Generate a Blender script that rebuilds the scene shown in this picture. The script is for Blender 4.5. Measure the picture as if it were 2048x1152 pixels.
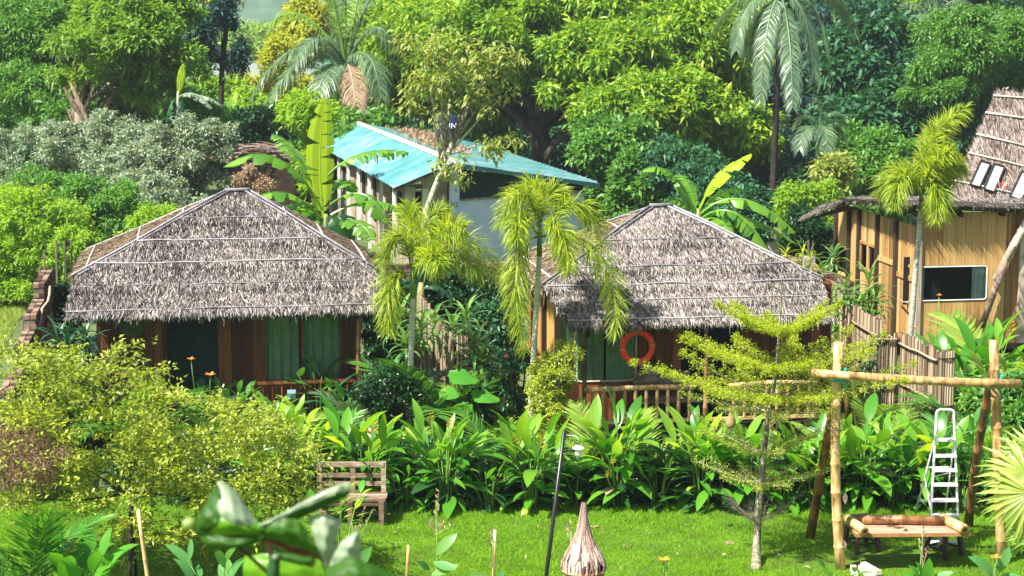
import bpy, math, random
import numpy as np
from mathutils import Vector, Matrix, Quaternion

# ------------------------------------------------------------------ camera, light, exposure
for o in list(bpy.data.objects):
    bpy.data.objects.remove(o)
SC = bpy.context.scene
COL = SC.collection
FPX = 3900.0                     # focal length in pixels of the 2048 px wide picture
CAMH = 7.2
YAW = math.radians(9.1)          # turned to the right of +Y
PITCH = math.radians(8.05)       # looking down
cam_data = bpy.data.cameras.new('camera')
cam_data.sensor_width = 36.0
cam_data.lens = FPX / 2048 * 36.0
cam_data.clip_start = 0.1
cam_data.clip_end = 3000.0
cam_data.dof.use_dof = True
cam_data.dof.focus_distance = 29.0
cam_data.dof.aperture_fstop = 4.2
cam = bpy.data.objects.new('camera', cam_data)
COL.objects.link(cam)
cam.location = (0, 0, CAMH)
cam.rotation_euler = (math.radians(90) - PITCH, 0, -YAW)
SC.camera = cam
SC.render.resolution_x, SC.render.resolution_y = 1024, 576

SUN_DIR = Vector((-0.74, -0.42, 1.16)).normalized()      # towards the sun
world = bpy.data.worlds.new('World')
SC.world = world
world.use_nodes = True
wn = world.node_tree
sky = wn.nodes.new('ShaderNodeTexSky')
sky.sky_type = 'NISHITA'
sky.sun_disc = False
sky.sun_elevation = math.asin(SUN_DIR.z)
sky.sun_rotation = math.atan2(SUN_DIR.x, SUN_DIR.y)
sky.air_density = 1.0
sky.dust_density = 2.5
wn.links.new(sky.outputs[0], wn.nodes['Background'].inputs[0])
wn.nodes['Background'].inputs[1].default_value = 0.058
sun_data = bpy.data.lights.new('sun', 'SUN')
sun_data.energy = 4.8
sun_data.angle = math.radians(0.53)
sun_data.color = (1.0, 0.95, 0.86)
sun = bpy.data.objects.new('sun', sun_data)
COL.objects.link(sun)
sun.rotation_euler = SUN_DIR.to_track_quat('Z', 'Y').to_euler()
vs = SC.view_settings
vs.view_transform = 'Standard'
vs.look = 'None'
vs.exposure = 1.38
vs.gamma = 1.0
vs.use_curve_mapping = False
cy = SC.cycles
cy.max_bounces = 6
cy.diffuse_bounces = 3
cy.glossy_bounces = 2
cy.transmission_bounces = 4
cy.transparent_max_bounces = 6
cy.volume_bounces = 0
cy.use_denoising = True
cy.caustics_reflective = False
cy.caustics_refractive = False

# ------------------------------------------------------------------ picture <-> place
FW = Vector((math.sin(YAW), math.cos(YAW), 0))
RT = Vector((math.cos(YAW), -math.sin(YAW), 0))
def ray(px, py):
    x = (px - 1024) / FPX
    y = -(py - 576) / FPX
    c, s = math.cos(PITCH), math.sin(PITCH)
    return RT * x + FW * (c + y * s) + Vector((0, 0, 1)) * (-s + y * c)
def P(px, py, z=0.0):                       # where the sight line meets the height z
    r = ray(px, py)
    t = (z - CAMH) / r.z
    return Vector((0, 0, CAMH)) + r * t
def V(px, py, d):                           # the point of the sight line at distance d ahead
    r = ray(px, py)
    return Vector((0, 0, CAMH)) + r * (d / (r.x * FW.x + r.y * FW.y))
def PY(px, py, Y):                          # where the sight line meets the plane y = Y
    r = ray(px, py); return Vector((0, 0, CAMH)) + r * (Y / r.y)
def PX(px, py, X):
    r = ray(px, py); return Vector((0, 0, CAMH)) + r * (X / r.x)
def PP(px, py, p0, n):
    r = ray(px, py); c = Vector((0, 0, CAMH)); n = Vector(n)
    return c + r * ((Vector(p0) - c).dot(n) / r.dot(n))
def G(px, d, z=0.0):                        # ground point under the sight line column px at distance d
    v = V(px, 576, d)
    return Vector((v.x, v.y, z))
def m_of(px, d):                            # metres that px pixels span at distance d
    return px * d / FPX

# ------------------------------------------------------------------ mesh building
ROOT = {}
def tag(o, label=None, cat=None, group=None, kind=None):
    if label: o['label'] = label
    if cat: o['category'] = cat
    if group: o['group'] = group
    if kind: o['kind'] = kind
    return o
def thing(name, label, cat, loc, group=None):
    o = bpy.data.objects.new(name, None)
    o.empty_display_size = 0.2
    COL.objects.link(o)
    o.location = loc
    ROOT[o.name] = Vector(loc)
    return tag(o, label, cat, group)
def np_mesh(name, verts, tris=None, quads=None, mat=None, smooth=False):
    me = bpy.data.meshes.new(name)
    verts = np.asarray(verts, dtype=np.float32).reshape(-1, 3)
    nt = 0 if tris is None else len(tris)
    nq = 0 if quads is None else len(quads)
    parts = []
    if nt: parts.append(np.asarray(tris, dtype=np.int32).reshape(-1))
    if nq: parts.append(np.asarray(quads, dtype=np.int32).reshape(-1))
    loops = np.concatenate(parts)
    me.vertices.add(len(verts)); me.vertices.foreach_set('co', verts.reshape(-1))
    me.loops.add(len(loops)); me.loops.foreach_set('vertex_index', loops)
    tot = np.concatenate([np.full(nt, 3, np.int32), np.full(nq, 4, np.int32)])
    start = np.concatenate([[0], np.cumsum(tot)[:-1]]).astype(np.int32)
    me.polygons.add(nt + nq)
    me.polygons.foreach_set('loop_start', start)
    me.polygons.foreach_set('loop_total', tot)
    if smooth: me.polygons.foreach_set('use_smooth', np.ones(nt + nq, dtype=bool))
    me.update(calc_edges=True)
    if mat: me.materials.append(mat)
    return me
def link_mesh(name, me, parent=None, M=None, kind=None):
    o = bpy.data.objects.new(name, me)
    COL.objects.link(o)
    if parent is not None:
        o.parent = parent
        base = ROOT[parent.name]
        ROOT[o.name] = base
        if M is not None: o.matrix_local = Matrix.Translation(-base) @ M
    else:
        ROOT[o.name] = Vector((0, 0, 0))
        if M is not None: o.matrix_local = M
    if kind: o['kind'] = kind
    return o
class MB:
    def __init__(s):
        s.v = []; s.f = []
    def add(s, vs_, fs):
        b = len(s.v)
        s.v.extend([tuple(p) for p in vs_])
        s.f.extend([tuple(i + b for i in f) for f in fs])
        return s
    def box(s, c, size, M=None, taper=1.0):
        x, y, z = size[0] / 2, size[1] / 2, size[2] / 2
        pts = [Vector((sx * x * (taper if sz > 0 else 1), sy * y * (taper if sz > 0 else 1), sz * z)) for sz in (-1, 1) for sy in (-1, 1) for sx in (-1, 1)]
        if M is not None: pts = [M @ p for p in pts]
        c = Vector(c)
        return s.add([p + c for p in pts], [(0, 2, 3, 1), (4, 5, 7, 6), (0, 1, 5, 4), (2, 6, 7, 3), (0, 4, 6, 2), (1, 3, 7, 5)])
    def beam(s, p, q, w, h, up=Vector((0, 0, 1))):
        p, q = Vector(p), Vector(q)
        d = (q - p); L = d.length; d.normalize()
        side = d.cross(up)
        if side.length < 1e-4: side = d.cross(Vector((1, 0, 0)))
        side.normalize(); u = side.cross(d)
        pts = [b + side * (a * w / 2) + u * (c * h / 2) for b in (p, q) for c in (-1, 1) for a in (-1, 1)]
        return s.add(pts, [(0, 2, 3, 1), (4, 5, 7, 6), (0, 1, 5, 4), (2, 6, 7, 3), (0, 4, 6, 2), (1, 3, 7, 5)])
    def tube(s, path, radii, n=8, caps=True):
        path = [Vector(p) for p in path]
        if not hasattr(radii, '__len__'): radii = [radii] * len(path)
        rings = []; prev = None
        for i, p in enumerate(path):
            t = (path[min(i + 1, len(path) - 1)] - path[max(i - 1, 0)])
            t = t.normalized() if t.length > 1e-9 else Vector((0, 0, 1))
            if prev is None:
                a = t.cross(Vector((0, 0, 1)))
                if a.length < 0.05: a = t.cross(Vector((1, 0, 0)))
            else:
                a = prev - t * prev.dot(t)
                if a.length < 1e-5: a = t.cross(Vector((1, 0, 0)))
            a.normalize(); prev = a; b = t.cross(a)
            rings.append([p + (a * math.cos(2 * math.pi * k / n) + b * math.sin(2 * math.pi * k / n)) * radii[i] for k in range(n)])
        fs = []
        for i in range(len(path) - 1):
            for k in range(n):
                fs.append((i * n + k, i * n + (k + 1) % n, (i + 1) * n + (k + 1) % n, (i + 1) * n + k))
        if caps:
            fs.append(tuple(range(n))[::-1]); fs.append(tuple((len(path) - 1) * n + k for k in range(n)))
        return s.add([p for r in rings for p in r], fs)
    def lathe(s, c, prof, n=16):
        c = Vector(c); vs_ = []; fs = []
        for r, z in prof:
            for k in range(n):
                a = 2 * math.pi * k / n
                vs_.append(c + Vector((r * math.cos(a), r * math.sin(a), z)))
        for i in range(len(prof) - 1):
            for k in range(n):
                fs.append((i * n + k, i * n + (k + 1) % n, (i + 1) * n + (k + 1) % n, (i + 1) * n + k))
        return s.add(vs_, fs)
    def blade(s, p, d, up, L, W, segs=4, droop=0.3, fold=0.15, base=0.25, peak=0.4, twist=0.0):
        """a leaf: two halves folded on the midrib, bending towards -up on its way"""
        p = Vector(p); d = Vector(d).normalized(); up = Vector(up)
        side = d.cross(up)
        if side.length < 1e-3: side = d.cross(Vector((1, 0.2, 0)))
        side.normalize(); u = side.cross(d)
        vs_ = []; cur = p.copy(); dd = d.copy(); st = L / segs
        for i in range(segs + 1):
            t = i / segs
            w = W * 0.5 * (math.sin(math.pi * min(1, (t ** (math.log(0.5) / math.log(peak))))) ** 0.8 if 0 < t < 1 else 0)
            w = max(w, W * base * 0.3 * (1 - t))
            if i == segs: w = 0.0008
            q = Quaternion(dd, twist * t)
            sd = q @ side; uu = sd.cross(dd)
            vs_ += [cur - sd * w + uu * (fold * w), cur, cur + sd * w + uu * (fold * w)]
            a = droop * (0.4 + t) / segs
            dd = (Quaternion(side, -a) @ dd).normalized()
            cur = cur + dd * st
        fs = []
        for i in range(segs):
            a = i * 3
            fs += [(a, a + 1, a + 4, a + 3), (a + 1, a + 2, a + 5, a + 4)]
        return s.add(vs_, fs)
    def mesh(s, name, mat, origin=Vector((0, 0, 0)), smooth=False):
        me = bpy.data.meshes.new(name)
        ox, oy, oz = origin
        me.from_pydata([(x - ox, y - oy, z - oz) for x, y, z in s.v], [], s.f)
        if smooth: me.polygons.foreach_set('use_smooth', [True] * len(me.polygons))
        me.materials.append(mat)
        return me
    def build(s, name, mat, parent=None, smooth=False, kind=None, label=None):
        org = ROOT[parent.name] if parent is not None else Vector((0, 0, 0))
        o = link_mesh(name, s.mesh(name, mat, org, smooth), parent, None, kind)
        if label: o['label'] = label
        return o
    def single(s, name, mat, label, cat, loc, smooth=False, group=None, kind=None):
        o = link_mesh(name, s.mesh(name, mat, Vector(loc), smooth))
        o.location = loc; ROOT[o.name] = Vector(loc)
        return tag(o, label, cat, group, kind)
def frame(p, d, up, scale=(1, 1, 1)):
    """matrix that takes +Y to d and +Z as near as it can to up"""
    d = Vector(d).normalized(); up = Vector(up)
    x = d.cross(up)
    if x.length < 1e-3: x = d.cross(Vector((1, 0.3, 0)))
    x.normalize(); z = x.cross(d)
    M = Matrix(((x.x, d.x, z.x), (x.y, d.y, z.y), (x.z, d.z, z.z))).to_4x4()
    return Matrix.Translation(Vector(p)) @ M @ Matrix.Diagonal((scale[0], scale[1], scale[2], 1))

# ------------------------------------------------------------------ materials
def new_mat(name):
    m = bpy.data.materials.new(name); m.use_nodes = True
    nt = m.node_tree
    return m, nt, nt.nodes['Principled BSDF'], nt.nodes['Material Output']
def ramp(nt, cols, pos=None):
    r = nt.nodes.new('ShaderNodeValToRGB')
    e = r.color_ramp.elements
    n = len(cols)
    while len(e) < n: e.new(0.5)
    for i, c in enumerate(cols):
        e[i].position = pos[i] if pos else i / (n - 1)
        e[i].color = (c[0], c[1], c[2], 1)
    return r
def math_node(nt, op, a, b=None, va=None, vb=None):
    n = nt.nodes.new('ShaderNodeMath'); n.operation = op
    if a is not None: nt.links.new(a, n.inputs[0])
    elif va is not None: n.inputs[0].default_value = va
    if b is not None: nt.links.new(b, n.inputs[1])
    elif vb is not None: n.inputs[1].default_value = vb
    return n.outputs[0]
def noise(nt, scale, detail=4, coord='Object', stretch=(1, 1, 1), rough=0.6):
    tc = nt.nodes.new('ShaderNodeTexCoord'); mp = nt.nodes.new('ShaderNodeMapping')
    nz = nt.nodes.new('ShaderNodeTexNoise')
    mp.inputs['Scale'].default_value = stretch
    if coord == 'World':
        ge = nt.nodes.new('ShaderNodeNewGeometry'); nt.links.new(ge.outputs['Position'], mp.inputs[0])
    else:
        oi = nt.nodes.new('ShaderNodeObjectInfo')          # alike pieces get different grain
        sc = nt.nodes.new('ShaderNodeVectorMath'); sc.operation = 'MULTIPLY_ADD'
        sc.inputs[0].default_value = (37.0, 23.0, 41.0)
        nt.links.new(oi.outputs['Random'], sc.inputs[1]); nt.links.new(tc.outputs[coord], sc.inputs[2])
        nt.links.new(sc.outputs[0], mp.inputs[0])
    nt.links.new(mp.outputs[0], nz.inputs['Vector'])
    nz.inputs['Scale'].default_value = scale
    nz.inputs['Detail'].default_value = detail
    nz.inputs['Roughness'].default_value = rough
    return nz.outputs['Fac']
def island_random(nt):
    ge = nt.nodes.new('ShaderNodeNewGeometry'); oi = nt.nodes.new('ShaderNodeObjectInfo')
    return math_node(nt, 'FRACT', math_node(nt, 'ADD', ge.outputs['Random Per Island'], oi.outputs['Random']))
def leaf_mat(name, cols, rough=0.5, trans=0.35, spec=0.35, tint=(1.15, 1.1, 0.45), patch=0.35, vein=0.0):
    m, nt, pb, out = new_mat(name)
    rnd = island_random(nt)
    nz = noise(nt, 0.9, 2, 'World')
    mixf = math_node(nt, 'ADD', math_node(nt, 'MULTIPLY', rnd, None, vb=1 - patch), math_node(nt, 'MULTIPLY', nz, None, vb=patch))
    r = ramp(nt, [(c[0] * 0.98, c[1] * 0.95, c[2] * 1.05) for c in cols]); nt.links.new(mixf, r.inputs[0])
    col = r.outputs[0]
    if vein:
        nv = noise(nt, 30, 3, 'Object', (6, 1, 1))
        mx = nt.nodes.new('ShaderNodeMix'); mx.data_type = 'RGBA'; mx.blend_type = 'MULTIPLY'
        mx.inputs[0].default_value = vein
        rr = ramp(nt, [(0.55, 0.6, 0.5), (1.3, 1.25, 1.1)], [0.35, 0.65]); nt.links.new(nv, rr.inputs[0])
        nt.links.new(col, mx.inputs[6]); nt.links.new(rr.outputs[0], mx.inputs[7]); col = mx.outputs[2]
    nt.links.new(col, pb.inputs['Base Color'])
    pb.inputs['Roughness'].default_value = rough
    pb.inputs['Specular IOR Level'].default_value = spec
    tr = nt.nodes.new('ShaderNodeBsdfTranslucent')
    mm = nt.nodes.new('ShaderNodeMix'); mm.data_type = 'RGBA'; mm.blend_type = 'MULTIPLY'
    mm.inputs[0].default_value = 1.0
    nt.links.new(col, mm.inputs[6]); mm.inputs[7].default_value = (tint[0] * 1.5, tint[1] * 1.5, tint[2] * 1.5, 1)
    nt.links.new(mm.outputs[2], tr.inputs[0])
    ms = nt.nodes.new('ShaderNodeMixShader'); ms.inputs[0].default_value = trans
    nt.links.new(pb.outputs[0], ms.inputs[1]); nt.links.new(tr.outputs[0], ms.inputs[2])
    nt.links.new(ms.outputs[0], out.inputs['Surface'])
    return m
def grain_mat(name, cols, scale=3, stretch=(1, 1, 1), rough=0.7, bump=0.3, spec=0.3, coord='Object', pos=None, per_piece=0.3, detail=6):
    """stained or grained surface: noise through a ramp, a share of it drawn per piece"""
    m, nt, pb, out = new_mat(name)
    nz = noise(nt, scale, detail, coord, stretch)
    rnd = island_random(nt)
    a = math_node(nt, 'ADD', math_node(nt, 'MULTIPLY', nz, None, vb=1.0), math_node(nt, 'MULTIPLY', math_node(nt, 'SUBTRACT', rnd, None, vb=0.5), None, vb=per_piece))
    r = ramp(nt, cols, pos or [0.3 + 0.4 * i / (len(cols) - 1) for i in range(len(cols))])
    nt.links.new(a, r.inputs[0])
    nt.links.new(r.outputs[0], pb.inputs['Base Color'])
    pb.inputs['Roughness'].default_value = rough
    pb.inputs['Specular IOR Level'].default_value = spec
    if bump:
        b = nt.nodes.new('ShaderNodeBump'); b.inputs['Strength'].default_value = bump; b.inputs['Distance'].default_value = 0.02
        nt.links.new(nz, b.inputs['Height']); nt.links.new(b.outputs[0], pb.inputs['Normal'])
    return m
def flat_mat(name, c, rough=0.5, spec=0.4, metal=0.0):
    return grain_mat(name, [tuple(x * 0.85 for x in c), c, tuple(min(1, x * 1.12) for x in c)], 6, rough=rough, bump=0.05, spec=spec, per_piece=0.15)

MAT = {}
L = leaf_mat
MAT['leaf_glare'] = L('sky_glare_leaf', [(0.22, 0.34, 0.16), (0.46, 0.56, 0.38)], 0.3, 0.25, 0.8, (1, 1, .8), vein=0.45)  # pale copy of the curled leaf, sky reflection and glare put into its colour
MAT['front_lime'] = L('sunlit_leaf', [(0.12, 0.36, 0.01), (0.20, 0.46, 0.02)], 0.35, 0.5, 0.6, vein=0.4)
MAT['helitop'] = L('heliconia_backlit_leaf', [(0.09, 0.28, 0.015), (0.18, 0.40, 0.03), (0.32, 0.50, 0.06)], 0.32, 0.45, 0.5, vein=0.35)  # brighter copy for upper leaves, the glow of backlight put into the green
MAT['mango'] = L('mango_leaf', [(0.03, 0.12, 0.01), (0.13, 0.29, 0.02), (0.29, 0.46, 0.03), (0.52, 0.58, 0.05)], 0.42, 0.35)
MAT['olive'] = L('olive_leaf', [(0.10, 0.18, 0.03), (0.20, 0.30, 0.05), (0.34, 0.40, 0.10), (0.45, 0.42, 0.12)], 0.5, 0.35)
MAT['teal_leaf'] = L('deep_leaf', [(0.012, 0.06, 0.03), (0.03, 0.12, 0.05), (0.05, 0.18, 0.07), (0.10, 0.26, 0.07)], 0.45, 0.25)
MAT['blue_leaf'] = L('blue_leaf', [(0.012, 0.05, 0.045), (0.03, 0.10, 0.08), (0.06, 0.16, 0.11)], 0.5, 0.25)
MAT['mid_leaf'] = L('mid_leaf', [(0.03, 0.12, 0.025), (0.08, 0.24, 0.04), (0.15, 0.34, 0.05), (0.24, 0.42, 0.06)], 0.45, 0.35)
MAT['lime_leaf'] = L('lime_leaf', [(0.12, 0.28, 0.02), (0.24, 0.42, 0.03), (0.38, 0.52, 0.05)], 0.5, 0.45)
MAT['yellow_leaf'] = L('yellow_leaf', [(0.18, 0.26, 0.02), (0.36, 0.42, 0.03), (0.5, 0.5, 0.05)], 0.5, 0.45)
MAT['silver_leaf'] = L('silver_leaf', [(0.06, 0.14, 0.07), (0.15, 0.26, 0.15), (0.34, 0.42, 0.28), (0.55, 0.58, 0.40)], 0.5, 0.25)
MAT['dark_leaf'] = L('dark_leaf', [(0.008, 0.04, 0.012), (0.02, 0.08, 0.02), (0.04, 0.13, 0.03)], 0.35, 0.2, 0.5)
MAT['bush_leaf'] = L('bush_leaf', [(0.05, 0.09, 0.01), (0.18, 0.27, 0.025), (0.42, 0.50, 0.05), (0.66, 0.69, 0.18)], 0.4, 0.4, 0.5, patch=0.5)
MAT['tier_leaf'] = L('tier_leaf', [(0.16, 0.26, 0.01), (0.34, 0.44, 0.02), (0.52, 0.58, 0.04)], 0.45, 0.45)
MAT['foxtail'] = L('foxtail_leaflet', [(0.07, 0.15, 0.01), (0.20, 0.33, 0.02), (0.40, 0.50, 0.04), (0.58, 0.60, 0.10)], 0.4, 0.45)
MAT['coconut'] = L('coconut_leaflet', [(0.05, 0.12, 0.06), (0.12, 0.22, 0.10), (0.24, 0.36, 0.16)], 0.35, 0.3, 0.6)
MAT['coconut_young'] = L('coconut_young_leaflet', [(0.12, 0.24, 0.04), (0.22, 0.38, 0.06), (0.34, 0.48, 0.08)], 0.4, 0.4)
MAT['areca'] = L('areca_leaflet', [(0.03, 0.13, 0.02), (0.08, 0.25, 0.03), (0.16, 0.36, 0.04)], 0.35, 0.35, 0.5)
MAT['areca_lime'] = L('areca_lime_leaflet', [(0.14, 0.30, 0.03), (0.26, 0.42, 0.05), (0.40, 0.52, 0.10)], 0.35, 0.4, 0.5)
MAT['fan'] = L('fan_segment', [(0.16, 0.28, 0.03), (0.34, 0.44, 0.07), (0.50, 0.52, 0.16)], 0.4, 0.4, 0.5)
MAT['heliconia'] = L('heliconia_leaf', [(0.03, 0.14, 0.012), (0.06, 0.24, 0.018), (0.12, 0.36, 0.025), (0.22, 0.46, 0.04)], 0.32, 0.4, 0.5, vein=0.35)
MAT['ginger_pale'] = L('variegated_leaf', [(0.20, 0.34, 0.08), (0.34, 0.46, 0.14), (0.5, 0.55, 0.25)], 0.35, 0.35, 0.5, vein=0.5)
MAT['banana'] = L('banana_leaf', [(0.07, 0.22, 0.02), (0.14, 0.34, 0.03), (0.25, 0.46, 0.05)], 0.3, 0.45, 0.5)
MAT['banana_lime'] = L('banana_new_leaf', [(0.35, 0.52, 0.02), (0.45, 0.6, 0.03)], 0.3, 0.55, 0.5)
MAT['canna'] = L('canna_leaf', [(0.05, 0.20, 0.04), (0.10, 0.30, 0.07), (0.22, 0.42, 0.10)], 0.3, 0.35, 0.6, vein=0.3)
MAT['dracaena'] = L('dracaena_leaf', [(0.05, 0.18, 0.03), (0.12, 0.28, 0.05), (0.30, 0.44, 0.12)], 0.3, 0.3, 0.6)
MAT['dark_drac'] = L('cordyline_leaf', [(0.01, 0.06, 0.02), (0.03, 0.11, 0.04), (0.07, 0.17, 0.07)], 0.25, 0.15, 0.7)
MAT['dry'] = L('dry_leaf', [(0.20, 0.13, 0.07), (0.38, 0.27, 0.16), (0.52, 0.42, 0.26)], 0.7, 0.2, 0.2, (1, .95, .8))
MAT['pink'] = L('pink_petal', [(0.75, 0.18, 0.25), (0.8, 0.3, 0.35)], 0.5, 0.3)
MAT['orange'] = L('orange_petal', [(0.85, 0.22, 0.03), (0.9, 0.38, 0.05)], 0.5, 0.3, 0.3, (1, .8, .5))
MAT['amber'] = L('amber_bract', [(0.80, 0.42, 0.02), (0.9, 0.6, 0.06)], 0.45, 0.3, 0.3, (1, .9, .5))
MAT['front_leaf'] = L('curled_leaf', [(0.03, 0.12, 0.008), (0.07, 0.20, 0.014)], 0.5, 0.45, 0.45, vein=0.6)
MAT['grass'] = L('grass_blade', [(0.07, 0.21, 0.003), (0.15, 0.34, 0.005), (0.29, 0.44, 0.008)], 0.6, 0.35, 0.2, patch=0.5)
MAT['bark'] = grain_mat('bark', [(0.05, 0.035, 0.022), (0.13, 0.095, 0.06), (0.26, 0.21, 0.14)], 5, (3, 3, 0.7), 0.85, 0.8)
MAT['dark_bark'] = grain_mat('dark_bark', [(0.02, 0.016, 0.013), (0.05, 0.04, 0.03), (0.10, 0.085, 0.06)], 5, (3, 3, 0.7), 0.85, 0.8)
MAT['pale_bark'] = grain_mat('lichened_bark', [(0.10, 0.09, 0.05), (0.28, 0.27, 0.18), (0.55, 0.54, 0.42)], 14, (1.5, 1.5, 0.8), 0.8, 0.5)
MAT['palm_trunk'] = grain_mat('ringed_palm_trunk', [(0.18, 0.19, 0.13), (0.42, 0.43, 0.34), (0.62, 0.62, 0.52)], 8, (1, 1, 6), 0.6, 0.4)
MAT['stem'] = grain_mat('green_stem', [(0.06, 0.14, 0.02), (0.13, 0.24, 0.04), (0.24, 0.34, 0.08)], 8, (2, 2, 0.6), 0.5, 0.2)
MAT['bananastem'] = grain_mat('banana_stem', [(0.12, 0.16, 0.05), (0.28, 0.30, 0.12), (0.34, 0.24, 0.12)], 5, (3, 3, 0.5), 0.6, 0.3)
MAT['thatch'] = grain_mat('weathered_thatch', [(0.035, 0.03, 0.027), (0.12, 0.105, 0.10), (0.29, 0.262, 0.24), (0.46, 0.42, 0.375)], 0.9, (1, 1, 1), 0.9, 0, 0.1, 'World', [0.10, 0.36, 0.62, 0.92], per_piece=0.9, detail=5)
MAT['thatch_warm'] = grain_mat('golden_thatch', [(0.12, 0.09, 0.06), (0.32, 0.25, 0.17), (0.55, 0.46, 0.34)], 2, (1, 1, 1), 0.9, 0, 0.1, 'World', [0.15, 0.5, 0.9], per_piece=1.0, detail=3)
MAT['thatch_base'] = grain_mat('thatch_underside', [(0.04, 0.032, 0.028), (0.09, 0.075, 0.065)], 6, (1, 1, 1), 0.95, 0.3)
MAT['batten'] = grain_mat('weathered_batten', [(0.14, 0.13, 0.15), (0.26, 0.245, 0.27), (0.40, 0.38, 0.39)], 6, (1, 1, 1), 0.8, 0.2)
MAT['batten_pale'] = grain_mat('pale_batten', [(0.45, 0.42, 0.34), (0.62, 0.58, 0.48), (0.75, 0.70, 0.60)], 6, (1, 1, 1), 0.8, 0.2)
MAT['redwood'] = grain_mat('stained_plank', [(0.06, 0.016, 0.006), (0.15, 0.045, 0.014), (0.27, 0.09, 0.03)], 4, (6, 6, 0.5), 0.55, 0.2, 0.3, per_piece=0.5)
MAT['orangewood'] = grain_mat('varnished_plank', [(0.30, 0.13, 0.03), (0.50, 0.25, 0.06), (0.66, 0.40, 0.12)], 4, (6, 6, 0.5), 0.5, 0.2, 0.3, per_piece=0.4)
MAT['ply'] = grain_mat('lodge_board', [(0.13, 0.065, 0.022), (0.36, 0.20, 0.07), (0.54, 0.33, 0.12), (0.64, 0.43, 0.19)], 3, (5, 5, 0.45), 0.6, 0.25, 0.3, pos=[0.22, 0.42, 0.58, 0.8], per_piece=0.35)
MAT['greywood'] = grain_mat('greyed_wood', [(0.14, 0.10, 0.07), (0.34, 0.26, 0.19), (0.56, 0.48, 0.38)], 5, (1, 1, 1), 0.75, 0.4, per_piece=0.4)
MAT['benchwood'] = grain_mat('bench_wood', [(0.09, 0.055, 0.035), (0.22, 0.15, 0.10), (0.42, 0.34, 0.26)], 6, (0.5, 4, 4), 0.7, 0.4, per_piece=0.4)
MAT['darkwood'] = grain_mat('dark_wood', [(0.012, 0.008, 0.006), (0.035, 0.022, 0.015), (0.06, 0.04, 0.028)], 5, (1, 1, 1), 0.7, 0.3)
MAT['bamboo'] = grain_mat('tan_bamboo', [(0.20, 0.10, 0.035), (0.45, 0.27, 0.10), (0.66, 0.46, 0.22), (0.70, 0.53, 0.30)], 7, (2, 2, 0.6), 0.42, 0.1, 0.5, pos=[0.30, 0.46, 0.60, 0.80], per_piece=.15)
MAT['bamboo_dark'] = grain_mat('brown_bamboo', [(0.03, 0.015, 0.008), (0.10, 0.045, 0.018), (0.26, 0.12, 0.045), (0.42, 0.24, 0.09)], 4, (2, 2, 0.8), 0.42, 0.1, 0.5, pos=[0.25, 0.42, 0.58, 0.75])
MAT['cane'] = grain_mat('fence_cane', [(0.11, 0.075, 0.045), (0.27, 0.20, 0.13), (0.46, 0.37, 0.26)], 5, (3, 3, 0.6), 0.7, 0.2, per_piece=0.7)
MAT['brick'] = grain_mat('weathered_brick', [(0.05, 0.03, 0.02), (0.15, 0.085, 0.06), (0.30, 0.20, 0.145)], 9, (1, 1, 1), 0.9, 0.5, per_piece=0.7)
MAT['mortar'] = grain_mat('grey_mortar', [(0.10, 0.08, 0.065), (0.2, 0.17, 0.14)], 12, rough=0.95)
MAT['concrete'] = grain_mat('grey_concrete', [(0.22, 0.21, 0.19), (0.42, 0.41, 0.38)], 5, rough=0.9)
MAT['curtain_green'] = flat_mat('green_curtain', (0.44, 0.60, 0.36), 0.8, 0.1)
MAT['curtain_white'] = flat_mat('white_curtain', (0.68, 0.72, 0.70), 0.8, 0.1)
MAT['white'] = flat_mat('white_paint', (0.78, 0.78, 0.76), 0.5)
MAT['shadewall_blue'] = grain_mat('blue_shaded_render', [(0.50, 0.60, 0.78), (0.58, 0.67, 0.84), (0.66, 0.73, 0.86)], 2, rough=0.85, bump=0.05)  # white wall, the bluish cast of shade is put into this colour
MAT['shadewall_brown'] = grain_mat('stained_shaded_render', [(0.30, 0.25, 0.17), (0.46, 0.40, 0.30), (0.62, 0.57, 0.48)], 2, rough=0.85, bump=0.05)  # white wall with stains, brownish shade is put into the colour too
MAT['roofteal'] = grain_mat('teal_corrugated_sheet', [(0.05, 0.19, 0.20), (0.08, 0.26, 0.27), (0.24, 0.34, 0.33)], 1.4, (1, 1, 1), 0.42, 0.03, 0.5, 'World', [0.3, 0.5, 0.74], per_piece=0.16)
MAT['ridge'] = grain_mat('rusty_ridge_cap', [(0.35, 0.22, 0.17), (0.60, 0.45, 0.38), (0.72, 0.62, 0.55)], 4, rough=0.6, bump=0.05)
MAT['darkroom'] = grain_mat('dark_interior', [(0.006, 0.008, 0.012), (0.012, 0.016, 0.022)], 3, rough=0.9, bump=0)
MAT['net'] = grain_mat('dark_green_shade', [(0.008, 0.03, 0.025), (0.015, 0.05, 0.04)], 8, rough=0.85, bump=0.1)
MAT['black'] = flat_mat('black_enamel', (0.012, 0.013, 0.015), 0.35, 0.5)
MAT['navy'] = flat_mat('navy_tank', (0.015, 0.03, 0.07), 0.35, 0.5)
MAT['plastic'] = flat_mat('dark_plastic', (0.045, 0.022, 0.03), 0.35, 0.5)
MAT['alu'] = flat_mat('aluminium', (0.72, 0.73, 0.75), 0.35, 0.6)
MAT['ring'] = flat_mat('red_orange_plastic', (0.90, 0.045, 0.012), 0.4, 0.5)
MAT['ringband'] = flat_mat('tan_band', (0.45, 0.28, 0.10), 0.6)
MAT['tealrope'] = flat_mat('teal_rope', (0.02, 0.36, 0.34), 0.7)
MAT['wicker'] = grain_mat('wicker', [(0.20, 0.13, 0.05), (0.42, 0.30, 0.14), (0.6, 0.46, 0.26)], 40, (1, 1, 3), 0.7, 0.6)
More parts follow.
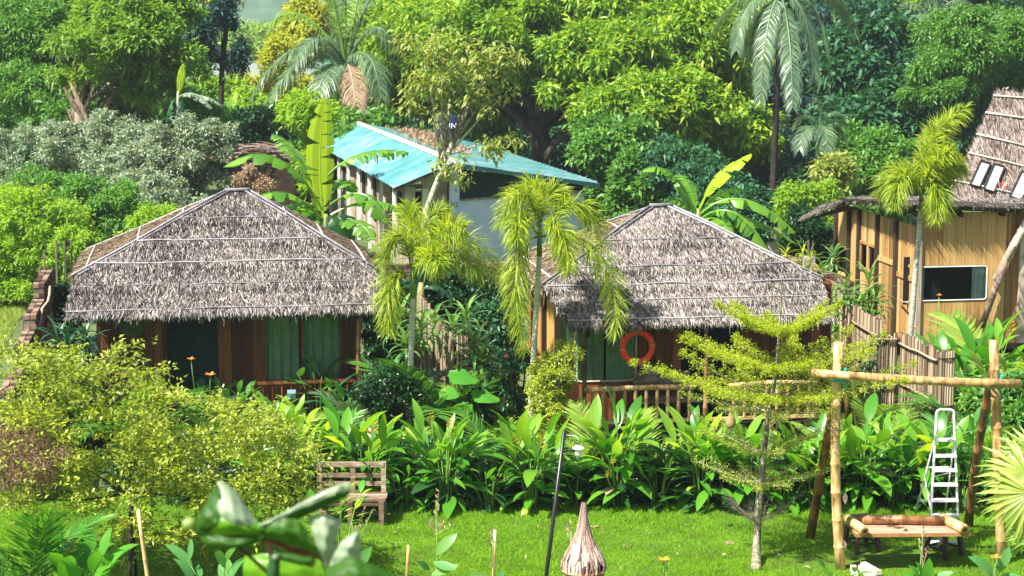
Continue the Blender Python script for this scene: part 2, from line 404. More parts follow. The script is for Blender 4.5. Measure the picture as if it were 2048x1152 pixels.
MAT['nestgrass'] = grain_mat('dry_nest_grass', [(0.12, 0.07, 0.055), (0.34, 0.22, 0.18), (0.60, 0.45, 0.38)], 6, (4, 4, 0.6), 0.75, 0.3, per_piece=0.9)
MAT['plytop'] = grain_mat('table_board', [(0.42, 0.24, 0.16), (0.56, 0.37, 0.28), (0.66, 0.50, 0.42)], 3, (1, 5, 1), 0.5, 0.1)
MAT['plyedge'] = grain_mat('table_edge', [(0.30, 0.13, 0.05), (0.45, 0.24, 0.10)], 4, (1, 5, 1), 0.6, 0.1)
MAT['skylight'] = flat_mat('white_skylight_sheet', (0.72, 0.78, 0.80), 0.3, 0.5)
MAT['offcut'] = grain_mat('pale_timber', [(0.50, 0.38, 0.28), (0.70, 0.60, 0.50)], 4, (6, 1, 1), 0.7, 0.2)
MAT['twig'] = flat_mat('grey_twig', (0.17, 0.14, 0.11), 0.85)
MAT['paletwig'] = flat_mat('pale_twig', (0.38, 0.32, 0.24), 0.85)
# glass with a dark tint: reflects, lets the curtain behind it show
def glass_mat():
    m, nt, pb, out = new_mat('window_glass')
    pb.inputs['Base Color'].default_value = (0.9, 0.95, 0.95, 1)
    pb.inputs['Roughness'].default_value = 0.02
    gl = nt.nodes.new('ShaderNodeBsdfGlossy'); gl.inputs['Roughness'].default_value = 0.03
    tr = nt.nodes.new('ShaderNodeBsdfTransparent'); tr.inputs[0].default_value = (0.8, 0.86, 0.84, 1)
    lw = nt.nodes.new('ShaderNodeLayerWeight'); lw.inputs[0].default_value = 0.15
    ms = nt.nodes.new('ShaderNodeMixShader')
    nt.links.new(lw.outputs['Fresnel'], ms.inputs[0]); nt.links.new(tr.outputs[0], ms.inputs[1]); nt.links.new(gl.outputs[0], ms.inputs[2])
    nt.links.new(ms.outputs[0], out.inputs['Surface'])
    return m
MAT['glass'] = glass_mat()
def bulb_mat():
    m, nt, pb, out = new_mat('bulb_glass')
    pb.inputs['Base Color'].default_value = (0.85, 0.87, 0.9, 1); pb.inputs['Roughness'].default_value = 0.15
    return m
MAT['bulb'] = bulb_mat()

# ------------------------------------------------------------------ the setting
def sheet(name, pts, z, mat):
    me = bpy.data.meshes.new(name)
    me.from_pydata([(p[0], p[1], z) for p in pts], [], [tuple(range(len(pts)))])
    me.materials.append(mat)
    o = link_mesh(name, me); o['kind'] = 'structure'
    return o
g_mat = grain_mat('ground_cover', [(0.03, 0.045, 0.015), (0.07, 0.11, 0.03), (0.13, 0.17, 0.06)], 0.6, rough=0.95, bump=0.3, coord='World', per_piece=0)
lawn_mat = grain_mat('lawn_turf', [(0.06, 0.07, 0.015), (0.07, 0.15, 0.008), (0.13, 0.24, 0.012)], 1.6, rough=0.9, bump=0.3, coord='World', per_piece=0, detail=8)
field_mat = grain_mat('meadow_turf', [(0.10, 0.20, 0.03), (0.20, 0.32, 0.05), (0.33, 0.36, 0.12)], 1.2, rough=0.95, bump=0.3, coord='World', per_piece=0, detail=8)
water_mat, nt_, pb_, out_ = new_mat('river_water')
pb_.inputs['Base Color'].default_value = (0.30, 0.33, 0.34, 1); pb_.inputs['Roughness'].default_value = 0.25
sand_mat = grain_mat('river_mud', [(0.34, 0.31, 0.29), (0.5, 0.46, 0.44)], 0.05, (1, 6, 1), 0.9, 0, coord='World', per_piece=0)
hill_mat = grain_mat('wooded_hill', [(0.03, 0.07, 0.05), (0.07, 0.13, 0.08), (0.13, 0.20, 0.12)], 0.12, rough=0.95, bump=0, coord='World', per_piece=0, detail=8)  # lighter bluish greens carry part of the distance haze in the colour
sheet('ground', [(-1000, -60), (1000, -60), (1000, 1000), (-1000, 1000)], -0.008, g_mat)
l0 = P(-300, 1012); l1 = P(2350, 1012)
sheet('lawn', [(l0.x - 1, 17), (l1.x + 1, 17), (l1.x + 1, 29.0), (l0.x - 1, 29.0)], 0.0, lawn_mat)
mx = G(30, 30).x + 0.55
sheet('meadow', [(-60, 29.2), (-4.1, 29.2), (-4.1 - 1.0, 52), (-60, 52)], -0.002, field_mat)
sheet('river_bank', [(-300, 180), (300, 180), (300, 222), (-300, 222)], -0.004, sand_mat)
sheet('river', [(-400, 222), (400, 222), (400, 285), (-400, 285)], -0.003, water_mat)
# the wooded hill beyond the river
nx_, ny_ = 220, 46
X, Y = np.meshgrid(np.linspace(-700, 800, nx_), np.linspace(420, 900, ny_))
rs = np.random.RandomState(3)
Z = 62 * (1 - np.exp(-((Y - 420) / 150.0))) * (0.8 + 0.25 * np.sin(X / 130.0 + 1) + 0.12 * np.sin(X / 41.0))
Z += rs.rand(ny_, nx_) * 4.5 * np.clip((Y - 425) / 30, 0, 1) - 0.5
vh = np.stack([X, Y, Z], -1).reshape(-1, 3)
qi = np.array([(j * nx_ + i, j * nx_ + i + 1, (j + 1) * nx_ + i + 1, (j + 1) * nx_ + i) for j in range(ny_ - 1) for i in range(nx_ - 1)])
ho = link_mesh('hill', np_mesh('hill', vh, None, qi, hill_mat, False)); ho['kind'] = 'structure'

# ------------------------------------------------------------------ leaves in numbers
def norm(a): return a / np.maximum(np.linalg.norm(a, axis=-1, keepdims=True), 1e-6)
def leaf_cloud(tips, outs, k, Ln, Wd, rs, spread=0.8, droop=0.25, jit=0.5):
    n = len(tips)
    tips = np.repeat(tips, k, 0); outs = np.repeat(outs, k, 0); N = n * k
    d = norm(outs + rs.normal(0, spread, (N, 3)) - np.array([0, 0, droop]))
    l = Ln * rs.uniform(0.65, 1.25, (N, 1)); w = Wd * rs.uniform(0.7, 1.2, (N, 1))
    p = tips + rs.normal(0, jit * Ln, (N, 3))
    up = norm(np.array([0, 0, 1.0]) + rs.normal(0, 0.45, (N, 3)))
    side = norm(np.cross(d, up)); nr = np.cross(side, d)
    tip = p + d * l; tip[:, 2] -= (l * 0.18)[:, 0]
    m = p + d * l * 0.42
    v = np.stack([p, m - side * w / 2 + nr * w * 0.12, tip, m + side * w / 2 + nr * w * 0.12], 1).reshape(-1, 3)
    b = np.arange(N)[:, None] * 4
    t = np.concatenate([b + np.array([[0, 2, 1]]), b + np.array([[0, 3, 2]])], 1).reshape(-1, 3)
    return v, t
def ell(px, py, d, rx, ry, rd=None):
    """an ellipsoid of foliage from its outline: centre, half width and half height in pixels at distance d"""
    c = V(px, py, d)
    a, b = m_of(rx, d), m_of(ry, d)
    return (np.array(c), a, rd if rd is not None else a * 0.8, b)
def crown_tips(ells, clumps, tips, rs, crad=0.33, zmin=0.15, top=0.35):
    T, O, Cs = [], [], []
    for (c, a, dd, b), nc in zip(ells, clumps):
        u = norm(rs.normal(0, 1, (nc, 3)) + np.array([0, -0.15, 0.15]))
        rad = rs.uniform(0.35, 1.0, (nc, 1)) ** 0.6 * rs.uniform(0.85, 1.22, (nc, 1))
        cc = c + (RTn * (u[:, :1] * a) + FWn * (u[:, 1:2] * dd) + np.array([0, 0, 1]) * (u[:, 2:] * b)) * rad
        r = crad * 0.82 * min(a, b * 1.5) * rs.uniform(0.35, 1.35, (nc, 1))
        for i in range(nc):
            q = norm(rs.normal(0, 1, (tips, 3)) + np.array([0, 0, top]))
            pt = cc[i] + q * r[i] * np.array([1, 1, 0.62]) * rs.uniform(0.55, 1.05, (tips, 1))
            T.append(pt); O.append(norm(q + np.array([0, 0, 0.1])))
        Cs.append(cc)
    T = np.concatenate(T); O = np.concatenate(O); Cs = np.concatenate(Cs)
    k = T[:, 2] > zmin
    return T[k], O[k], Cs
RTn = np.array(RT); FWn = np.array(FW)
def curved(p, q, n=6, sag=0.0, wob=0.0, rs=None):
    p, q = Vector(p), Vector(q); out = []
    L = (q - p).length
    for i in range(n + 1):
        t = i / n
        v = p.lerp(q, t)
        v.z += sag * L * math.sin(math.pi * t)
        if wob and rs is not None and 0 < i < n: v += Vector(rs.normal(0, wob * L, 3))
        out.append(v)
    return out
def tree(name, label, cat, base, fork, ells, clumps, tips, k, Ln, Wd, leaf, bark='bark', r0=0.2, r1=0.1, limbs=10, seed=1,
         crad=0.33, droop=0.25, spread=0.8, jit=0.5, group=None, limb_r=0.4, top=0.35, lean=None, zmin=0.15, twigs=0):
    rs = np.random.RandomState(seed)
    t = thing(name, label, cat, base, group)
    T, O, Cs = crown_tips(ells, clumps, tips, rs, crad, zmin, top)
    v, tr = leaf_cloud(T, O, k, Ln, Wd, rs, spread, droop, jit)
    me = np_mesh('crown', v - np.array(base), tr, None, MAT[leaf])
    link_mesh('crown', me, t)
    mb = MB()
    path = curved(base, fork, 6, 0, 0.015, rs) if lean is None else lean
    mb.tube(path, [r0 * 1.3] + [r0 + (r1 - r0) * i / (len(path) - 2) for i in range(len(path) - 1)], 9)
    idx = rs.choice(len(Cs), min(limbs, len(Cs)), replace=False)
    for i in idx:
        s = path[rs.randint(max(1, len(path) - 3), len(path))]
        q = Vector(Cs[i])
        mid = s.lerp(q, 0.5) + Vector((0, 0, 0.12 * (q - s).length)) + Vector(rs.normal(0, 0.05 * (q - s).length, 3))
        pts = [s, s.lerp(mid, 0.5) + Vector(rs.normal(0, 0.02, 3)), mid, mid.lerp(q, 0.5), q]
        mb.tube(pts, [r1 * limb_r * 1.6, r1 * limb_r * 1.3, r1 * limb_r, r1 * limb_r * 0.6, r1 * limb_r * 0.25], 6)
        for _ in range(twigs):
            j = Vector(Cs[rs.randint(len(Cs))])
            if (j - q).length < (q - s).length * 0.7:
                mb.tube(curved(mid, j, 3, 0.1, 0.03, rs), [r1 * limb_r * 0.5, r1 * limb_r * 0.35, r1 * limb_r * 0.25, r1 * limb_r * .12], 5)
    mb.build('trunk', MAT[bark], t, smooth=True)
    return t
def bush(name, label, cat, ells, clumps, tips, k, Ln, Wd, leaf, seed=1, crad=0.33, droop=0.15, group=None, spread=0.8, jit=0.5, stems=5, bark='bark', top=0.35, base=None, sr=0.03):
    rs = np.random.RandomState(seed)
    c = ells[0][0]
    b = Vector((c[0], c[1], 0)) if base is None else base
    t = thing(name, label, cat, b, group)
    low = [((np.array([c[0], c[1], (c[2] - h) * 0.5]), a * 0.85, dd * 0.85, (c[2] - h) * 0.5 + 0.15), int(nc * 0.7 * min(1.5, (c[2] - h) / (2 * h) + 0.3))) for (c, a, dd, h), nc in zip(ells, clumps) if c[2] - h > 0.25]
    T, O, Cs = crown_tips(ells + [x[0] for x in low], list(clumps) + [x[1] for x in low], tips, rs, crad, 0.05, top)
    v, tr = leaf_cloud(T, O, k, Ln, Wd, rs, spread, droop, jit)
    link_mesh('foliage', np_mesh('foliage', v - np.array(b), tr, None, MAT[leaf]), t)
    mb = MB()
    for i in rs.choice(len(Cs), min(stems, len(Cs)), replace=False):
        mb.tube(curved(b + Vector((rs.normal(0, .1), rs.normal(0, .1), -0.02)), Cs[i], 4, 0.05, 0.02, rs), [sr, sr * .85, sr * .7, sr * .5, sr * .2], 6)
    mb.build('stem', MAT[bark], t, smooth=True)
    return t

MAT['upland_leaf'] = L('feathery_leaf', [(0.05, 0.15, 0.02), (0.12, 0.27, 0.03), (0.22, 0.38, 0.04), (0.34, 0.46, 0.05)], 0.5, 0.4)
# grass of the lawn and the meadow
def grass_patch(name, label, pxr, dr, n, h, w, mat, seed, keep=None):
    rs = np.random.RandomState(seed)
    d = dr[0] + (dr[1] - dr[0]) * rs.rand(n); px = rs.uniform(pxr[0], pxr[1], n)
    x = (px - 1024) / FPX * d
    p = RTn * x[:, None] + FWn * d[:, None]; p[:, 2] = 0
    if keep is not None:
        p = p[keep(p)]; n = len(p)
    a = rs.uniform(0, 2 * np.pi, n); tuft = 0.6 + 0.5 * np.sin(p[:, 0] * 2.1 + np.sin(p[:, 1] * 1.7)) * 0.35
    worn = np.clip(1.25 - 1.1 * np.exp(-(((p[:, 0] - 9.1) / 1.3) ** 2 + ((p[:, 1] - 24.2) / .55) ** 2)) - .5 * (np.sin(p[:, 0] * .9 + 2 * np.sin(p[:, 1] * .8)) > .75), .1, 1)
    hh = h * rs.uniform(0.5, 1.3, n) * (tuft + 0.3) * worn
    s = np.stack([np.cos(a), np.sin(a), 0 * a], -1) * w * 0.5
    tip = p + np.stack([rs.normal(0, .5, n) * hh, rs.normal(0, .5, n) * hh, hh], -1)
    v = np.stack([p - s, p + s, tip], 1).reshape(-1, 3)
    t = np.arange(n * 3).reshape(-1, 3)
    o = link_mesh(name, np_mesh(name, v, t, None, mat)); o['kind'] = 'stuff'; o['label'] = label; o['category'] = 'grass'
    return o
grass_patch('lawn_grass', 'short bright green mown grass of the lawn', (-60, 2120), (22.5, 28.9), 170000, 0.05, 0.012, MAT['grass'], 5)
meadow_mat = L('meadow_blade', [(0.16, 0.28, 0.03), (0.28, 0.40, 0.06), (0.45, 0.45, 0.16)], 0.6, 0.35, 0.2, patch=0.5)
grass_patch('meadow_grass', 'pale green grass of the meadow left of the brick wall', (-150, 120), (30, 52), 45000, 0.12, 0.025, meadow_mat, 6, keep=lambda p: p[:, 0] < -4.3)

# far thicket and woods that read as masses
def mass(name, label, ells, clumps, tips, k, Ln, Wd, leaf, seed, crad=0.3, zmin=0.0, top=0.4):
    rs = np.random.RandomState(seed)
    T, O, Cs = crown_tips(ells, clumps, tips, rs, crad, zmin, top)
    v, tr = leaf_cloud(T, O, k, Ln, Wd, rs, 0.8, 0.2, 0.5)
    o = link_mesh(name, np_mesh(name, v, tr, None, MAT[leaf])); o['kind'] = 'stuff'; o['label'] = label; o['category'] = 'woodland'
    return o
litter = np.random.RandomState(31)
lp_ = np.stack([litter.uniform(-9, 13, 420), litter.uniform(22.5, 29, 420), litter.uniform(.02, .05, 420)], -1)
v_, t_l = leaf_cloud(lp_, np.tile(np.array([[0, 1, 0.]]), (420, 1)), 1, .075, .035, litter, 1.2, 0, .1)
lo_ = link_mesh('leaf_litter', np_mesh('leaf_litter', v_, t_l, None, MAT['dry'])); tag(lo_, 'small dry leaves scattered over the lawn', 'leaf litter', None, 'stuff')
mass('riverside_thicket', 'pale sunlit thicket on the far side of the river', [ell(x, 88, 300 + (i % 3) * 14, 60, 30) for i, x in enumerate(range(250, 760, 45))], [26] * 12, 60, 3, 0.9, 0.5, 'lime_leaf', 11, 0.4)
rs_ = np.random.RandomState(8)
mass('background_forest', 'dark green forest closing the view behind the trees',
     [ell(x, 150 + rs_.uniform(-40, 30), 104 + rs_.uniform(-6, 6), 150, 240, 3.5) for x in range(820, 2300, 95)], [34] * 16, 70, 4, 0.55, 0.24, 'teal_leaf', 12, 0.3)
mass('forest_floor_scrub', 'dark scrub at the foot of the background trees',
     [ell(x, 395 + rs_.uniform(-15, 15), 76 + rs_.uniform(-5, 5), 110, 70, 3.0) for x in range(1190, 2200, 85)], [20] * 12, 55, 4, 0.4, 0.17, 'dark_leaf', 13, 0.36)
mass('left_understorey', 'low green scrub under the trees on the left',
     [ell(x, 285 + rs_.uniform(-20, 20), 74 + rs_.uniform(-5, 5), 80, 62, 3.0) for x in range(-90, 760, 62)], [18] * 14, 55, 4, 0.38, 0.16, 'mid_leaf', 14, 0.36)

# ------------------------------------------------------------------ trees
tree('mango_tree', 'huge spreading green tree with dark forked trunk behind the teal roofed house', 'tree', G(1082, 76), V(1078, 175, 76),
     [ell(880, 130, 80, 140, 120), ell(1080, 40, 76, 230, 130), ell(1310, 110, 75, 190, 160), ell(1400, 290, 73, 120, 100), ell(1440, 60, 78, 100, 110), ell(1190, 190, 72, 110, 80), ell(985, 190, 78, 110, 80), ell(800, 60, 84, 80, 60), ell(1500, 265, 71, 60, 34), ell(960, 110, 74, 110, 70), ell(1300, 220, 70, 130, 70), ell(1210, 110, 72, 110, 60)],
     [120, 130, 120, 80, 60, 20, 40, 40, 14, 50, 50, 40], 52, 8, 0.34, 0.12, 'mango', 'dark_bark', 0.42, 0.30, 26, 21, 0.24, 0.35, 0.75, limb_r=0.5, twigs=1)
mt_ = [o for o in COL.objects if o.name == 'mango_tree'][0]
for pts_, r_ in ((((1082, 320), (1068, 280), (1040, 240), (1000, 200), (960, 180)), .20), (((1084, 330), (1110, 285), (1160, 255), (1235, 247)), .17), (((1078, 240), (1050, 200), (1030, 180), (985, 150)), .17), (((1080, 250), (1100, 200), (1130, 185), (1180, 190)), .15), (((1078, 230), (1085, 150), (1105, 60), (1100, 0)), .24), (((1080, 210), (1120, 170), (1160, 120)), .12)):
    MB().tube([V(x, y, 73.4) for x, y in pts_], [r_ * (1 - .55 * i / (len(pts_) - 1)) for i in range(len(pts_))], 8).build('limb', MAT['dark_bark'], mt_, True)
tree('forest_tree', 'tall bluish green tree at the left edge with slim dark trunks', 'tree', G(100, 66), V(100, 170, 66),
     [ell(60, 70, 66, 140, 110), ell(-20, 160, 66, 110, 90), ell(150, 20, 68, 100, 60), ell(60, 180, 64, 70, 50)], [70, 40, 34, 16], 46, 9, 0.20, 0.062, 'mid_leaf', 'dark_bark', 0.13, 0.08, 12, 22, 0.28, 0.3, group=None)
tree('forest_tree', 'bright green feathery tree left of the slim dark trunk, leaning trunk visible', 'tree', G(172, 60), V(150, 215, 60),
     [ell(250, 80, 60, 130, 95), ell(330, 150, 60, 80, 50), ell(190, 140, 61, 80, 50), ell(290, 20, 61, 90, 50)], [60, 14, 12, 22], 34, 9, 0.23, 0.075, 'upland_leaf', 'bark', 0.2, 0.12, 16, 23, 0.24, 0.2, 0.8)
tree('forest_tree', 'low green tree with pinnate leaves in front of the river gap', 'tree', G(300, 64), V(330, 200, 64),
     [ell(300, 190, 64, 110, 40), ell(390, 215, 63, 60, 34), ell(215, 215, 62, 90, 34)], [14, 7, 9], 40, 6, 0.3, 0.085, 'mid_leaf', 'bark', 0.10, 0.06, 8, 24, 0.3, 0.35)
tree('slim_tree', 'slim tall tree with dark straight trunk and bluish leaf sprays before the river', 'tree', G(446, 66), V(437, -30, 66),
     [ell(400, 62, 66, 32, 34), ell(400, 118, 66, 26, 24), ell(474, 112, 66, 24, 26), ell(455, 20, 66, 26, 26), ell(380, 30, 66, 24, 22)], [12, 9, 8, 8, 7], 40, 5, 0.24, 0.07, 'blue_leaf', 'dark_bark', 0.11, 0.08, 14, 25, 0.36, 0.2, limb_r=0.25)
tree('slim_tree', 'slim leaning bare stemmed tree with yellowing top beside the dark straight trunk', 'tree', G(425, 84), V(420, -20, 84),
     [ell(402, -6, 84, 26, 26), ell(440, -14, 84, 40, 20)], [8, 8], 30, 5, 0.3, 0.1, 'yellow_leaf', 'dark_bark', 0.14, 0.1, 8, 26, 0.4, 0.5)
tree('yellow_tree', 'small sunlit yellow green tree left of the coconut palm', 'tree', G(560, 92), V(556, 130, 92),
     [ell(566, 118, 92, 34, 32), ell(612, 55, 94, 36, 56), ell(500, 190, 88, 60, 30), ell(575, 190, 86, 50, 34)], [26, 26, 20, 18], 42, 6, 0.34, 0.13, 'yellow_leaf', 'bark', 0.14, 0.08, 8, 27, 0.3)
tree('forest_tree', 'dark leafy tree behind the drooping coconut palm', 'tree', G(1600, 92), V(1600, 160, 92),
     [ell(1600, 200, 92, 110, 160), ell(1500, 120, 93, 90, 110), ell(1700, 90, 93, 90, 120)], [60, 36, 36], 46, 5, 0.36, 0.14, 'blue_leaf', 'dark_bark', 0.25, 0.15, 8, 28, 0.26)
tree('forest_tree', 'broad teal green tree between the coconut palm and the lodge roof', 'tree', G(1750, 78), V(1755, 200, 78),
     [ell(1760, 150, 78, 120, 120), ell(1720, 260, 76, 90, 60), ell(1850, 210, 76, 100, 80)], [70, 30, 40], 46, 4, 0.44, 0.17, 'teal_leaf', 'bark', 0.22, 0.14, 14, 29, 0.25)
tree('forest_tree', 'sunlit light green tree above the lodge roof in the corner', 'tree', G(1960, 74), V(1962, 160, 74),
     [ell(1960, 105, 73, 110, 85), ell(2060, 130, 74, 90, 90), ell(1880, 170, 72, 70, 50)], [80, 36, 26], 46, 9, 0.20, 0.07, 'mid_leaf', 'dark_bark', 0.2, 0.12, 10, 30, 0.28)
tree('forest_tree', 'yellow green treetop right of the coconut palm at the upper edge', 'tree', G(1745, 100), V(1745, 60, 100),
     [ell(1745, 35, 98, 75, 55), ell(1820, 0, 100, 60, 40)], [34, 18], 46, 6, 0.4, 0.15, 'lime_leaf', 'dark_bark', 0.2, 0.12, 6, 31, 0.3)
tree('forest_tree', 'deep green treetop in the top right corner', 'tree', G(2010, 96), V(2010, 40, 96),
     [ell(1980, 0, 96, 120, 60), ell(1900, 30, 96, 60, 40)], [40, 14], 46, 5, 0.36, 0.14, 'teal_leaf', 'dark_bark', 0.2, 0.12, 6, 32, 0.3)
tree('forest_tree', 'olive green tree with thin pale forked trunk before the teal roof', 'tree', G(842, 46), V(905, 290, 46),
     [ell(930, 120, 46, 95, 50), ell(870, 190, 46, 80, 45), ell(985, 190, 46, 60, 40), ell(1000, 295, 46, 50, 26), ell(905, 335, 45, 40, 26), ell(850, 95, 46, 50, 34), ell(1010, 110, 46, 42, 34)],
     [14, 10, 8, 5, 4, 5, 6], 8, 5, 0.20, 0.075, 'olive', 'pale_bark', 0.075, 0.055, 22, 33, 0.36, 0.75, 0.6, limb_r=0.42,
     lean=[G(842, 46), V(850, 430, 46), V(866, 385, 46), V(884, 340, 46), V(893, 310, 46), V(905, 286, 46)], twigs=1)
tree('small_tree', 'thin tree with pale trunk and loose yellowing leaves below the palms', 'tree', G(1636, 62), V(1640, 335, 62),
     [ell(1672, 345, 60, 34, 40), ell(1660, 385, 60, 30, 24)], [12, 8], 26, 5, 0.24, 0.1, 'olive', 'pale_bark', 0.09, 0.05, 6, 34, 0.4)
# shrubs and bushes between the trees and the huts
bush('silver_shrub', 'large silvery grey green shrub at the left edge', 'shrub', [ell(50, 320, 54, 120, 70), ell(130, 280, 55, 60, 36)], [56, 16], 46, 6, 0.12, 0.05, 'silver_leaf', 41, 0.3)
bush('silver_shrub', 'wide silvery shrub below the leaning brown trunk', 'shrub', [ell(240, 300, 55, 100, 70), ell(270, 365, 53, 100, 60)], [56, 40], 46, 6, 0.12, 0.05, 'silver_leaf', 42, 0.3)
bush('silver_shrub', 'silvery shrub with visible dark stems behind the left hut roof', 'shrub', [ell(370, 310, 53, 85, 70), ell(420, 270, 53, 50, 32), ell(330, 390, 51, 80, 50)], [50, 16, 22], 44, 6, 0.12, 0.05, 'silver_leaf', 43, 0.3, stems=10)
bush('leafy_bush', 'bright light green bush above the brick wall', 'bush', [ell(60, 470, 48, 120, 80), ell(150, 500, 47, 50, 50)], [60, 24], 46, 6, 0.13, 0.06, 'lime_leaf', 44, 0.3)
bush('leafy_bush', 'mid green bush beside the far corner of the brick wall', 'bush', [ell(130, 405, 50, 130, 55), ell(235, 420, 49, 60, 44)], [50, 22], 46, 6, 0.13, 0.055, 'mid_leaf', 45, 0.3)
bush('leafy_bush', 'low lime bush behind the left roof slope', 'bush', [ell(330, 460, 46, 80, 50)], [34], 46, 6, 0.12, 0.05, 'lime_leaf', 46, 0.32)
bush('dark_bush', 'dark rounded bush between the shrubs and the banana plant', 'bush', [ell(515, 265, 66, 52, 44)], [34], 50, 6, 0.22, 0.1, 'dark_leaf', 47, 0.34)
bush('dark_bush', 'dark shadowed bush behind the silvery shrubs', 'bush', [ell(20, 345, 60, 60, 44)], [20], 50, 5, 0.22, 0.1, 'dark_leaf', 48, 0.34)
bush('red_shrub', 'small brownish red shrub left of the banana plant', 'shrub', [ell(505, 370, 45, 32, 30)], [16], 36, 5, 0.09, 0.035, 'dry', 49, 0.36)
bush('leafy_bush', 'lime green bush on the slope behind the slim trees', 'bush', [ell(440, 185, 84, 60, 22), ell(500, 215, 82, 60, 26)], [20, 18], 46, 6, 0.3, 0.13, 'lime_leaf', 50, 0.34)
bush('leafy_bush', 'bright green leafy bush behind the tall banana leaf', 'bush', [ell(620, 230, 56, 46, 36)], [22], 30, 6, 0.22, 0.09, 'lime_leaf', 51, 0.36)
bush('leafy_bush', 'tall glossy bush at the right end of the teal roof', 'bush', [ell(1220, 300, 64, 80, 70), ell(1290, 370, 60, 70, 60)], [44, 30], 46, 5, 0.24, 0.10, 'mid_leaf', 52, 0.3)
bush('leafy_bush', 'dense bush behind the right banana plant', 'bush', [ell(1420, 400, 56, 100, 60), ell(1330, 330, 60, 80, 50), ell(1510, 430, 54, 50, 50)], [46, 26, 18], 46, 5, 0.2, 0.08, 'teal_leaf', 53, 0.3)
bush('leafy_bush', 'mid green bush between the coconut palm and the lodge', 'bush', [ell(1760, 330, 66, 80, 60), ell(1700, 290, 68, 50, 40)], [40, 16], 46, 5, 0.25, 0.11, 'mid_leaf', 54, 0.26)
bush('leafy_bush', 'small bright yellow green bush left of the lodge', 'bush', [ell(1595, 415, 52, 46, 40), ell(1650, 390, 54, 26, 24)], [26, 8], 40, 6, 0.14, 0.06, 'lime_leaf', 55, 0.34)
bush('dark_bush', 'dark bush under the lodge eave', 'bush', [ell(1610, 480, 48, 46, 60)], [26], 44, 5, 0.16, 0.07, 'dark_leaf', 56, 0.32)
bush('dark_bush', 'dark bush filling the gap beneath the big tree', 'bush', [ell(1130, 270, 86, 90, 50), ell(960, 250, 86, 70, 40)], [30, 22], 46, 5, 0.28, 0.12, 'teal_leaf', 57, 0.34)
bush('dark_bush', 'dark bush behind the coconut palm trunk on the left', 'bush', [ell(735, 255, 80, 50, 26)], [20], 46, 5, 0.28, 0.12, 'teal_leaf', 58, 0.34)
bush('dark_bush', 'dark bush added to darken the gap right behind the left hut corner', 'bush', [ell(765, 640, 38, 46, 50), ell(830, 600, 39, 50, 40)], [26, 20], 44, 5, 0.13, 0.06, 'dark_leaf', 59, 0.34)  # bush added to make the gap between hut and wall darker
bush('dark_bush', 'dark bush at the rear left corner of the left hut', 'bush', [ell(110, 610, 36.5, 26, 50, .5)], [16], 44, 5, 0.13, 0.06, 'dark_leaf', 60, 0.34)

# ------------------------------------------------------------------ building pieces
UNIT = {}
def unit(kind, mat):
    if (kind, mat) not in UNIT:
        mb = MB()
        if kind == 'box': mb.box((0, 0, 0), (1, 1, 1))
        elif kind == 'cane': mb.tube([(0, 0, -.5), (0, 0, -.17), (0, 0, -.16), (0, 0, .2), (0, 0, .21), (0, 0, .5)], [.5, .47, .53, .46, .53, .45], 6)
        UNIT[(kind, mat)] = mb.mesh(kind + '_piece', MAT[mat], smooth=(kind == 'cane'))
    return UNIT[(kind, mat)]
def piece(name, kind, mat, parent, c, size, rot=0.0, tilt=None):
    M = Matrix.Translation(Vector(c)) @ Matrix.Rotation(rot, 4, 'Z')
    if tilt is not None: M = M @ tilt
    M = M @ Matrix.Diagonal((size[0], size[1], size[2], 1))
    return link_mesh(name, unit(kind, mat), parent, M)
def bamboo(mb, p, q, r0, r1=None, step=0.32, n=10, rs=None):
    p, q = Vector(p), Vector(q); r1 = r1 or r0 * 0.85
    Ln = (q - p).length; k = max(1, int(Ln / step)); pts = []; rad = []
    bend = Vector(rs.normal(0, 0.012, 3)) * Ln if rs is not None else Vector((0, 0, 0))
    for i in range(k + 1):
        t = i / k; r = r0 + (r1 - r0) * t; c = p.lerp(q, t) + bend * math.sin(math.pi * t)
        d = (q - p).normalized()
        if 0 < i < k:
            pts += [c - d * 0.022, c - d * 0.007, c + d * 0.007, c + d * 0.022]; rad += [r * .99, r * 1.1, r * 1.1, r * .98]
        else:
            pts.append(c); rad.append(r * 1.02)
    mb.tube(pts, rad, n)
    return mb
def plank_wall(t, p0, p1, z0, z1, w, th, mat, rs, name='plank', holes=()):
    """upright boards from p0 to p1, left out inside the holes (u0, u1, za, zb)"""
    p0, p1 = Vector((p0[0], p0[1], 0)), Vector((p1[0], p1[1], 0))
    Ln = (p1 - p0).length; d = (p1 - p0).normalized(); rot = math.atan2(d.y, d.x); n = max(1, round(Ln / w)); w = Ln / n
    for i in range(n):
        a, b = i * w, (i + 1) * w; m = (a + b) / 2
        segs = [(z0, z1)]
        for (u0, u1, za, zb) in holes:
            if m > u0 and m < u1:
                segs = [s for lo, hi in segs for s in ((lo, min(hi, za)), (max(lo, zb), hi)) if s[1] - s[0] > 0.03]
        for lo, hi in segs:
            c = p0 + d * m
            piece(name, 'box', mat, t, (c.x, c.y, (lo + hi) / 2) , (w - 0.006, th + rs.uniform(0, 0.008), hi - lo - rs.uniform(0, 0.006)), rot)
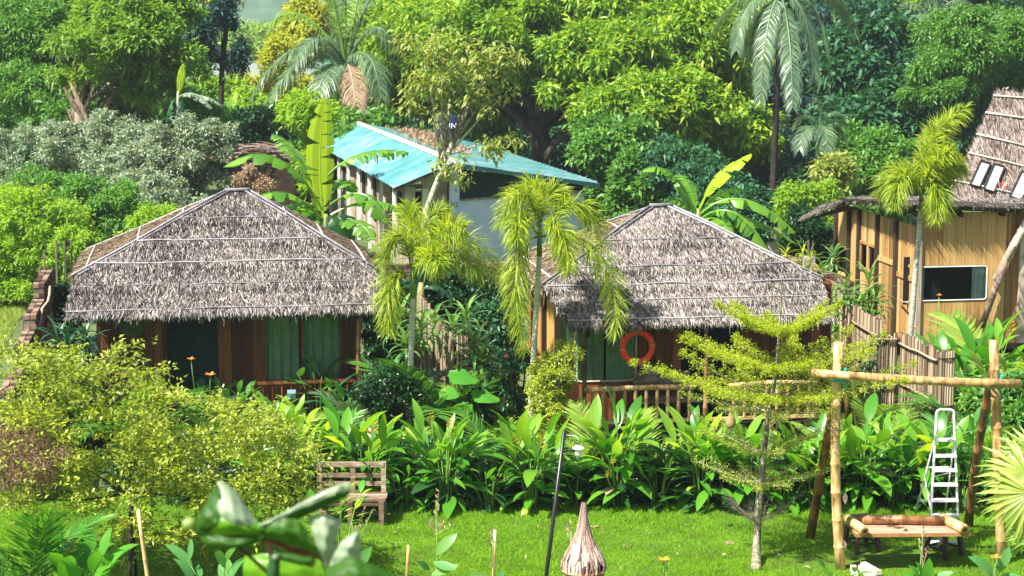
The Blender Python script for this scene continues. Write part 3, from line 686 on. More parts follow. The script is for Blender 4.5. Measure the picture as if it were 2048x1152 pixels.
def thatch_np(poly, n, rs, Ln=0.22, Wd=0.028, lift=0.035, down=None, wob=0.35, off=0.02, courses=None, zr=None):
    """reed blades laid down a slope inside a planar polygon"""
    poly = [np.array(p, dtype=float) for p in poly]
    nr = np.cross(poly[1] - poly[0], poly[2] - poly[0]); nr = nr / np.linalg.norm(nr)
    if nr[2] < 0: nr = -nr
    dn = np.array([0, 0, -1.0]) - nr * (-nr[2]); dn = dn / np.linalg.norm(dn)
    if down is not None: dn = np.array(down)
    sd = np.cross(nr, dn)
    tris = [(poly[0], poly[i], poly[i + 1]) for i in range(1, len(poly) - 1)]
    ar = np.array([np.linalg.norm(np.cross(b - a, c - a)) for a, b, c in tris])
    pick = rs.choice(len(tris), n, p=ar / ar.sum())
    A = np.array([t[0] for t in tris])[pick]; B = np.array([t[1] for t in tris])[pick]; C = np.array([t[2] for t in tris])[pick]
    r1 = np.sqrt(rs.rand(n, 1)); r2 = rs.rand(n, 1)
    p = A * (1 - r1) + B * r1 * (1 - r2) + C * r1 * r2
    a = rs.normal(0, wob, (n, 1))
    d = dn * np.cos(a) + sd * np.sin(a); s = np.cross(nr, d)
    l = Ln * rs.uniform(0.5, 1.3, (n, 1)); w = Wd * rs.uniform(0.6, 1.5, (n, 1)); h = lift * rs.uniform(0.1, 1.3, (n, 1))
    p = p - d * l * 0.4 + nr * (off * rs.rand(n, 1))
    if courses is not None:                       # each course is thicker at its lower end and laps over the next
        uu = (zr[0] - p[:, 2]) / (zr[0] - zr[1]); cb = np.array([0] + list(courses) + [1.02]); k_ = np.clip(np.searchsorted(cb, uu) - 1, 0, len(cb) - 2)
        fr = np.clip((uu - cb[k_]) / (cb[k_ + 1] - cb[k_]), 0, 1); p = p + nr * (0.034 * fr[:, None] ** 1.5 * rs.uniform(.6, 1.2, (n, 1)))
        # ends of a course stop raggedly at its edge
    tip = p + d * l + nr * h; m = p + d * l * 0.6 + nr * (h * 0.75 + 0.008)
    v = np.stack([p, m - s * w / 2, tip, m + s * w / 2], 1).reshape(-1, 3)
    b = np.arange(n)[:, None] * 4
    t = np.concatenate([b + np.array([[0, 2, 1]]), b + np.array([[0, 3, 2]])], 1).reshape(-1, 3)
    return v, t
def join_np(parts):
    vs_, ts, o = [], [], 0
    for v, t in parts:
        vs_.append(v); ts.append(t + o); o += len(v)
    return np.concatenate(vs_), np.concatenate(ts)
def fringe_np(a, b, n, rs, Ln=0.16, Wd=0.035, out=(0, -1, 0)):
    a, b = np.array(a), np.array(b); e = (b - a) / np.linalg.norm(b - a)
    u = np.sort(rs.rand(n)); L1 = np.linalg.norm(b - a)
    p = a + (b - a) * u[:, None] + np.array(out) * rs.uniform(-0.04, 0.05, (n, 1)) + np.array([0, 0, 1]) * rs.uniform(0.0, 0.05, (n, 1))
    cl = 0.55 + 0.5 * np.abs(np.sin(u * L1 * 7 + 2 * np.sin(u * L1 * 2.3)))
    l = Ln * rs.uniform(0.25, 1.0, n) * cl + (rs.rand(n) > 0.97) * Ln * 0.6
    d = norm(np.array([0, 0, -1.0]) + e * rs.normal(0, 0.16, (n, 1)) + np.array(out) * rs.uniform(-0.1, 0.45, (n, 1)))
    w = Wd * rs.uniform(0.5, 1.3, (n, 1)); tw = norm(e + np.array(out) * rs.normal(0, 0.6, (n, 1)))
    tip = p + d * l[:, None]; m = p + d * l[:, None] * 0.35
    v = np.stack([p - tw * w * .45, m - tw * w * .5, tip, m + tw * w * .5, p + tw * w * .45], 1).reshape(-1, 3)
    b_ = np.arange(n)[:, None] * 5
    t = np.concatenate([b_ + np.array([[0, 1, 4]]), b_ + np.array([[1, 3, 4]]), b_ + np.array([[1, 2, 3]])], 1).reshape(-1, 3)
    return v, t
def rounded(c, w, h, r, k=4):
    """rounded rectangle in the x-z plane round c"""
    pts = []
    for sx, sz, a0 in ((1, 1, 0), (-1, 1, 90), (-1, -1, 180), (1, -1, 270)):
        for i in range(k + 1):
            a = math.radians(a0 + 90 * i / k)
            pts.append(Vector((c[0] + sx * (w / 2 - r) + r * math.cos(a), c[1], c[2] + sz * (h / 2 - r) + r * math.sin(a))))
    return pts + [pts[0], pts[1]]
def curtain(t, x0, x1, y, z0, z1, mat, waves, amp=0.045, name='curtain', axis='x'):
    n = waves * 6; vs_ = []; fs = []
    for i in range(n + 1):
        u = i / n; x = x0 + (x1 - x0) * u; w = amp * math.sin(u * waves * 2 * math.pi) * (0.7 + 0.3 * math.sin(u * 17))
        for z in (z0, z1):
            vs_.append((x, y + w, z) if axis == 'x' else (y + w, x, z))
    for i in range(n): fs.append((2 * i, 2 * i + 2, 2 * i + 3, 2 * i + 1))
    return MB().add(vs_, fs).build(name, MAT[mat], t, smooth=True)

# ------------------------------------------------------------------ the thatched huts
def hut(label, pl, pr, hl, hr, apex, za, ze, zm, main_depth, ridge, battens, seed, wall_px, deck):
    rs = np.random.RandomState(seed)
    A = P(pl[0], pl[1], ze); B = P(pr[0], pr[1], ze)
    Yp = (A.y + B.y) / 2; xl, xr = A.x, B.x
    ap = P(apex[0], apex[1], za); tanp = (za - ze) / (ap.y - Yp)
    Ym = Yp + (zm - ze) / tanp
    ml = PY(hl[0], hl[1], Ym).x; mr = PY(hr[0], hr[1], Ym).x
    Yr = Ym + main_depth
    base = Vector(((xl + xr) / 2, (Yp + Yr) / 2, 0))
    t = thing('thatched_hut', label, 'hut', base)
    R0 = Vector((ap.x - ridge / 2, ap.y, za)); R1 = Vector((ap.x + ridge / 2, ap.y, za))
    FLc, FRc = Vector((ml, Ym, zm)), Vector((mr, Ym, zm)); BL, BR = Vector((ml, Yr, zm)), Vector((mr, Yr, zm))
    PL, PR = Vector((xl, Yp, ze)), Vector((xr, Yp, ze))
    faces = {'front': [R0, FLc, PL, PR, FRc, R1], 'left': [R0, BL, FLc], 'right': [R1, FRc, BR], 'back': [R1, BR, BL, R0]}
    mb = MB()
    for f in faces.values():
        nn = (f[1] - f[0]).cross(f[2] - f[0]).normalized()
        if nn.z < 0: nn = -nn
        k = len(f); lo = [p - nn * 0.09 - Vector((0, 0, 0.0)) for p in f]; up = [p - nn * 0.004 for p in f]
        mb.add(up + lo, [tuple(range(k)), tuple(range(k, 2 * k))[::-1]] + [(i, (i + 1) % k, (i + 1) % k + k, i + k) for i in range(k)])
    roof = mb.build('roof', MAT['thatch_base'], t)
    v, tr = join_np([thatch_np(faces['front'], 34000, rs, 0.23, 0.0135, 0.024, wob=0.26, courses=battens, zr=(za, ze)), fringe_np(PL, PR, 760, rs, 0.15, 0.03), fringe_np(PL + (FLc - PL) * .1, FLc, 120, rs, 0.1, 0.03, (-1, 0, 0)), fringe_np(PR, FRc, 120, rs, 0.1, 0.03, (1, 0, 0))])
    link_mesh('reed_thatch', np_mesh('reed_thatch', v - np.array(base), tr, None, MAT['thatch']), roof, None, 'stuff')
    v, tr = join_np([thatch_np(faces['left'], 11000, rs, 0.26, 0.018, 0.03), thatch_np(faces['right'], 11000, rs, 0.26, 0.018, 0.03), thatch_np(faces['back'], 3500, rs, 0.3, 0.04, 0.04),
                     fringe_np(FLc, BL, 420, rs, 0.26, 0.035, (-1, 0, 0)), fringe_np(FRc, BR, 420, rs, 0.26, 0.035, (1, 0, 0))])
    link_mesh('side_thatch', np_mesh('side_thatch', v - np.array(base), tr, None, MAT['thatch_warm']), roof, None, 'stuff')
    nf = (PL - R0).cross(PR - R0).normalized(); nf = nf if nf.z > 0 else -nf
    um = (za - zm) / (za - ze)
    for i, u in enumerate(battens):
        y = ap.y + (Yp - ap.y) * u; z = za + (ze - za) * u
        if u < um: a, b = R0.lerp(FLc, u / um), R1.lerp(FRc, u / um)
        else: s = (u - um) / (1 - um); a, b = FLc.lerp(PL, s), FRc.lerp(PR, s)
        k = 9; pts = [a.lerp(b, j / k) + nf * 0.062 + Vector((0, 0, rs.normal(0, 0.008))) + nf * rs.normal(0, .004) for j in range(k + 1)]
        MB().tube(pts, [0.014 if i != 3 else 0.008] * (k + 1), 6).build('batten', MAT['batten'], roof, True)
    for a, b in ((R0, FLc), (R1, FRc), (R0, BL), (R1, BR)):
        for dx in ((-0.05, 0.05) if b in (FLc, FRc) else (0,)):
            e = Vector((dx, 0, 0.05)); MB().tube([a + e, a.lerp(b, .3) + e + Vector((0, 0, .012)), a.lerp(b, .65) + e - Vector((0, 0, .01)), b + e], 0.019, 6).build('hip_pole', MAT['batten'], roof, True)
    MB().tube([R0 + Vector((-.05, 0, .06)), R1 + Vector((.05, 0, .06))], 0.035, 6).build('ridge_pole', MAT['batten'], roof, True)
    for (fa, fb, c, sgn) in ((R0, FLc, BL, -1), (R1, FRc, BR, 1)):
        nn = (fb - fa).cross(c - fa).normalized(); nn = nn if nn.z > 0 else -nn
        for u in (0.3, 0.6, 0.93):
            MB().tube([fa.lerp(fb, u) + nn * 0.05, (fa.lerp(fb, u) + fa.lerp(c, u)) / 2 + nn * 0.06, fa.lerp(c, u) + nn * 0.05], 0.016, 6).build('side_batten', MAT['batten_pale'], roof, True)
    return t, dict(Yp=Yp, Ym=Ym, Yr=Yr, xl=xl, xr=xr, ml=ml, mr=mr, ze=ze, zm=zm, rs=rs, base=base)

# left hut
t, h = hut('left thatched hut with hipped grey reed roof and dark timber front', (133, 626), (777, 634), (150, 545), (750, 548), (475, 386), 4.0, 2.25, 2.8, 3.7, 0.34,
           [.235, .42, .60, .775, .965], 71, None, 0.5)
rs = h['rs']; YW = h['Yp'] + 0.95; dk = 0.5
wx = lambda px, py=700: PY(px, py, YW).x
x0, x1 = wx(203), wx(716)
MB().box(((x0 + x1) / 2, (h['Yp'] + h['Yr']) / 2 + 0.1, dk - 0.06), (x1 - x0 + 0.3, h['Yr'] - h['Yp'] - 0.6, 0.12)).build('floor', MAT['darkwood'], t)
for px, py in ((x0, h['Yp'] + .5), (x1, h['Yp'] + .5), (x0, h['Yr'] - .6), (x1, h['Yr'] - .6), ((x0 + x1) / 2, h['Yp'] + .5)):
    piece('stilt', 'cane', 'darkwood', t, (px, py, 0.22), (0.14, 0.14, 0.48))
Ztop = 2.72
plank_wall(t, (x0, YW), (wx(330), YW), dk, Ztop, 0.17, 0.03, 'redwood', rs)
plank_wall(t, (wx(442), YW), (wx(526), YW), dk, Ztop, 0.17, 0.03, 'redwood', rs)
zb, zt = PY(600, 762, YW).z, 2.5
plank_wall(t, (wx(526), YW), (wx(684), YW), dk, zb, 0.17, 0.03, 'redwood', rs)
plank_wall(t, (wx(684), YW), (x1, YW), dk, Ztop, 0.14, 0.03, 'redwood', rs)
plank_wall(t, (x0 + .02, h['Yr'] - .5), (x0 + .02, YW + .03), dk, Ztop + 0.05, 0.2, 0.03, 'redwood', rs)
plank_wall(t, (x1 - .02, YW + .03), (x1 - .02, h['Yr'] - .5), dk, Ztop + 0.05, 0.2, 0.03, 'redwood', rs)
MB().box(((x0 + x1) / 2, h['Yr'] - .5, (dk + Ztop) / 2), (x1 - x0, 0.04, Ztop - dk)).build('rear_wall', MAT['redwood'], t)
dr = MB().box(((wx(330) + wx(442)) / 2, YW + 0.10, (dk + 2.5) / 2), (wx(442) - wx(330), 0.03, 2.5 - dk)).build('door', MAT['net'], t)
for i in range(22):
    piece('louvre', 'box', 'net', dr, ((wx(330) + wx(400)) / 2, YW + 0.075, dk + 0.15 + i * 0.085), (wx(400) - wx(330) - 0.06, 0.012, 0.075), 0, Matrix.Rotation(0.5, 4, 'X'))
for px in (330, 441):
    piece('door_post', 'box', 'redwood', t, (wx(px), YW - 0.005, (dk + Ztop) / 2), (0.08, 0.08, Ztop - dk))
wn_ = thingless = MB()
fx0, fx1 = wx(528), wx(682)
fr = MB()
for a, b in (((fx0, zb), (fx1, zb)), ((fx0, zt), (fx1, zt)), ((fx0, zb), (fx0, zt)), ((fx1, zb), (fx1, zt)), (((fx0 + fx1) / 2, zb), ((fx0 + fx1) / 2, zt))):
    fr.beam((a[0], YW - 0.01, a[1]), (b[0], YW - 0.01, b[1]), 0.045, 0.045, Vector((0, 1, 0)))
win = fr.build('window', MAT['redwood'], t)
MB().box(((fx0 + fx1) / 2, YW - 0.004, (zb + zt) / 2), (fx1 - fx0, 0.006, zt - zb)).build('pane', MAT['glass'], win)
curtain(win, fx0, (fx0 + fx1) / 2 - .05, YW + 0.07, zb, zt, 'curtain_green', 4, .06)
curtain(win, (fx0 + fx1) / 2 + .03, fx1, YW + 0.07, zb, zt, 'curtain_green', 4, .06)
for px in (203, 712):
    mb = MB(); bamboo(mb, (wx(px, 640), h['Yp'] + .22, dk), (wx(px, 640), h['Yp'] + .22, 2.34), 0.045, rs=rs); mb.build('porch_post', MAT['bamboo_dark'], t, True)
rl = MB().beam((wx(510), h['Yp'] + .38, 1.02), (wx(705), h['Yp'] + .38, 1.02), 0.06, 0.05).build('railing', MAT['redwood'], t)
for i in range(12):
    x = wx(505) + (wx(708) - wx(505)) * i / 11
    piece('baluster', 'cane', 'redwood', rl, (x, h['Yp'] + .38, 0.76), (0.045, 0.045, 0.5))
HL = h

# right hut
t, h = hut('right thatched hut with hipped reed roof, bamboo railing and green curtained window', (1124, 641), (1693, 656), (1090, 585), (1640, 598), (1322, 417), 3.87, 2.25, 2.8, 3.6, 0.3,
           [.30, .53, .68, .81, .965], 72, None, 0.5)
rs = h['rs']; YW = h['Yp'] + 0.95
x0, x1 = wx(1118), wx(1660)
MB().box(((x0 + x1) / 2, (h['Yp'] + h['Yr']) / 2 + 0.1, dk - 0.06), (x1 - x0 + 0.3, h['Yr'] - h['Yp'] - 0.6, 0.12)).build('floor', MAT['darkwood'], t)
for px, py in ((x0, h['Yp'] + .5), (x1, h['Yp'] + .5), (x0, h['Yr'] - .6), (x1, h['Yr'] - .6), ((x0 + x1) / 2, h['Yp'] + .5)):
    piece('stilt', 'cane', 'darkwood', t, (px, py, 0.22), (0.14, 0.14, 0.48))
zb, zt = PY(1200, 762, YW).z, 2.42
plank_wall(t, (x0, YW), (wx(1276), YW), dk, zb - 0.02, 0.17, 0.03, 'redwood', rs)
plank_wall(t, (wx(1276), YW), (wx(1362), YW), dk, Ztop, 0.14, 0.03, 'redwood', rs)
plank_wall(t, (wx(1480), YW), (x1, YW), dk, Ztop, 0.17, 0.03, 'redwood', rs)
plank_wall(t, (x0 + .02, h['Yr'] - .5), (x0 + .02, YW + .03), dk - .1, Ztop + 0.05, 0.22, 0.03, 'orangewood', rs)
plank_wall(t, (x1 - .02, YW + .03), (x1 - .02, h['Yr'] - .5), dk, Ztop + 0.05, 0.22, 0.03, 'redwood', rs)
MB().box(((x0 + x1) / 2, h['Yr'] - .5, (dk + Ztop) / 2), (x1 - x0, 0.04, Ztop - dk)).build('rear_wall', MAT['redwood'], t)
MB().beam((x0 - .03, YW - .05, 1.25), (x0 - .03, h['Yr'] - .5, 1.25), 0.04, 0.12).build('wall_rail', MAT['orangewood'], t)
for yy in (YW - .02, YW + 1.2, YW + 2.3):
    piece('corner_post', 'box', 'darkwood', t, (x0 - .03, yy, (dk + Ztop) / 2), (0.09, 0.09, Ztop - dk + .1))
MB().box(((wx(1362) + wx(1480)) / 2, YW + 0.12, (dk + 2.5) / 2), (wx(1480) - wx(1362), 0.03, 2.5 - dk)).build('door', MAT['darkroom'], t)
fx0, fx1 = wx(1150), wx(1272)
win = MB().tube(rounded(((fx0 + fx1) / 2, YW - 0.02, (zb + zt) / 2), fx1 - fx0, zt - zb, 0.10), 0.018, 6, False).build('window', MAT['greywood'], t)
MB().box(((fx0 + fx1) / 2, YW - 0.004, (zb + zt) / 2), (fx1 - fx0 - .02, 0.006, zt - zb - .02)).build('pane', MAT['glass'], win)
curtain(win, fx0 - .25, (fx0 + fx1) / 2 - .02, YW + 0.06, zb, zt + .2, 'curtain_green', 4, .06)
curtain(win, (fx0 + fx1) / 2 + .02, fx1, YW + 0.06, zb, zt + .2, 'curtain_green', 3, .06)
for px in (1149, 1388, 1668):
    mb = MB(); bamboo(mb, (wx(px, 640), h['Yp'] + .18, dk), (wx(px, 640), h['Yp'] + .18, 2.34), 0.04, rs=rs); mb.build('porch_post', MAT['bamboo_dark'], t, True)
zr = PY(1300, 777, h['Yp'] + .1).z
mb = MB(); bamboo(mb, (wx(1150), h['Yp'] + .1, zr), (wx(1364), h['Yp'] + .1, zr), 0.045, 0.042, rs=rs)
rl = mb.build('railing', MAT['bamboo'], t, True)
mb = MB(); bamboo(mb, (wx(1432), h['Yp'] + .1, zr), (wx(1602), h['Yp'] + .1, zr), 0.045, 0.042, rs=rs); mb.build('top_rail', MAT['bamboo'], rl, True)
zlo = PY(1300, 842, h['Yp'] + .1).z
mb = MB(); mb.beam((wx(1150), h['Yp'] + .1, zlo), (wx(1602), h['Yp'] + .1, zlo), 0.04, 0.05); mb.build('bottom_rail', MAT['bamboo'], rl)
for px in list(range(1164, 1366, 21)) + list(range(1440, 1600, 21)):
    piece('baluster', 'cane', 'bamboo', rl, (wx(px, 800), h['Yp'] + .1, (zr + zlo) / 2), (0.062, 0.062, zr - zlo - 0.05))
HR = h
# things on and about the huts
bt = thing('porch_bench', 'dark wooden bench inside the right hut porch behind the railing', 'bench', (wx(1320), h['Yp'] + .6, dk))
MB().box((wx(1320), h['Yp'] + .6, dk + .42), (0.95, 0.42, 0.04)).build('seat', MAT['greywood'], bt)
for sx in (-.42, .42):
    for sy in (-.16, .16): piece('leg', 'box', 'darkwood', bt, (wx(1320) + sx, h['Yp'] + .6 + sy, dk + .2), (.05, .05, .4))
piece('backrest', 'box', 'greywood', bt, (wx(1320), h['Yp'] + .82, dk + .7), (.95, .03, .3))
c = PY(1275, 694, h['Yp'] + .25)
rg = thing('life_ring', 'red orange life ring hanging before the right hut window', 'life ring', (c.x, c.y, c.z))
mb = MB(); R_, r_ = 0.245, 0.052
N1, N2 = 40, 12
vv = [(c.x + (R_ + r_ * math.cos(b)) * math.cos(a), c.y + r_ * 0.8 * math.sin(b), c.z + (R_ + r_ * math.cos(b)) * math.sin(a)) for a in [2 * math.pi * i / N1 for i in range(N1)] for b in [2 * math.pi * j / N2 for j in range(N2)]]
mb.add(vv, [(i * N2 + j, i * N2 + (j + 1) % N2, ((i + 1) % N1) * N2 + (j + 1) % N2, ((i + 1) % N1) * N2 + j) for i in range(N1) for j in range(N2)])
mb.build('ring', MAT['ring'], rg, True)
for a0 in (5, 95, 185, 275):
    a = math.radians(a0 + 3); mb = MB(); pp = [Vector((c.x + R_ * math.cos(a + k * 0.06), c.y, c.z + R_ * math.sin(a + k * 0.06))) for k in (-1, 0, 1)]
    mb.tube(pp, r_ * 1.06, 12, False); mb.build('band', MAT['ringband'], rg, True)
MB().tube([c + Vector((0, 0, R_)), c + Vector((0, 0.02, 0.42))], 0.008, 5).build('cord', MAT['twig'], rg)
c = PY(265, 650, HL['Yp'] + 0.88)
tr_ = thing('wicker_tray', 'round green wicker tray hung on the left hut wall', 'tray', (c.x, c.y, c.z))
MB().add([(c.x + 0.17 * math.cos(i * math.pi / 12), c.y, c.z + .02 + 0.17 * math.sin(i * math.pi / 12)) for i in range(24)], [tuple(range(24))]).build('disc', flat_mat('green_wicker', (0.09, 0.15, 0.04), 0.8), tr_)
for rr in (.11, .17, .205):
    MB().tube([(c.x + rr * math.cos(i * math.pi / 14), c.y - .015, c.z + .02 + rr * math.sin(i * math.pi / 14)) for i in range(30)], .012, 6, False).build('rim', flat_mat('green_rim', (0.14, 0.20, 0.06), 0.8), tr_, True)
c = PY(1173, 655, HR['Yp'] + .3)
nt1 = thing('hanging_nest', 'dark teardrop nest hanging before the green curtain of the right hut', 'nest', (c.x, c.y, c.z))
MB().lathe((c.x, c.y, c.z), [(.0, -.17), (.05, -.15), (.065, -.09), (.05, -.02), (.025, .08), (.01, .2), (.005, .35)], 12).build('shell', MAT['darkwood'], nt1, True)
c = PY(583, 789, HL['Yp'] + .14)
MB().box(c, (.14, .012, .16)).single('blank_plate', flat_mat('pale_blue_plate', (.35, .5, .62)), 'small pale blue plate on the left hut railing', 'plate', (c.x, c.y, c.z))
c = PY(187, 690, HL['Yp'] + .5)
bx = thing('utility_box', 'small white box beside the left end of the left hut', 'box', (c.x, c.y, c.z - .12))
MB().box((c.x, c.y, c.z), (.18, .3, .2)).build('casing', MAT['white'], bx); MB().box((c.x, c.y - .01, c.z + .115), (.21, .34, .03)).build('lid', MAT['concrete'], bx)
piece('post', 'box', 'darkwood', bx, (c.x, c.y + .05, (c.z - .1) / 2), (.06, .06, c.z - .12))

# ------------------------------------------------------------------ the house with the teal roof
A = P(705, 244, 3.1); B = P(906, 325, 3.1); C_ = P(1199, 367, 2.2); E = P(787, 376, 2.4)
F = A + (E - B); D = A + (C_ - B)
hb = (A + B + C_ + E) / 4; hb.z = 0
t = thing('village_house', 'white house with bluish shaded walls under a teal corrugated metal roof', 'house', hb)
rs = np.random.RandomState(5)
def roof_sheets(R0, R1, E0, E1, n, name):
    for i in range(n):
        a, b = i / n, (i + 1) / n; m = 6; vs_ = []
        nn = (R1 - R0).cross(E0 - R0).normalized(); nn = nn if nn.z > 0 else -nn
        for k in range(m + 1):
            u = a + (b - a) * (k / m) + (0.002 if k == m else 0)
            off = nn * (0.05 * (1 if k % 3 == 1 else 0) + 0.004 * (i % 2))
            vs_ += [R0.lerp(R1, u) + off, E0.lerp(E1, u) + off + (E0 - R0).normalized() * rs.uniform(-.01, .01)]
        MB().add(vs_, [(2 * k, 2 * k + 1, 2 * k + 3, 2 * k + 2) for k in range(m)]).build(name, MAT['roofteal'], t)
roof_sheets(A, B, F, E, 17, 'roof_sheet')
roof_sheets(A, B, D, C_, 17, 'roof_sheet')
MB().tube([A + Vector((0, 0, .03)), B + Vector((0, 0, .03))], 0.09, 6).build('ridge_cap', MAT['ridge'], t)
for p, q in ((B, E), (B, C_)): MB().beam(p - Vector((0, 0, .07)), q - Vector((0, 0, .07)), 0.04, 0.1).build('fascia', MAT['roofteal'] if q is C_ else MAT['darkwood'], t)
along = (A - B).normalized()
W0 = Vector((B.x, B.y, 0)) + along * 0.5; W1 = Vector((C_.x, C_.y, 0)) + along * 0.5 - (C_ - B).normalized() * 0.45
W1.z = 0
ng = (W1 - W0).normalized()
def wpoly(pts, name, mat, th=0.14, back=along):
    k = len(pts); q = [p + back * th for p in pts]
    return MB().add(pts + q, [tuple(range(k)), tuple(range(k, 2 * k))[::-1]] + [(i, (i + 1) % k, (i + 1) % k + k, i + k) for i in range(k)]).build(name, MAT[mat], t)
def up(p, z): return Vector((p.x, p.y, z))
rz = lambda p: 3.02 + (2.12 - 3.02) * ((p - W0).length / (W1 - W0).length) * 0.93
wpoly([up(W0, 0), up(W1, 0), up(W1, min(1.98, rz(W1))), up(W0, 1.98)], 'gable_wall', 'shadewall_blue')
Wp = W0 + ng * 0.35
wpoly([up(W0, 1.98), up(Wp, 1.98), up(Wp, 2.85), up(W0, 2.92)], 'wall_pillar', 'shadewall_blue')
o_ = wpoly([up(Wp, 2.0), up(W1, 1.9), up(W1, rz(W1)), up(Wp, 2.85)], 'shade_screen', 'net', 0.03, along)
o_.location = Vector(o_.location) + along * 0.1
MB().beam(up(Wp, 2.0) - along * .03, up(W1, 1.95) - along * .03, 0.05, 0.05).build('sill', MAT['greywood'], t)
wd = (Wp + (W1 - Wp) * .62)
# recessed veranda wall left of the pillar, side wall under the left eave
V0 = Vector((E.x, E.y, 0)) + along * 0.9 + (B - E).normalized() * 0.5; V0.z = 0
V1 = W0 + along * 0.4
nv = (V1 - V0).normalized()
def vseg(a, b, z0, z1, name, mat, off=0.0):
    p, q = V0.lerp(V1, a) - along * off, V0.lerp(V1, b) - along * off
    return wpoly([up(p, z0), up(q, z0), up(q, z1), up(p, z1)], name, mat, 0.12)
vseg(0, .24, 0, 2.35, 'veranda_wall', 'shadewall_brown'); vseg(.24, .40, 0, 2.2, 'doorway', 'darkroom', -.1)
vseg(.40, 1.0, 0, 2.72, 'veranda_wall', 'shadewall_brown')
vseg(.41, .56, 0, 2.3, 'white_panel', 'white', .03); vseg(.60, .73, .9, 1.9, 'window', 'darkroom', .02)
vseg(.585, .60, .85, 1.95, 'window_frame', 'white', .04); vseg(.665, .68, .85, 1.95, 'window_frame', 'white', .04); vseg(.60, .73, 1.9, 1.95, 'window_frame', 'white', .04)
S0 = V0; S1 = Vector((F.x, F.y, 0)) + (B - E).normalized() * 0.5; S1.z = 0
sd_ = (S1 - S0).normalized(); nx2 = Vector((-sd_.y, sd_.x, 0)); nx2 = nx2 if nx2.x > 0 else -nx2
wpoly([up(S0, 0), up(S1, 0), up(S1, 2.3), up(S0, 2.3)], 'side_wall', 'shadewall_brown', .12, nx2)
Ls = (S1 - S0).length
for i in range(16):
    u = 0.02 + i * 0.062
    p = S0.lerp(S1, u) - nx2 * .25
    if i % 2 == 0: piece('veranda_post', 'box', 'white', t, (p.x, p.y, 1.16), (.09, .09, 2.32), math.atan2(sd_.y, sd_.x))
    q0, q1 = S0.lerp(S1, u + .012) - nx2 * .03, S0.lerp(S1, u + .04) - nx2 * .03
    if i % 3 != 2: wpoly([up(q0, .8), up(q1, .8), up(q1, 2.15), up(q0, 2.15)], 'window', 'darkroom', .02, nx2)
# brush marks on the pillar
pm = W0 + ng * .17 - along * .006
for j, pts in enumerate([[(-.10, .34), (-.14, .30), (-.13, .25), (-.08, .26), (-.07, .31), (-.11, .30)], [(-.02, .32), (-.03, .24), (0, .22)], [(.05, .30), (.10, .31), (.11, .25), (.05, .20), (.12, .19)], [(.02, .17), (.06, .16)]]):
    MB().tube([up(pm, 1.62) + ng * a + Vector((0, 0, b)) for a, b in pts], .009, 5).build('brush_mark', MAT['black'], t)
# dry leaves lying on the right slope
nr_ = (C_ - B).cross(A - B).normalized(); nr_ = nr_ if nr_.z > 0 else -nr_
u = np.clip(rs.beta(2.2, 1.4, 5200), 0, 1)[:, None]; w = np.clip(0.12 + 0.42 * u[:, 0] * .9 + rs.normal(0, 0.09, 5200), 0.01, .9)[:, None]
u = 1 - u
pts = np.array(A) * (1 - u) * (1 - w) + np.array(B) * u * (1 - w) + np.array(D) * (1 - u) * w + np.array(C_) * u * w + np.array(nr_) * rs.uniform(.02, .07, (5200, 1))
k_ = (u[:, 0] > .05) & (u[:, 0] < .75) & (w[:, 0] < .62)
v, tr = leaf_cloud(pts[k_], np.tile(np.array([[0, 0, .1]]), (k_.sum(), 1)), 1, 0.22, 0.05, rs, 0.8, 0.2, 0.1)
v = v - np.array(hb)
link_mesh('dry_leaf_litter', np_mesh('dry_leaf_litter', v, tr, None, MAT['dry']), t, None, 'stuff')
# dark rooftop tank with lettering behind the ridge
c = V(895, 251, 66)
tk = thing('round_sign', 'dark round tank with white lettering above the teal roof', 'sign', (c.x, c.y, c.z - .4))
MB().lathe((c.x, c.y, c.z), [(0, -.46), (.36, -.42), (.40, -.3), (.40, .18), (.36, .22), (.36, .26), (.30, .32), (.16, .38), (0, .40)], 24).build('tank', MAT['navy'], tk, True)
piece('stand', 'box', 'darkwood', tk, (c.x, c.y, (c.z - .46) / 2), (.5, .5, c.z - .46))
tx = bpy.data.curves.new('lettering', 'FONT'); tx.body = 'MEDINA'; tx.size = .26; tx.extrude = .006; tx.align_x = 'CENTER'; tx.align_y = 'CENTER'
tx.materials.append(MAT['white'])
tmp = bpy.data.objects.new('lettering_curve', tx); COL.objects.link(tmp); bpy.context.view_layer.update()
tm = bpy.data.meshes.new_from_object(tmp.evaluated_get(bpy.context.evaluated_depsgraph_get())); bpy.data.objects.remove(tmp)
to = bpy.data.objects.new('lettering', tm); COL.objects.link(to); to.parent = tk
n2 = -ray(895, 251); n2.z = 0; n2.normalize()
to.matrix_local = Matrix.Translation(Vector((0, 0, .4)) + n2 * .412 + Vector((0, 0, 0))) @ Matrix.Rotation(math.atan2(n2.y, n2.x) + math.pi / 2, 4, 'Z') @ Matrix.Rotation(math.pi / 2, 4, 'X')

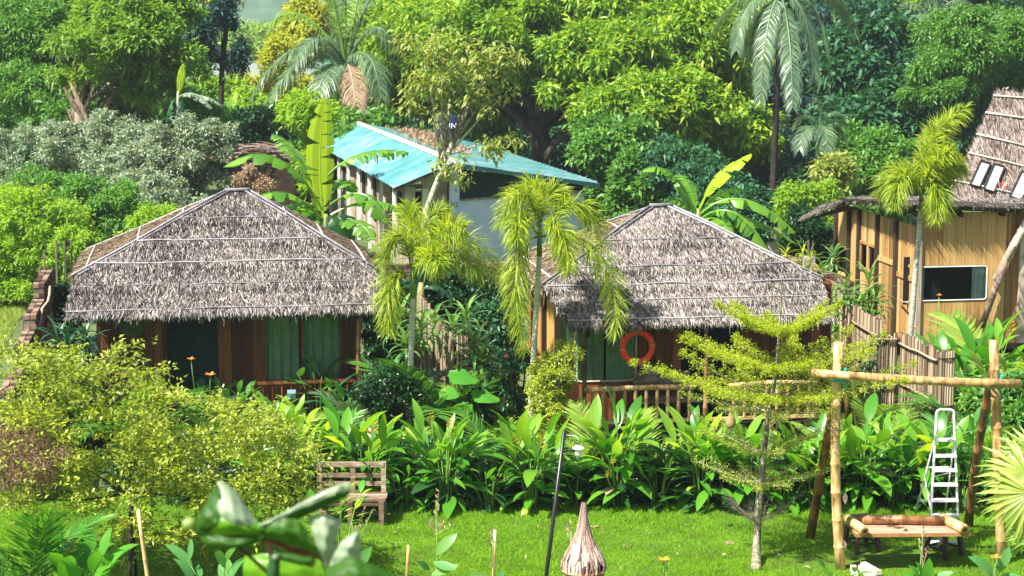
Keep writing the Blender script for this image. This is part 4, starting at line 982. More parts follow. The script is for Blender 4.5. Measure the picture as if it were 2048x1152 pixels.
# ------------------------------------------------------------------ the timber lodge on the right
c0 = P(1834, 690, 0.42); YF, XC = c0.y, c0.x
t = thing('timber_lodge', 'golden timber lodge with steep thatched roof at the right edge', 'house', (XC + 2.5, YF + 2.5, 0))
rs = np.random.RandomState(9)
x_ = lambda px, py=500: PY(px, py, YF).x
z_ = lambda py, px=1900: PY(px, py, YF).z
x2 = x_(2160)
hole = (x_(1842) - XC, x_(1973) - XC, z_(602), z_(531))
plank_wall(t, (XC + hole[0], YF), (XC + hole[1], YF), .42, z_(425), .45, .035, 'ply', rs, holes=[hole])
plank_wall(t, (XC + hole[1], YF), (x2, YF), .42, z_(425), .40, .035, 'ply', rs)
plank_wall(t, (XC, YF), (XC + hole[0], YF), .42, z_(425), .2, .035, 'ply', rs)
mb = MB()
for za_, zb_ in ((hole[2] - .03, hole[2] + .02), (hole[3] - .02, hole[3] + .03)):
    mb.box((XC + (hole[0] + hole[1]) / 2, YF + .03, (za_ + zb_) / 2), (hole[1] - hole[0] + .5, .02, zb_ - za_))
mb.build('backing_board', MAT['ply'], t)
cxw, czw = (x_(1840) + x_(1975)) / 2, (z_(600) + z_(533)) / 2; ww, hh = x_(1975) - x_(1840), z_(533) - z_(600)
win = MB().tube(rounded((cxw, YF - .025, czw), ww, hh, .07), .013, 6, False).build('window', MAT['white'], t)
MB().box((cxw, YF - .012, czw), (ww - .02, .006, hh - .02)).build('pane', MAT['glass'], win)
curtain(win, cxw - ww / 2, cxw - ww / 2 + .12, YF + .045, czw - hh / 2, czw + hh / 2, 'curtain_white', 3, .02)
curtain(win, cxw + ww / 2 - .30, cxw + ww / 2, YF + .045, czw - hh / 2, czw + hh / 2, 'curtain_white', 7, .025)
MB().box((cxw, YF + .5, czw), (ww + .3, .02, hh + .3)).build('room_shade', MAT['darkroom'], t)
MB().box((XC + 1.5, YF + 2.5, .36), (3.2, 5.2, .12)).build('floor_deck', MAT['darkwood'], t)
for i in range(4):
    piece('stilt', 'cane', 'darkwood', t, (XC + .3 + i * .9, YF + .2, .17), (.14, .14, .36))
# logs leaning on the front
for (a, b, r, zz) in (((2062, 425), (1990, 560), .085, -.16), ((2010, 520), (1963, 655), .07, -.20)):
    p, q = PY(a[0], a[1], YF + zz), PY(b[0], b[1], YF + zz); mb = MB(); bamboo(mb, p, q, r, r * .9, .6, 9, rs); mb.build('brace', MAT['greywood'], t, True)
mb = MB().box((x_(2044), YF - .06, 1.5), (.16, .07, 2.3)); mb.build('corner_board', MAT['greywood'], t)
# side wall that faces left
y_ = lambda px, py=480: PX(px, py, XC).y
zs = lambda px, py: PX(px, py, XC).z
posts = [1832, 1797, 1759, 1722, 1702, 1676]
ZT = 2.86
def sboards(pa, pb, z0, z1, w=.2):
    plank_wall(t, (XC, y_(pb)), (XC, y_(pa)), z0, z1, w, .03, 'ply', rs)
sboards(1832, 1797, .42, ZT); sboards(1795, 1759, .42, ZT)
zl, zh = zs(1738, 541), zs(1738, 488)
sboards(1757, 1722, zh, ZT); sboards(1757, 1722, .42, zl)
sboards(1720, 1702, .42, ZT)
zl2, zh2 = zs(1688, 548), zs(1688, 492)
sboards(1700, 1676, zh2, ZT); sboards(1700, 1676, .42, zl2)
def sidewin(pa, pb, z0, z1, cm, bars):
    y0, y1 = y_(pa) + .03, y_(pb) - .03
    mb = MB()
    for a, b in (((y0, z0), (y1, z0)), ((y0, z1), (y1, z1)), ((y0, z0), (y0, z1)), ((y1, z0), (y1, z1))): mb.beam((XC - .02, a[0], a[1]), (XC - .02, b[0], b[1]), .06, .06, Vector((1, 0, 0)))
    if bars: mb.beam((XC - .02, (y0 + y1) / 2, z0), (XC - .02, (y0 + y1) / 2, z1), .06, .06, Vector((1, 0, 0)))
    w = mb.build('side_window', MAT['ply'], t)
    MB().box((XC, (y0 + y1) / 2, (z0 + z1) / 2), (.006, y1 - y0, z1 - z0)).build('pane', MAT['glass'], w)
    curtain(w, y0 + (.15 if bars else 0), y1, XC + .09, z0, z1, cm, 6, .02, axis='y')
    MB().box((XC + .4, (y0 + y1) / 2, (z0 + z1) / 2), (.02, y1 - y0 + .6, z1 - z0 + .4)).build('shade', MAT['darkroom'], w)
sidewin(1757, 1722, zl, zh, 'curtain_white', True); sidewin(1700, 1677, zl2, zh2, 'curtain_white', False)
for px in posts[1:]:
    piece('wall_post', 'box', 'darkwood', t, (XC - .05, y_(px), ZT / 2), (.09, .11, ZT))
piece('corner_post', 'box', 'greywood', t, (XC - .02, YF - .02, ZT / 2 + .1), (.10, .10, ZT - .2))
for (pa, pb, py) in ((1832, 1799, 560), (1795, 1760, 528)):
    z0 = zs(pa, py); MB().beam((XC - .03, y_(pa), z0), (XC - .03, y_(pb), z0), .04, .1).build('wall_rail', MAT['ply'], t)
MB().tube([PX(1796, 598, XC - .12), PX(1806, 604, XC - .2), PX(1822, 605, XC - .2)], .02, 6).build('hook', MAT['greywood'], t)
for k in range(3):
    mb = MB(); mb.beam((XC - .1 + k * .9, YF - .2, 3.12), (XC - .1 + k * .9, YF + .6, 3.2), .08, .1); mb.build('rafter', MAT['darkwood'], t)
# lower thatch skirt
YL = YF - .24
a0 = PY(1800, 408, YL); b0 = PY(2170, 420, YL)
s1 = PX(1690, 401, XC - .28)
a1 = PY(1810, 396, YL + .9); b1 = PY(2170, 398, YL + .9)
e0 = PX(1608, 437, XC - .95); e1 = PX(1642, 414, XC - .6)
mb = MB()
def slab(mb, f, th=.1):
    k = len(f); nn = (f[1] - f[0]).cross(f[2] - f[0]).normalized(); nn = nn if nn.z > 0 else -nn
    lo = [p - nn * th for p in f]
    mb.add(f + lo, [tuple(range(k)), tuple(range(k, 2 * k))[::-1]] + [(i, (i + 1) % k, (i + 1) % k + k, i + k) for i in range(k)])
slab(mb, [a0, b0, b1, a1]); 
bk0 = Vector((XC - .5, s1.y + .9, s1.z - .25)); bk1 = Vector((XC + .4, s1.y + .5, s1.z - .02))
slab(mb, [a0, s1, bk1, a1], .06)
slab(mb, [s1, e1, e0, bk0, bk1], .05)
slab(mb, [a1, bk1, bk1 + Vector((3, 0, 0)), b1 + Vector((0, .5, 0))], .06)
skirt = mb.build('skirt_roof', MAT['thatch_base'], t)
v, tr = join_np([thatch_np([a0, b0, b1, a1], 9000, rs, .34, .022, .04), fringe_np(a0, b0, 900, rs, .12, .03), fringe_np(a0 + Vector((0, .2, .05)), b0 + Vector((0, .2, .05)), 600, rs, .12, .03),
                 thatch_np([a0, s1, bk1, a1], 7000, rs, .34, .022, .04), thatch_np([s1, e1, e0, bk0, bk1], 4000, rs, .3, .022, .04), fringe_np(s1, a0, 420, rs, .14, .03, (-1, 0, 0)), fringe_np(e1, s1, 160, rs, .14, .03, (-.7, -.5, 0)), fringe_np(e0, e1, 180, rs, .16, .03, (-.5, -.7, 0))])
link_mesh('skirt_thatch', np_mesh('skirt_thatch', v - np.array(ROOT[t.name]), tr, None, MAT['thatch']), skirt, None, 'stuff')
mb = MB(); mb.tube([e0, e1, s1, a0 + Vector((0, 0, .03)), (a0 + b0) / 2 + Vector((0, 0, .03)), b0 + Vector((0, 0, .03))], [.04, .05, .06, .06, .06, .06], 8); mb.build('eave_roll', MAT['thatch'], skirt, True)
slab_ = MB(); slab(slab_, [e0 - Vector((0, 0, .06)), s1 - Vector((0, 0, .1)), Vector((XC, s1.y - .2, s1.z - .15)), Vector((XC, s1.y + .8, s1.z - .3))], .03); slab_.build('soffit', MAT['darkwood'], t)
# steep upper roof, its front turned a little to the left
u0, u1 = PY(1896, 400, YF + .25), PY(1993, 183, YF + 1.75)
u3, u2 = PY(2200, 425, YF + .75), PY(2200, 200, YF + 2.2)
nup = (u1 - u0).cross(u3 - u0).normalized(); nup = nup if nup.y < 0 else -nup
u2 = PP(2200, 203, u0, nup)
mb = MB(); bkv = Vector((1.3, 1.6, -.1))
mb.add([u0, u1, u2, u3, u0 + bkv * 1.6, u1 + bkv * .5, u2 + bkv * .5, u3 + bkv * 1.6], [(0, 1, 2, 3), (4, 7, 6, 5), (0, 4, 5, 1), (1, 5, 6, 2), (2, 6, 7, 3), (0, 3, 7, 4)])
ur = mb.build('steep_roof', MAT['thatch_base'], t)
v, tr = join_np([thatch_np([u0, u1, u2, u3], 13000, rs, .30, .020, .03, wob=.22), thatch_np([u0 + Vector((-.01, 0, 0)), u1 + Vector((-.01, 0, 0)), u1 + bkv * .5, u0 + bkv * 1.6], 3000, rs, .3, .03, .03, wob=.3)])
MAT['thatch_brown'] = grain_mat('brown_thatch', [(0.10, 0.075, 0.065), (0.27, 0.215, 0.19), (0.46, 0.39, 0.35)], 2, (1, 1, 1), 0.9, 0, 0.1, 'World', [0.15, 0.5, 0.9], per_piece=0.9, detail=3)
link_mesh('steep_thatch', np_mesh('steep_thatch', v - np.array(ROOT[t.name]), tr, None, MAT['thatch_brown']), ur, None, 'stuff')
for (la, ra) in (((1985, 193), (2190, 212)), ((1969, 227), (2190, 262)), ((1951, 270), (2190, 330)), ((1935, 307), (2190, 372)), ((1908, 363), (2190, 425))):
    p, q = PP(la[0], la[1], u0, nup) + nup * .05, PP(ra[0], ra[1], u0, nup) + nup * .05
    MB().tube([p, p.lerp(q, .3) + Vector((0, 0, .01)), p.lerp(q, .7), q], .022, 6).build('batten', MAT['batten_pale'], ur, True)
for quad in (((1958, 324), (1978, 330), (1956, 377), (1937, 371)), ((1985, 330), (2006, 336), (1985, 386), (1964, 380)), ((2040, 345), (2064, 352), (2040, 402), (2016, 395)), ((2072, 354), (2096, 362), (2074, 410), (2050, 404))):
    f = [PP(x, y, u0, nup) + nup * .06 for x, y in quad]
    mb = MB(); mb.add(f + [p - nup * .05 for p in f], [(0, 1, 2, 3), (4, 7, 6, 5), (0, 1, 5, 4), (1, 2, 6, 5), (2, 3, 7, 6), (3, 0, 4, 7)])
    sk = mb.build('skylight', MAT['skylight'], ur)
    mb = MB()
    for i in range(4): mb.beam(f[i] + nup * .01, f[(i + 1) % 4] + nup * .01, .03, .03)
    mb.build('skylight_frame', MAT['darkwood'], ur)
for i in range(9):
    p = PP(1996 + i * 2, 375 + (i % 3) * 5, u0, nup) + nup * .05
    MB().tube([p, p + Vector((rs.normal(0, .04), -.02, .1 + .05 * rs.rand()))], .008, 5).build('tie', MAT['ring'] if i % 2 else MAT['white'], ur)
for px in (2006, 2012):
    p = PP(px, 184, u0, nup); MB().tube([p, p + Vector((0, 0, .07)), p + Vector((.05, 0, .09))], .018, 6).build('ridge_knot', MAT['greywood'], ur)

# ------------------------------------------------------------------ walls and fences
def brick_wall(label, p0, p1, z0, z1, cat='wall', seed=1, parts=5, th=.2):
    rs = np.random.RandomState(seed)
    p0, p1 = Vector((p0.x, p0.y, 0)), Vector((p1.x, p1.y, 0)); d = (p1 - p0).normalized(); Ln = (p1 - p0).length; rot = math.atan2(d.y, d.x)
    t = thing('brick_wall', label, cat, p0.lerp(p1, .5))
    n = int(Ln / .24); ch = .085; rows = int((z1 - z0) / ch)
    mbc = MB(); c = p0.lerp(p1, .5); mbc.box((c.x, c.y, (z0 + z1) / 2 - .03), (Ln - .04, th - .03, z1 - z0 - .06), Matrix.Rotation(rot, 3, 'Z')); mbc.build('mortar_core', MAT['mortar'], t)
    rest = MB(); R3 = Matrix.Rotation(rot, 3, 'Z')
    for r in range(rows):
        z = z1 - ch * (r + .5); off = .12 if r % 2 else 0
        for i in range(n):
            for sgn in (-1, 1):
                if r < parts and rs.rand() < .04 and r == 0: continue
                c = p0 + d * (.12 + off + i * .24) + (R3 @ Vector((0, sgn * th * .26, 0)))
                if off + i * .24 + .2 > Ln: continue
                jz = rs.uniform(-.005, .008); rr = rs.normal(0, .025)
                if r < parts and (r == 0 or sgn == -1): piece('brick', 'box', 'brick', t, (c.x, c.y, z + jz), (.225, th * .46, .07), rot + rr)
                else: rest.box((c.x, c.y, z), (.225, th * .46, .07), Matrix.Rotation(rot + rr, 3, 'Z'))
    if rest.v: rest.build('lower_brickwork', MAT['brick'], t, kind='stuff')
    return t
XB = P(60, 660, 1.95).x
prev_y = 24.5
for i, (y1_, zt_, lb) in enumerate(((31.0, 1.75, 'nearest and lowest step of the brick wall at the left edge, half behind the yellow green bush'), (33.0, 1.98, 'second step of the brick wall left of the left hut'), (35.0, 2.2, 'third step of the brick wall beside the left hut roof'), (37.4, 2.45, 'farthest and tallest step of the left brick wall under the lime bush'))):
    brick_wall(lb, Vector((XB, prev_y if i else 28.6, 0)), Vector((XB, y1_, 0)), 0, zt_, seed=20 + i, parts=5)
    prev_y = y1_ + .01
rp = thing('bent_branch', 'pale bent branch leaning on the dark inner side of the left brick wall', 'branch', (XB + .3, 32.5, 0))
pts = [V(100, 573, 33.6), V(99, 590, 33.4), V(96, 603, 33.2), V(84, 618, 33.0), V(82, 640, 32.8), V(78, 655, 32.6), V(65, 668, 32.4), V(58, 700, 32.0)]
MB().tube(pts, [.02, .025, .025, .028, .028, .028, .03, .03], 6).build('stem', MAT['paletwig'], rp, True)
for ki, (px, py, d_) in enumerate(((63, 600, 33.5), (43, 640, 31.9), (77, 535, 36), (96, 560, 36), (86, 500, 37.2), (110, 480, 37.5), (127, 482, 37.6), (140, 480, 37.7))):
    p = V(px, py, d_); MB().tube([(p.x, p.y, 0), (p.x + .02, p.y, p.z)], .022, 5).single('wall_stake', MAT['twig'], ['thin stake at the second step of the left brick wall', 'thin stake beside the lowest step of the left brick wall', 'thin stake by the third step of the left brick wall', 'thin stake touching the thatch side of the third wall step', 'first of the thin stakes at the far end of the left brick wall', 'second of the thin stakes at the far wall end', 'third of the thin stakes at the far wall end', 'last thin stake at the far wall end, nearest the hut roof'][ki], 'stake', (p.x, p.y, 0), group='thin stakes along the left brick wall')
# dark wall between the huts
w0, w1 = P(862, 640, 1.6), P(1040, 644, 1.6)
brick_wall('dark mossy brick wall in the gap between the two huts', Vector((w0.x - .4, w0.y + 5, 0)), Vector((w1.x + .9, w0.y + 5, 0)), 0, 2.0, seed=31, parts=8)
# wall and fence on the right
wr0 = P(1700, 563, 2.0); wr1 = P(1540, 508, 2.0)
brick_wall('rough brick wall running back between the right hut and the lodge', Vector((wr0.x, wr0.y, 0)), Vector((wr0.x, wr1.y, 0)), 0, 2.0, seed=33, parts=5)
for i, (px, py) in enumerate(((1616, 523), (1546, 500))):
    p = PX(px, py, wr0.x); piece_ = MB().box((p.x, p.y, 1.08), (.24, .24, 2.16)); piece_.single('wall_pier', MAT['concrete'], ['grey concrete pier in the middle of the right brick wall', 'grey concrete pier at the far end of the right brick wall'][i], 'pier', (p.x, p.y, 0))
    for k in range(4):
        q = p + Vector(((-.09, -.03, .03, .09)[k], (.05, -.06, .06, -.03)[k], 0)); MB().tube([(q.x, q.y, 2.1), (q.x, q.y, 2.5)], .008, 5).single('rebar', MAT['twig'], ['leftmost', 'second from left', 'third from left', 'rightmost'][k] + ' thin steel bar on the ' + ('middle' if i == 0 else 'far') + ' pier of the right brick wall', 'bar', (q.x, q.y, 2.1), group='bars on the wall piers')
def cane_fence(label, pts, z0, zt, w=.05, seed=1, rails=(.25, .62, .93), side=-1, sag=0.0):
    rs = np.random.RandomState(seed)
    pts = [Vector((p.x, p.y, 0)) for p in pts]; t = thing('cane_fence', label, 'fence', pts[0])
    for a, b in zip(pts[:-1], pts[1:]):
        Ln = (b - a).length; d = (b - a).normalized(); nrm_ = Vector((-d.y, d.x, 0)) * side; n = int(Ln / w)
        for i in range(n):
            u = (i + .5) / n; c = a.lerp(b, u); h = zt - z0 + rs.normal(0, .025) - sag * math.sin(math.pi * u)
            piece('cane', 'cane', 'cane', t, (c.x + rs.normal(0, .006), c.y + rs.normal(0, .006), z0 + h / 2), (w * rs.uniform(.9, 1.15), w * rs.uniform(.9, 1.15), h), rs.uniform(0, 6), Matrix.Rotation(rs.normal(0, .008), 4, 'X'))
        for r in rails:
            z = z0 + (zt - z0) * r; m = [a.lerp(b, j / 6) + nrm_ * (w * .5 + .03) + Vector((0, 0, z - sag * math.sin(math.pi * j / 6) + rs.normal(0, .008))) for j in range(7)]
            MB().tube(m, [.02, .019, .02, .018, .02, .018, .019], 7).build('rail', MAT['cane'], t, True)
    return t
f0 = P(1884, 700, 1.8); XFc = f0.x
fy = lambda px, py: PX(px, py, XFc).y
cane_fence('nearest panel of grey cane fence on the right with two sloping bamboo rails', [f0 + Vector((-.02, .05, 0)), Vector((XFc - .02, fy(1806, 656), 0))], 0, 1.8, .038, 41, (.12, .52, .9), 1)
cane_fence('short cane fence panel turned to the front beside the long grey cane panel', [Vector((XFc - .08, fy(1806, 656) + .03, 0)), Vector((XFc - .52, fy(1806, 656) + .05, 0))], 0, 1.78, .038, 42, (.5, .95), 1)
XF2 = XFc - .5
cane_fence('long cane fence running back behind the right hut with a sagging rail', [P(1764, 640, 2.0), P(1672, 578, 2.0), P(1580, 522, 2.0)], 0, 2.0, .05, 43, (.55, .86), 1, .06)
def bundle(label, p, n, r, z1, seed):
    rs = np.random.RandomState(seed); t = thing('cane_bundle', label, 'fence post', (p.x, p.y, 0))
    for i in range(n):
        piece('cane', 'cane', 'cane', t, (p.x + (i % 6 - 2.5) * r * 1.5, p.y + (i // 6) * r * 1.6, z1 / 2 + rs.normal(0, .01)), (r * 1.7, r * 1.7, z1), rs.uniform(0, 6))
    for z in (.35, .9, 1.3, 1.68):
        MB().tube([(p.x + r * 5.2 * math.cos(a), p.y + r * .8 + r * 2.2 * math.sin(a), z) for a in [k * math.pi / 6 for k in range(13)]], .012, 5, False).build('binding', MAT['darkwood'], t, True)
bundle('bound bundle of canes ending the grey fence on the right', f0 + Vector((.06, -.1, 0)), 12, .028, 1.8, 44)
m0 = P(918, 672, 1.8)
cane_fence('cane fence with pale rails running back between the huts', [m0 + Vector((-.1, .1, 0)), Vector((m0.x - .1, PX(842, 588, m0.x - .1).y, 0))], 0, 1.8, .05, 45, (.5, .93), -1)
bundle('bound bundle of canes ending the fence between the huts', m0 + Vector((.06, 0, 0)), 12, .022, 1.8, 46)
# heap of dry palm stems on the small dark shed roof
c = V(520, 300, 58)
sh = thing('stick_shed', 'low shed heaped with dry brown palm stems behind the banana plant', 'shed', (c.x, c.y, 0))
rs = np.random.RandomState(4)
MB().box((c.x, c.y + .3, c.z / 2 - .2), (2.0, 1.6, c.z - .5)).build('shed_wall', MAT['darkwood'], sh)
mb = MB()
for i in range(260):
    x = rs.uniform(-1.2, 1.2); z = c.z - .28 + rs.uniform(0, .42) * (1 - (x / 1.35) ** 2)
    p = Vector((c.x + x, c.y - .7 + rs.uniform(0, 1.2), z)); d = Vector((rs.normal(1, .25), rs.normal(0, .25), rs.normal(-.10, .12)))
    mb.tube([p - d * .5, p + Vector((0, 0, .04)), p + d * .5 - Vector((0, 0, .05))], [.012, .016, .008], 4, False)
mb.build('dry_stems', grain_mat('dry_stem', [(.07, .045, .035), (.2, .14, .11), (.36, .28, .22)], 5, per_piece=.8), sh, kind='stuff')
# leaning dead trunks on the left
c = G(165, 58)
dt = thing('dead_tree', 'bundle of split dead trunks leaning among the left trees', 'dead tree', c)
for (a, b, r) in (((128, 175), (178, 268), .09), ((140, 165), (185, 270), .08), ((150, 200), (160, 262), .13), ((133, 215), (150, 265), .05)):
    p, q = V(a[0], a[1], 58), V(b[0], b[1], 57.6); mb = MB(); q2 = q + (q - p) * .6; q2.z = min(q2.z, q.z - .5)
    mb.tube([p, p.lerp(q, .5) + Vector((.03, 0, 0)), q, q2], [r * .5, r, r * 1.2, r * 1.3], 7); mb.build('trunk', MAT['bark'], dt, True)

# ------------------------------------------------------------------ palms
def bez(p, c, q, n):
    return [p * (1 - t) ** 2 + c * (2 * t * (1 - t)) + q * t * t for t in [i / n for i in range(n + 1)]]
def frond_mesh(path, nl, Ll, Wl, kind, rs, droop=0.5, r=0.02, start=0.15, up=None):
    """a feather palm frond on a curved midrib; kind 'flat' or 'plume'"""
    path = [np.array(p, dtype=float) for p in path]; n = len(path) - 1
    u = np.linspace(start, 0.995, nl) ; u = np.repeat(u, 2) if kind == 'flat' else np.linspace(start, .995, nl * 2)
    i = np.minimum((u * n).astype(int), n - 1); f = (u * n - i)[:, None]
    Pa = np.array(path); p = Pa[i] * (1 - f) + Pa[i + 1] * f
    T = norm(Pa[i + 1] - Pa[i]); hz = np.array([0, 0, 1.0]) if up is None else np.array(up)
    S = norm(np.cross(T, hz)); U = np.cross(S, T)
    N = len(u); prof = np.sin(np.pi * np.clip((u - start) / (1 - start) * 0.86 + 0.12, 0, 1)) ** 0.7
    l = Ll * (0.35 + 0.65 * prof) * rs.uniform(0.85, 1.12, N)
    if kind == 'flat':
        sg = np.where(np.arange(N) % 2 == 0, 1, -1)[:, None]
        d = norm(S * sg * 1.0 + T * (0.55 + 0.5 * u[:, None]) + U * 0.18 + rs.normal(0, .07, (N, 3))); g = droop * rs.uniform(.7, 1.3, N)
    else:
        a = rs.uniform(0, 2 * np.pi, N)[:, None]
        d = norm((S * np.cos(a) + U * np.sin(a)) * 1.0 + T * rs.uniform(0.35, 1.3, (N, 1))); g = droop * rs.uniform(.5, 1.4, N)
    bs = norm(np.cross(d, U + rs.normal(0, .3, (N, 3)))); w = (Wl * rs.uniform(.8, 1.2, N))[:, None]
    Z = np.array([0, 0, 1.0]); l_ = l[:, None]; g_ = g[:, None]
    a0 = p - bs * w * .25; a1 = p + bs * w * .25
    m = p + d * l_ * .5 - Z * l_ * g_ * .22; t = p + d * l_ * (1 - g_ * .3) - Z * l_ * g_
    v = np.stack([a0, a1, m + bs * w * .5, m - bs * w * .5, t], 1).reshape(-1, 3)
    b = np.arange(N)[:, None] * 5
    tri = (b + np.array([[3, 2, 4]])); quad = (b + np.array([[0, 1, 2, 3]]))
    mb = MB(); k = len(path)
    mb.tube([Vector(q) for q in path], [r * (1 - .8 * j / (k - 1)) for j in range(k)], 5)
    return v, tri, quad, mb
def frond_object(name, path, nl, Ll, Wl, kind, mat, parent, rs, droop=.5, r=.02, start=.15, up=None):
    v, tri, quad, mb = frond_mesh(path, nl, Ll, Wl, kind, rs, droop, r, start, up)
    o = np.array(ROOT[parent.name]); nv = len(v)
    V2 = np.concatenate([v, np.array(mb.v)]) - o
    q2 = np.array([f for f in mb.f if len(f) == 4]) + nv; 
    me = np_mesh(name, V2, tri, np.concatenate([quad, q2]), MAT[mat])
    return link_mesh(name, me, parent)
def palm(name, label, base, crown, tr, fronds, d, kind, mat, nl, Ll, Wl, droop, seed, trunk='palm_trunk', group=None, bulge=1.3, shaft=True, lean=0.02, r=.02, n=12, spear=None, dd=0.6, mats=None):
    rs = np.random.RandomState(seed)
    t = thing(name, label, 'palm tree', base, group)
    pts = curved(base, crown, 12, 0, 0); rr = []
    for i, p in enumerate(pts):
        rr.append(tr * (bulge if i == 0 else 1.0) * (1 - .25 * i / 12) * (1.03 if i % 2 else .98))
    MB().tube(pts, rr, 10).build('trunk', MAT[trunk], t, True)
    if shaft: MB().tube([crown - Vector((0, 0, .05)), crown + Vector((0, 0, .28)), crown + Vector((0, 0, .55))], [tr * .85, tr * .6, tr * .25], 9).build('crownshaft', MAT['stem'], t, True)
    c0 = crown + Vector((0, 0, .25 if shaft else 0))
    for j, fr in enumerate(fronds):
        (cx, cy_), (tx, ty) = fr[0], fr[1]; off = fr[2] if len(fr) > 2 else rs.uniform(-dd, dd)
        path = bez(c0, V(cx, cy_, d + off * .6), V(tx, ty, d + off), n)
        frond_object('frond', path, nl, Ll, Wl, kind, (mats[j] if mats and mats[j] else mat), t, rs, droop, r)
    if spear: MB().tube([c0, V(spear[0], spear[1], d)], [.02, .006], 6).build('spear_leaf', MAT['stem'], t, True)
    return t
palm('foxtail_palm', 'foxtail palm with ringed pale trunk right beside the left hut eave, fronds spreading right', G(812, 31.2), V(826, 590, 31.2), .06,
     [((806, 395), (762, 530), -.1), ((822, 420), (815, 415), .5), ((845, 400), (895, 425), .2), ((920, 400), (1006, 560), .1), ((880, 455), (965, 548), -.5), ((768, 500), (778, 665), -.3), ((880, 430), (930, 455), -.8), ((860, 470), (880, 530), -.9)],
     31.2, 'plume', 'foxtail', 215, .46, .016, .30, 81, spear=(888, 392))
palm('foxtail_palm', 'foxtail palm with slim dark trunk before the right hut, fronds hanging on both sides', G(1055, 30.2), V(1079, 505, 30.2), .055,
     [((1050, 300), (1000, 450), -.3), ((1072, 330), (1060, 385), .4), ((1090, 340), (1130, 400), .3), ((1150, 330), (1215, 490), 0), ((1120, 400), (1140, 540), -.6), ((1240, 440), (1232, 668), -.4), ((1000, 480), (1052, 705), -.5), ((1025, 400), (1035, 480), -.8)],
     30.2, 'plume', 'foxtail', 200, .44, .016, .36, 82)
palm('foxtail_palm', 'foxtail palm with smooth green grey trunk before the timber lodge', G(1818, 37.5), V(1842, 415, 37.5), .065,
     [((1835, 250), (1935, 215), .5), ((1850, 270), (1900, 240), .1), ((1810, 290), (1756, 390), 0), ((1800, 300), (1790, 410), -.6), ((1880, 330), (1925, 330), 0), ((1885, 330), (1870, 440), -.4), ((1830, 320), (1820, 350), .6), ((1860, 310), (1905, 300), -.4)],
     37.5, 'plume', 'foxtail', 210, .52, .020, .32, 83, trunk='palm_trunk')
palm('coconut_palm', 'young coconut palm with long arching grey green fronds behind the teal roof', G(690, 76), V(692, 130, 76), .22,
     [((590, 30), (502, 195), -1), ((610, 70), (540, 200), -2), ((605, -20), (545, 45), 0), ((650, -80), (600, -70), 1), ((690, -110), (694, -120), 0), ((745, -70), (800, -30), 0), ((760, -10), (790, 110), -1), ((745, 60), (762, 195), -2), ((655, 110), (625, 215), -3), ((702, 120), (712, 212), -2.5), ((630, 20), (590, 130), -2), ((660, -60), (640, -90), -1), ((725, -60), (735, -90), 2)],
     76, 'flat', 'coconut', 95, .95, .040, .55, 84, trunk='dark_bark', shaft=False, r=.06, mats=[None, None, 'coconut_young', 'coconut_young', 'coconut_young', None, None, None, None, 'dry', None, 'coconut_young', 'coconut_young'])
palm('coconut_palm', 'tall coconut palm with big hanging fronds at the upper edge', G(1541, 68), V(1562, -10, 68), .12,
     [((1480, -20), (1473, 100), -1), ((1530, 10), (1520, 205), -2), ((1620, -20), (1628, 165), -1), ((1660, -30), (1658, 185), 0), ((1585, 60), (1585, 215), -2.5), ((1470, -30), (1425, 70), 1), ((1680, -60), (1712, 75), 1), ((1500, 20), (1500, 120), 1), ((1640, -60), (1690, 30), 2), ((1560, -90), (1560, -120), 0)],
     68, 'flat', 'coconut', 90, .68, .034, .6, 85, trunk='dark_bark', shaft=False, r=.06)
palm('coconut_palm', 'half hidden coconut crown left of the tall hanging palm', G(1400, 80), V(1404, 130, 80), .15,
     [((1430, 80), (1500, 160), -1), ((1440, 100), (1470, 175), -2), ((1380, 80), (1340, 130), -2), ((1420, 60), (1480, 90), 0)], 80, 'flat', 'coconut', 75, .75, .035, .7, 86, trunk='dark_bark', shaft=False, r=.05)
palm('coconut_palm', 'coconut palm crown far back at the top edge above the lodge', G(1868, 92), V(1868, 45, 92), .2,
     [((1830, -20), (1780, 20), 0), ((1840, 0), (1800, 80), -1), ((1900, -30), (1960, 20), 0), ((1900, 10), (1930, 90), -1), ((1868, -50), (1870, -70), 0), ((1850, -40), (1820, -40), 1), ((1890, -40), (1915, -30), 1), ((1880, 30), (1895, 95), -2)], 92, 'flat', 'coconut', 75, .85, .04, .6, 87, trunk='dark_bark', shaft=False, r=.05)
palm('small_palm', 'small dusky palm in the shade below the hanging coconut fronds', G(1640, 66), V(1640, 262, 66), .08,
     [((1620, 210), (1590, 250), 0), ((1640, 200), (1632, 205), 0), ((1660, 200), (1690, 245), 0), ((1650, 230), (1655, 300), -1), ((1610, 230), (1600, 300), -1), ((1675, 220), (1690, 290), 0)], 66, 'flat', 'coconut', 60, .6, .028, .4, 88, trunk='dark_bark', shaft=False, r=.03)
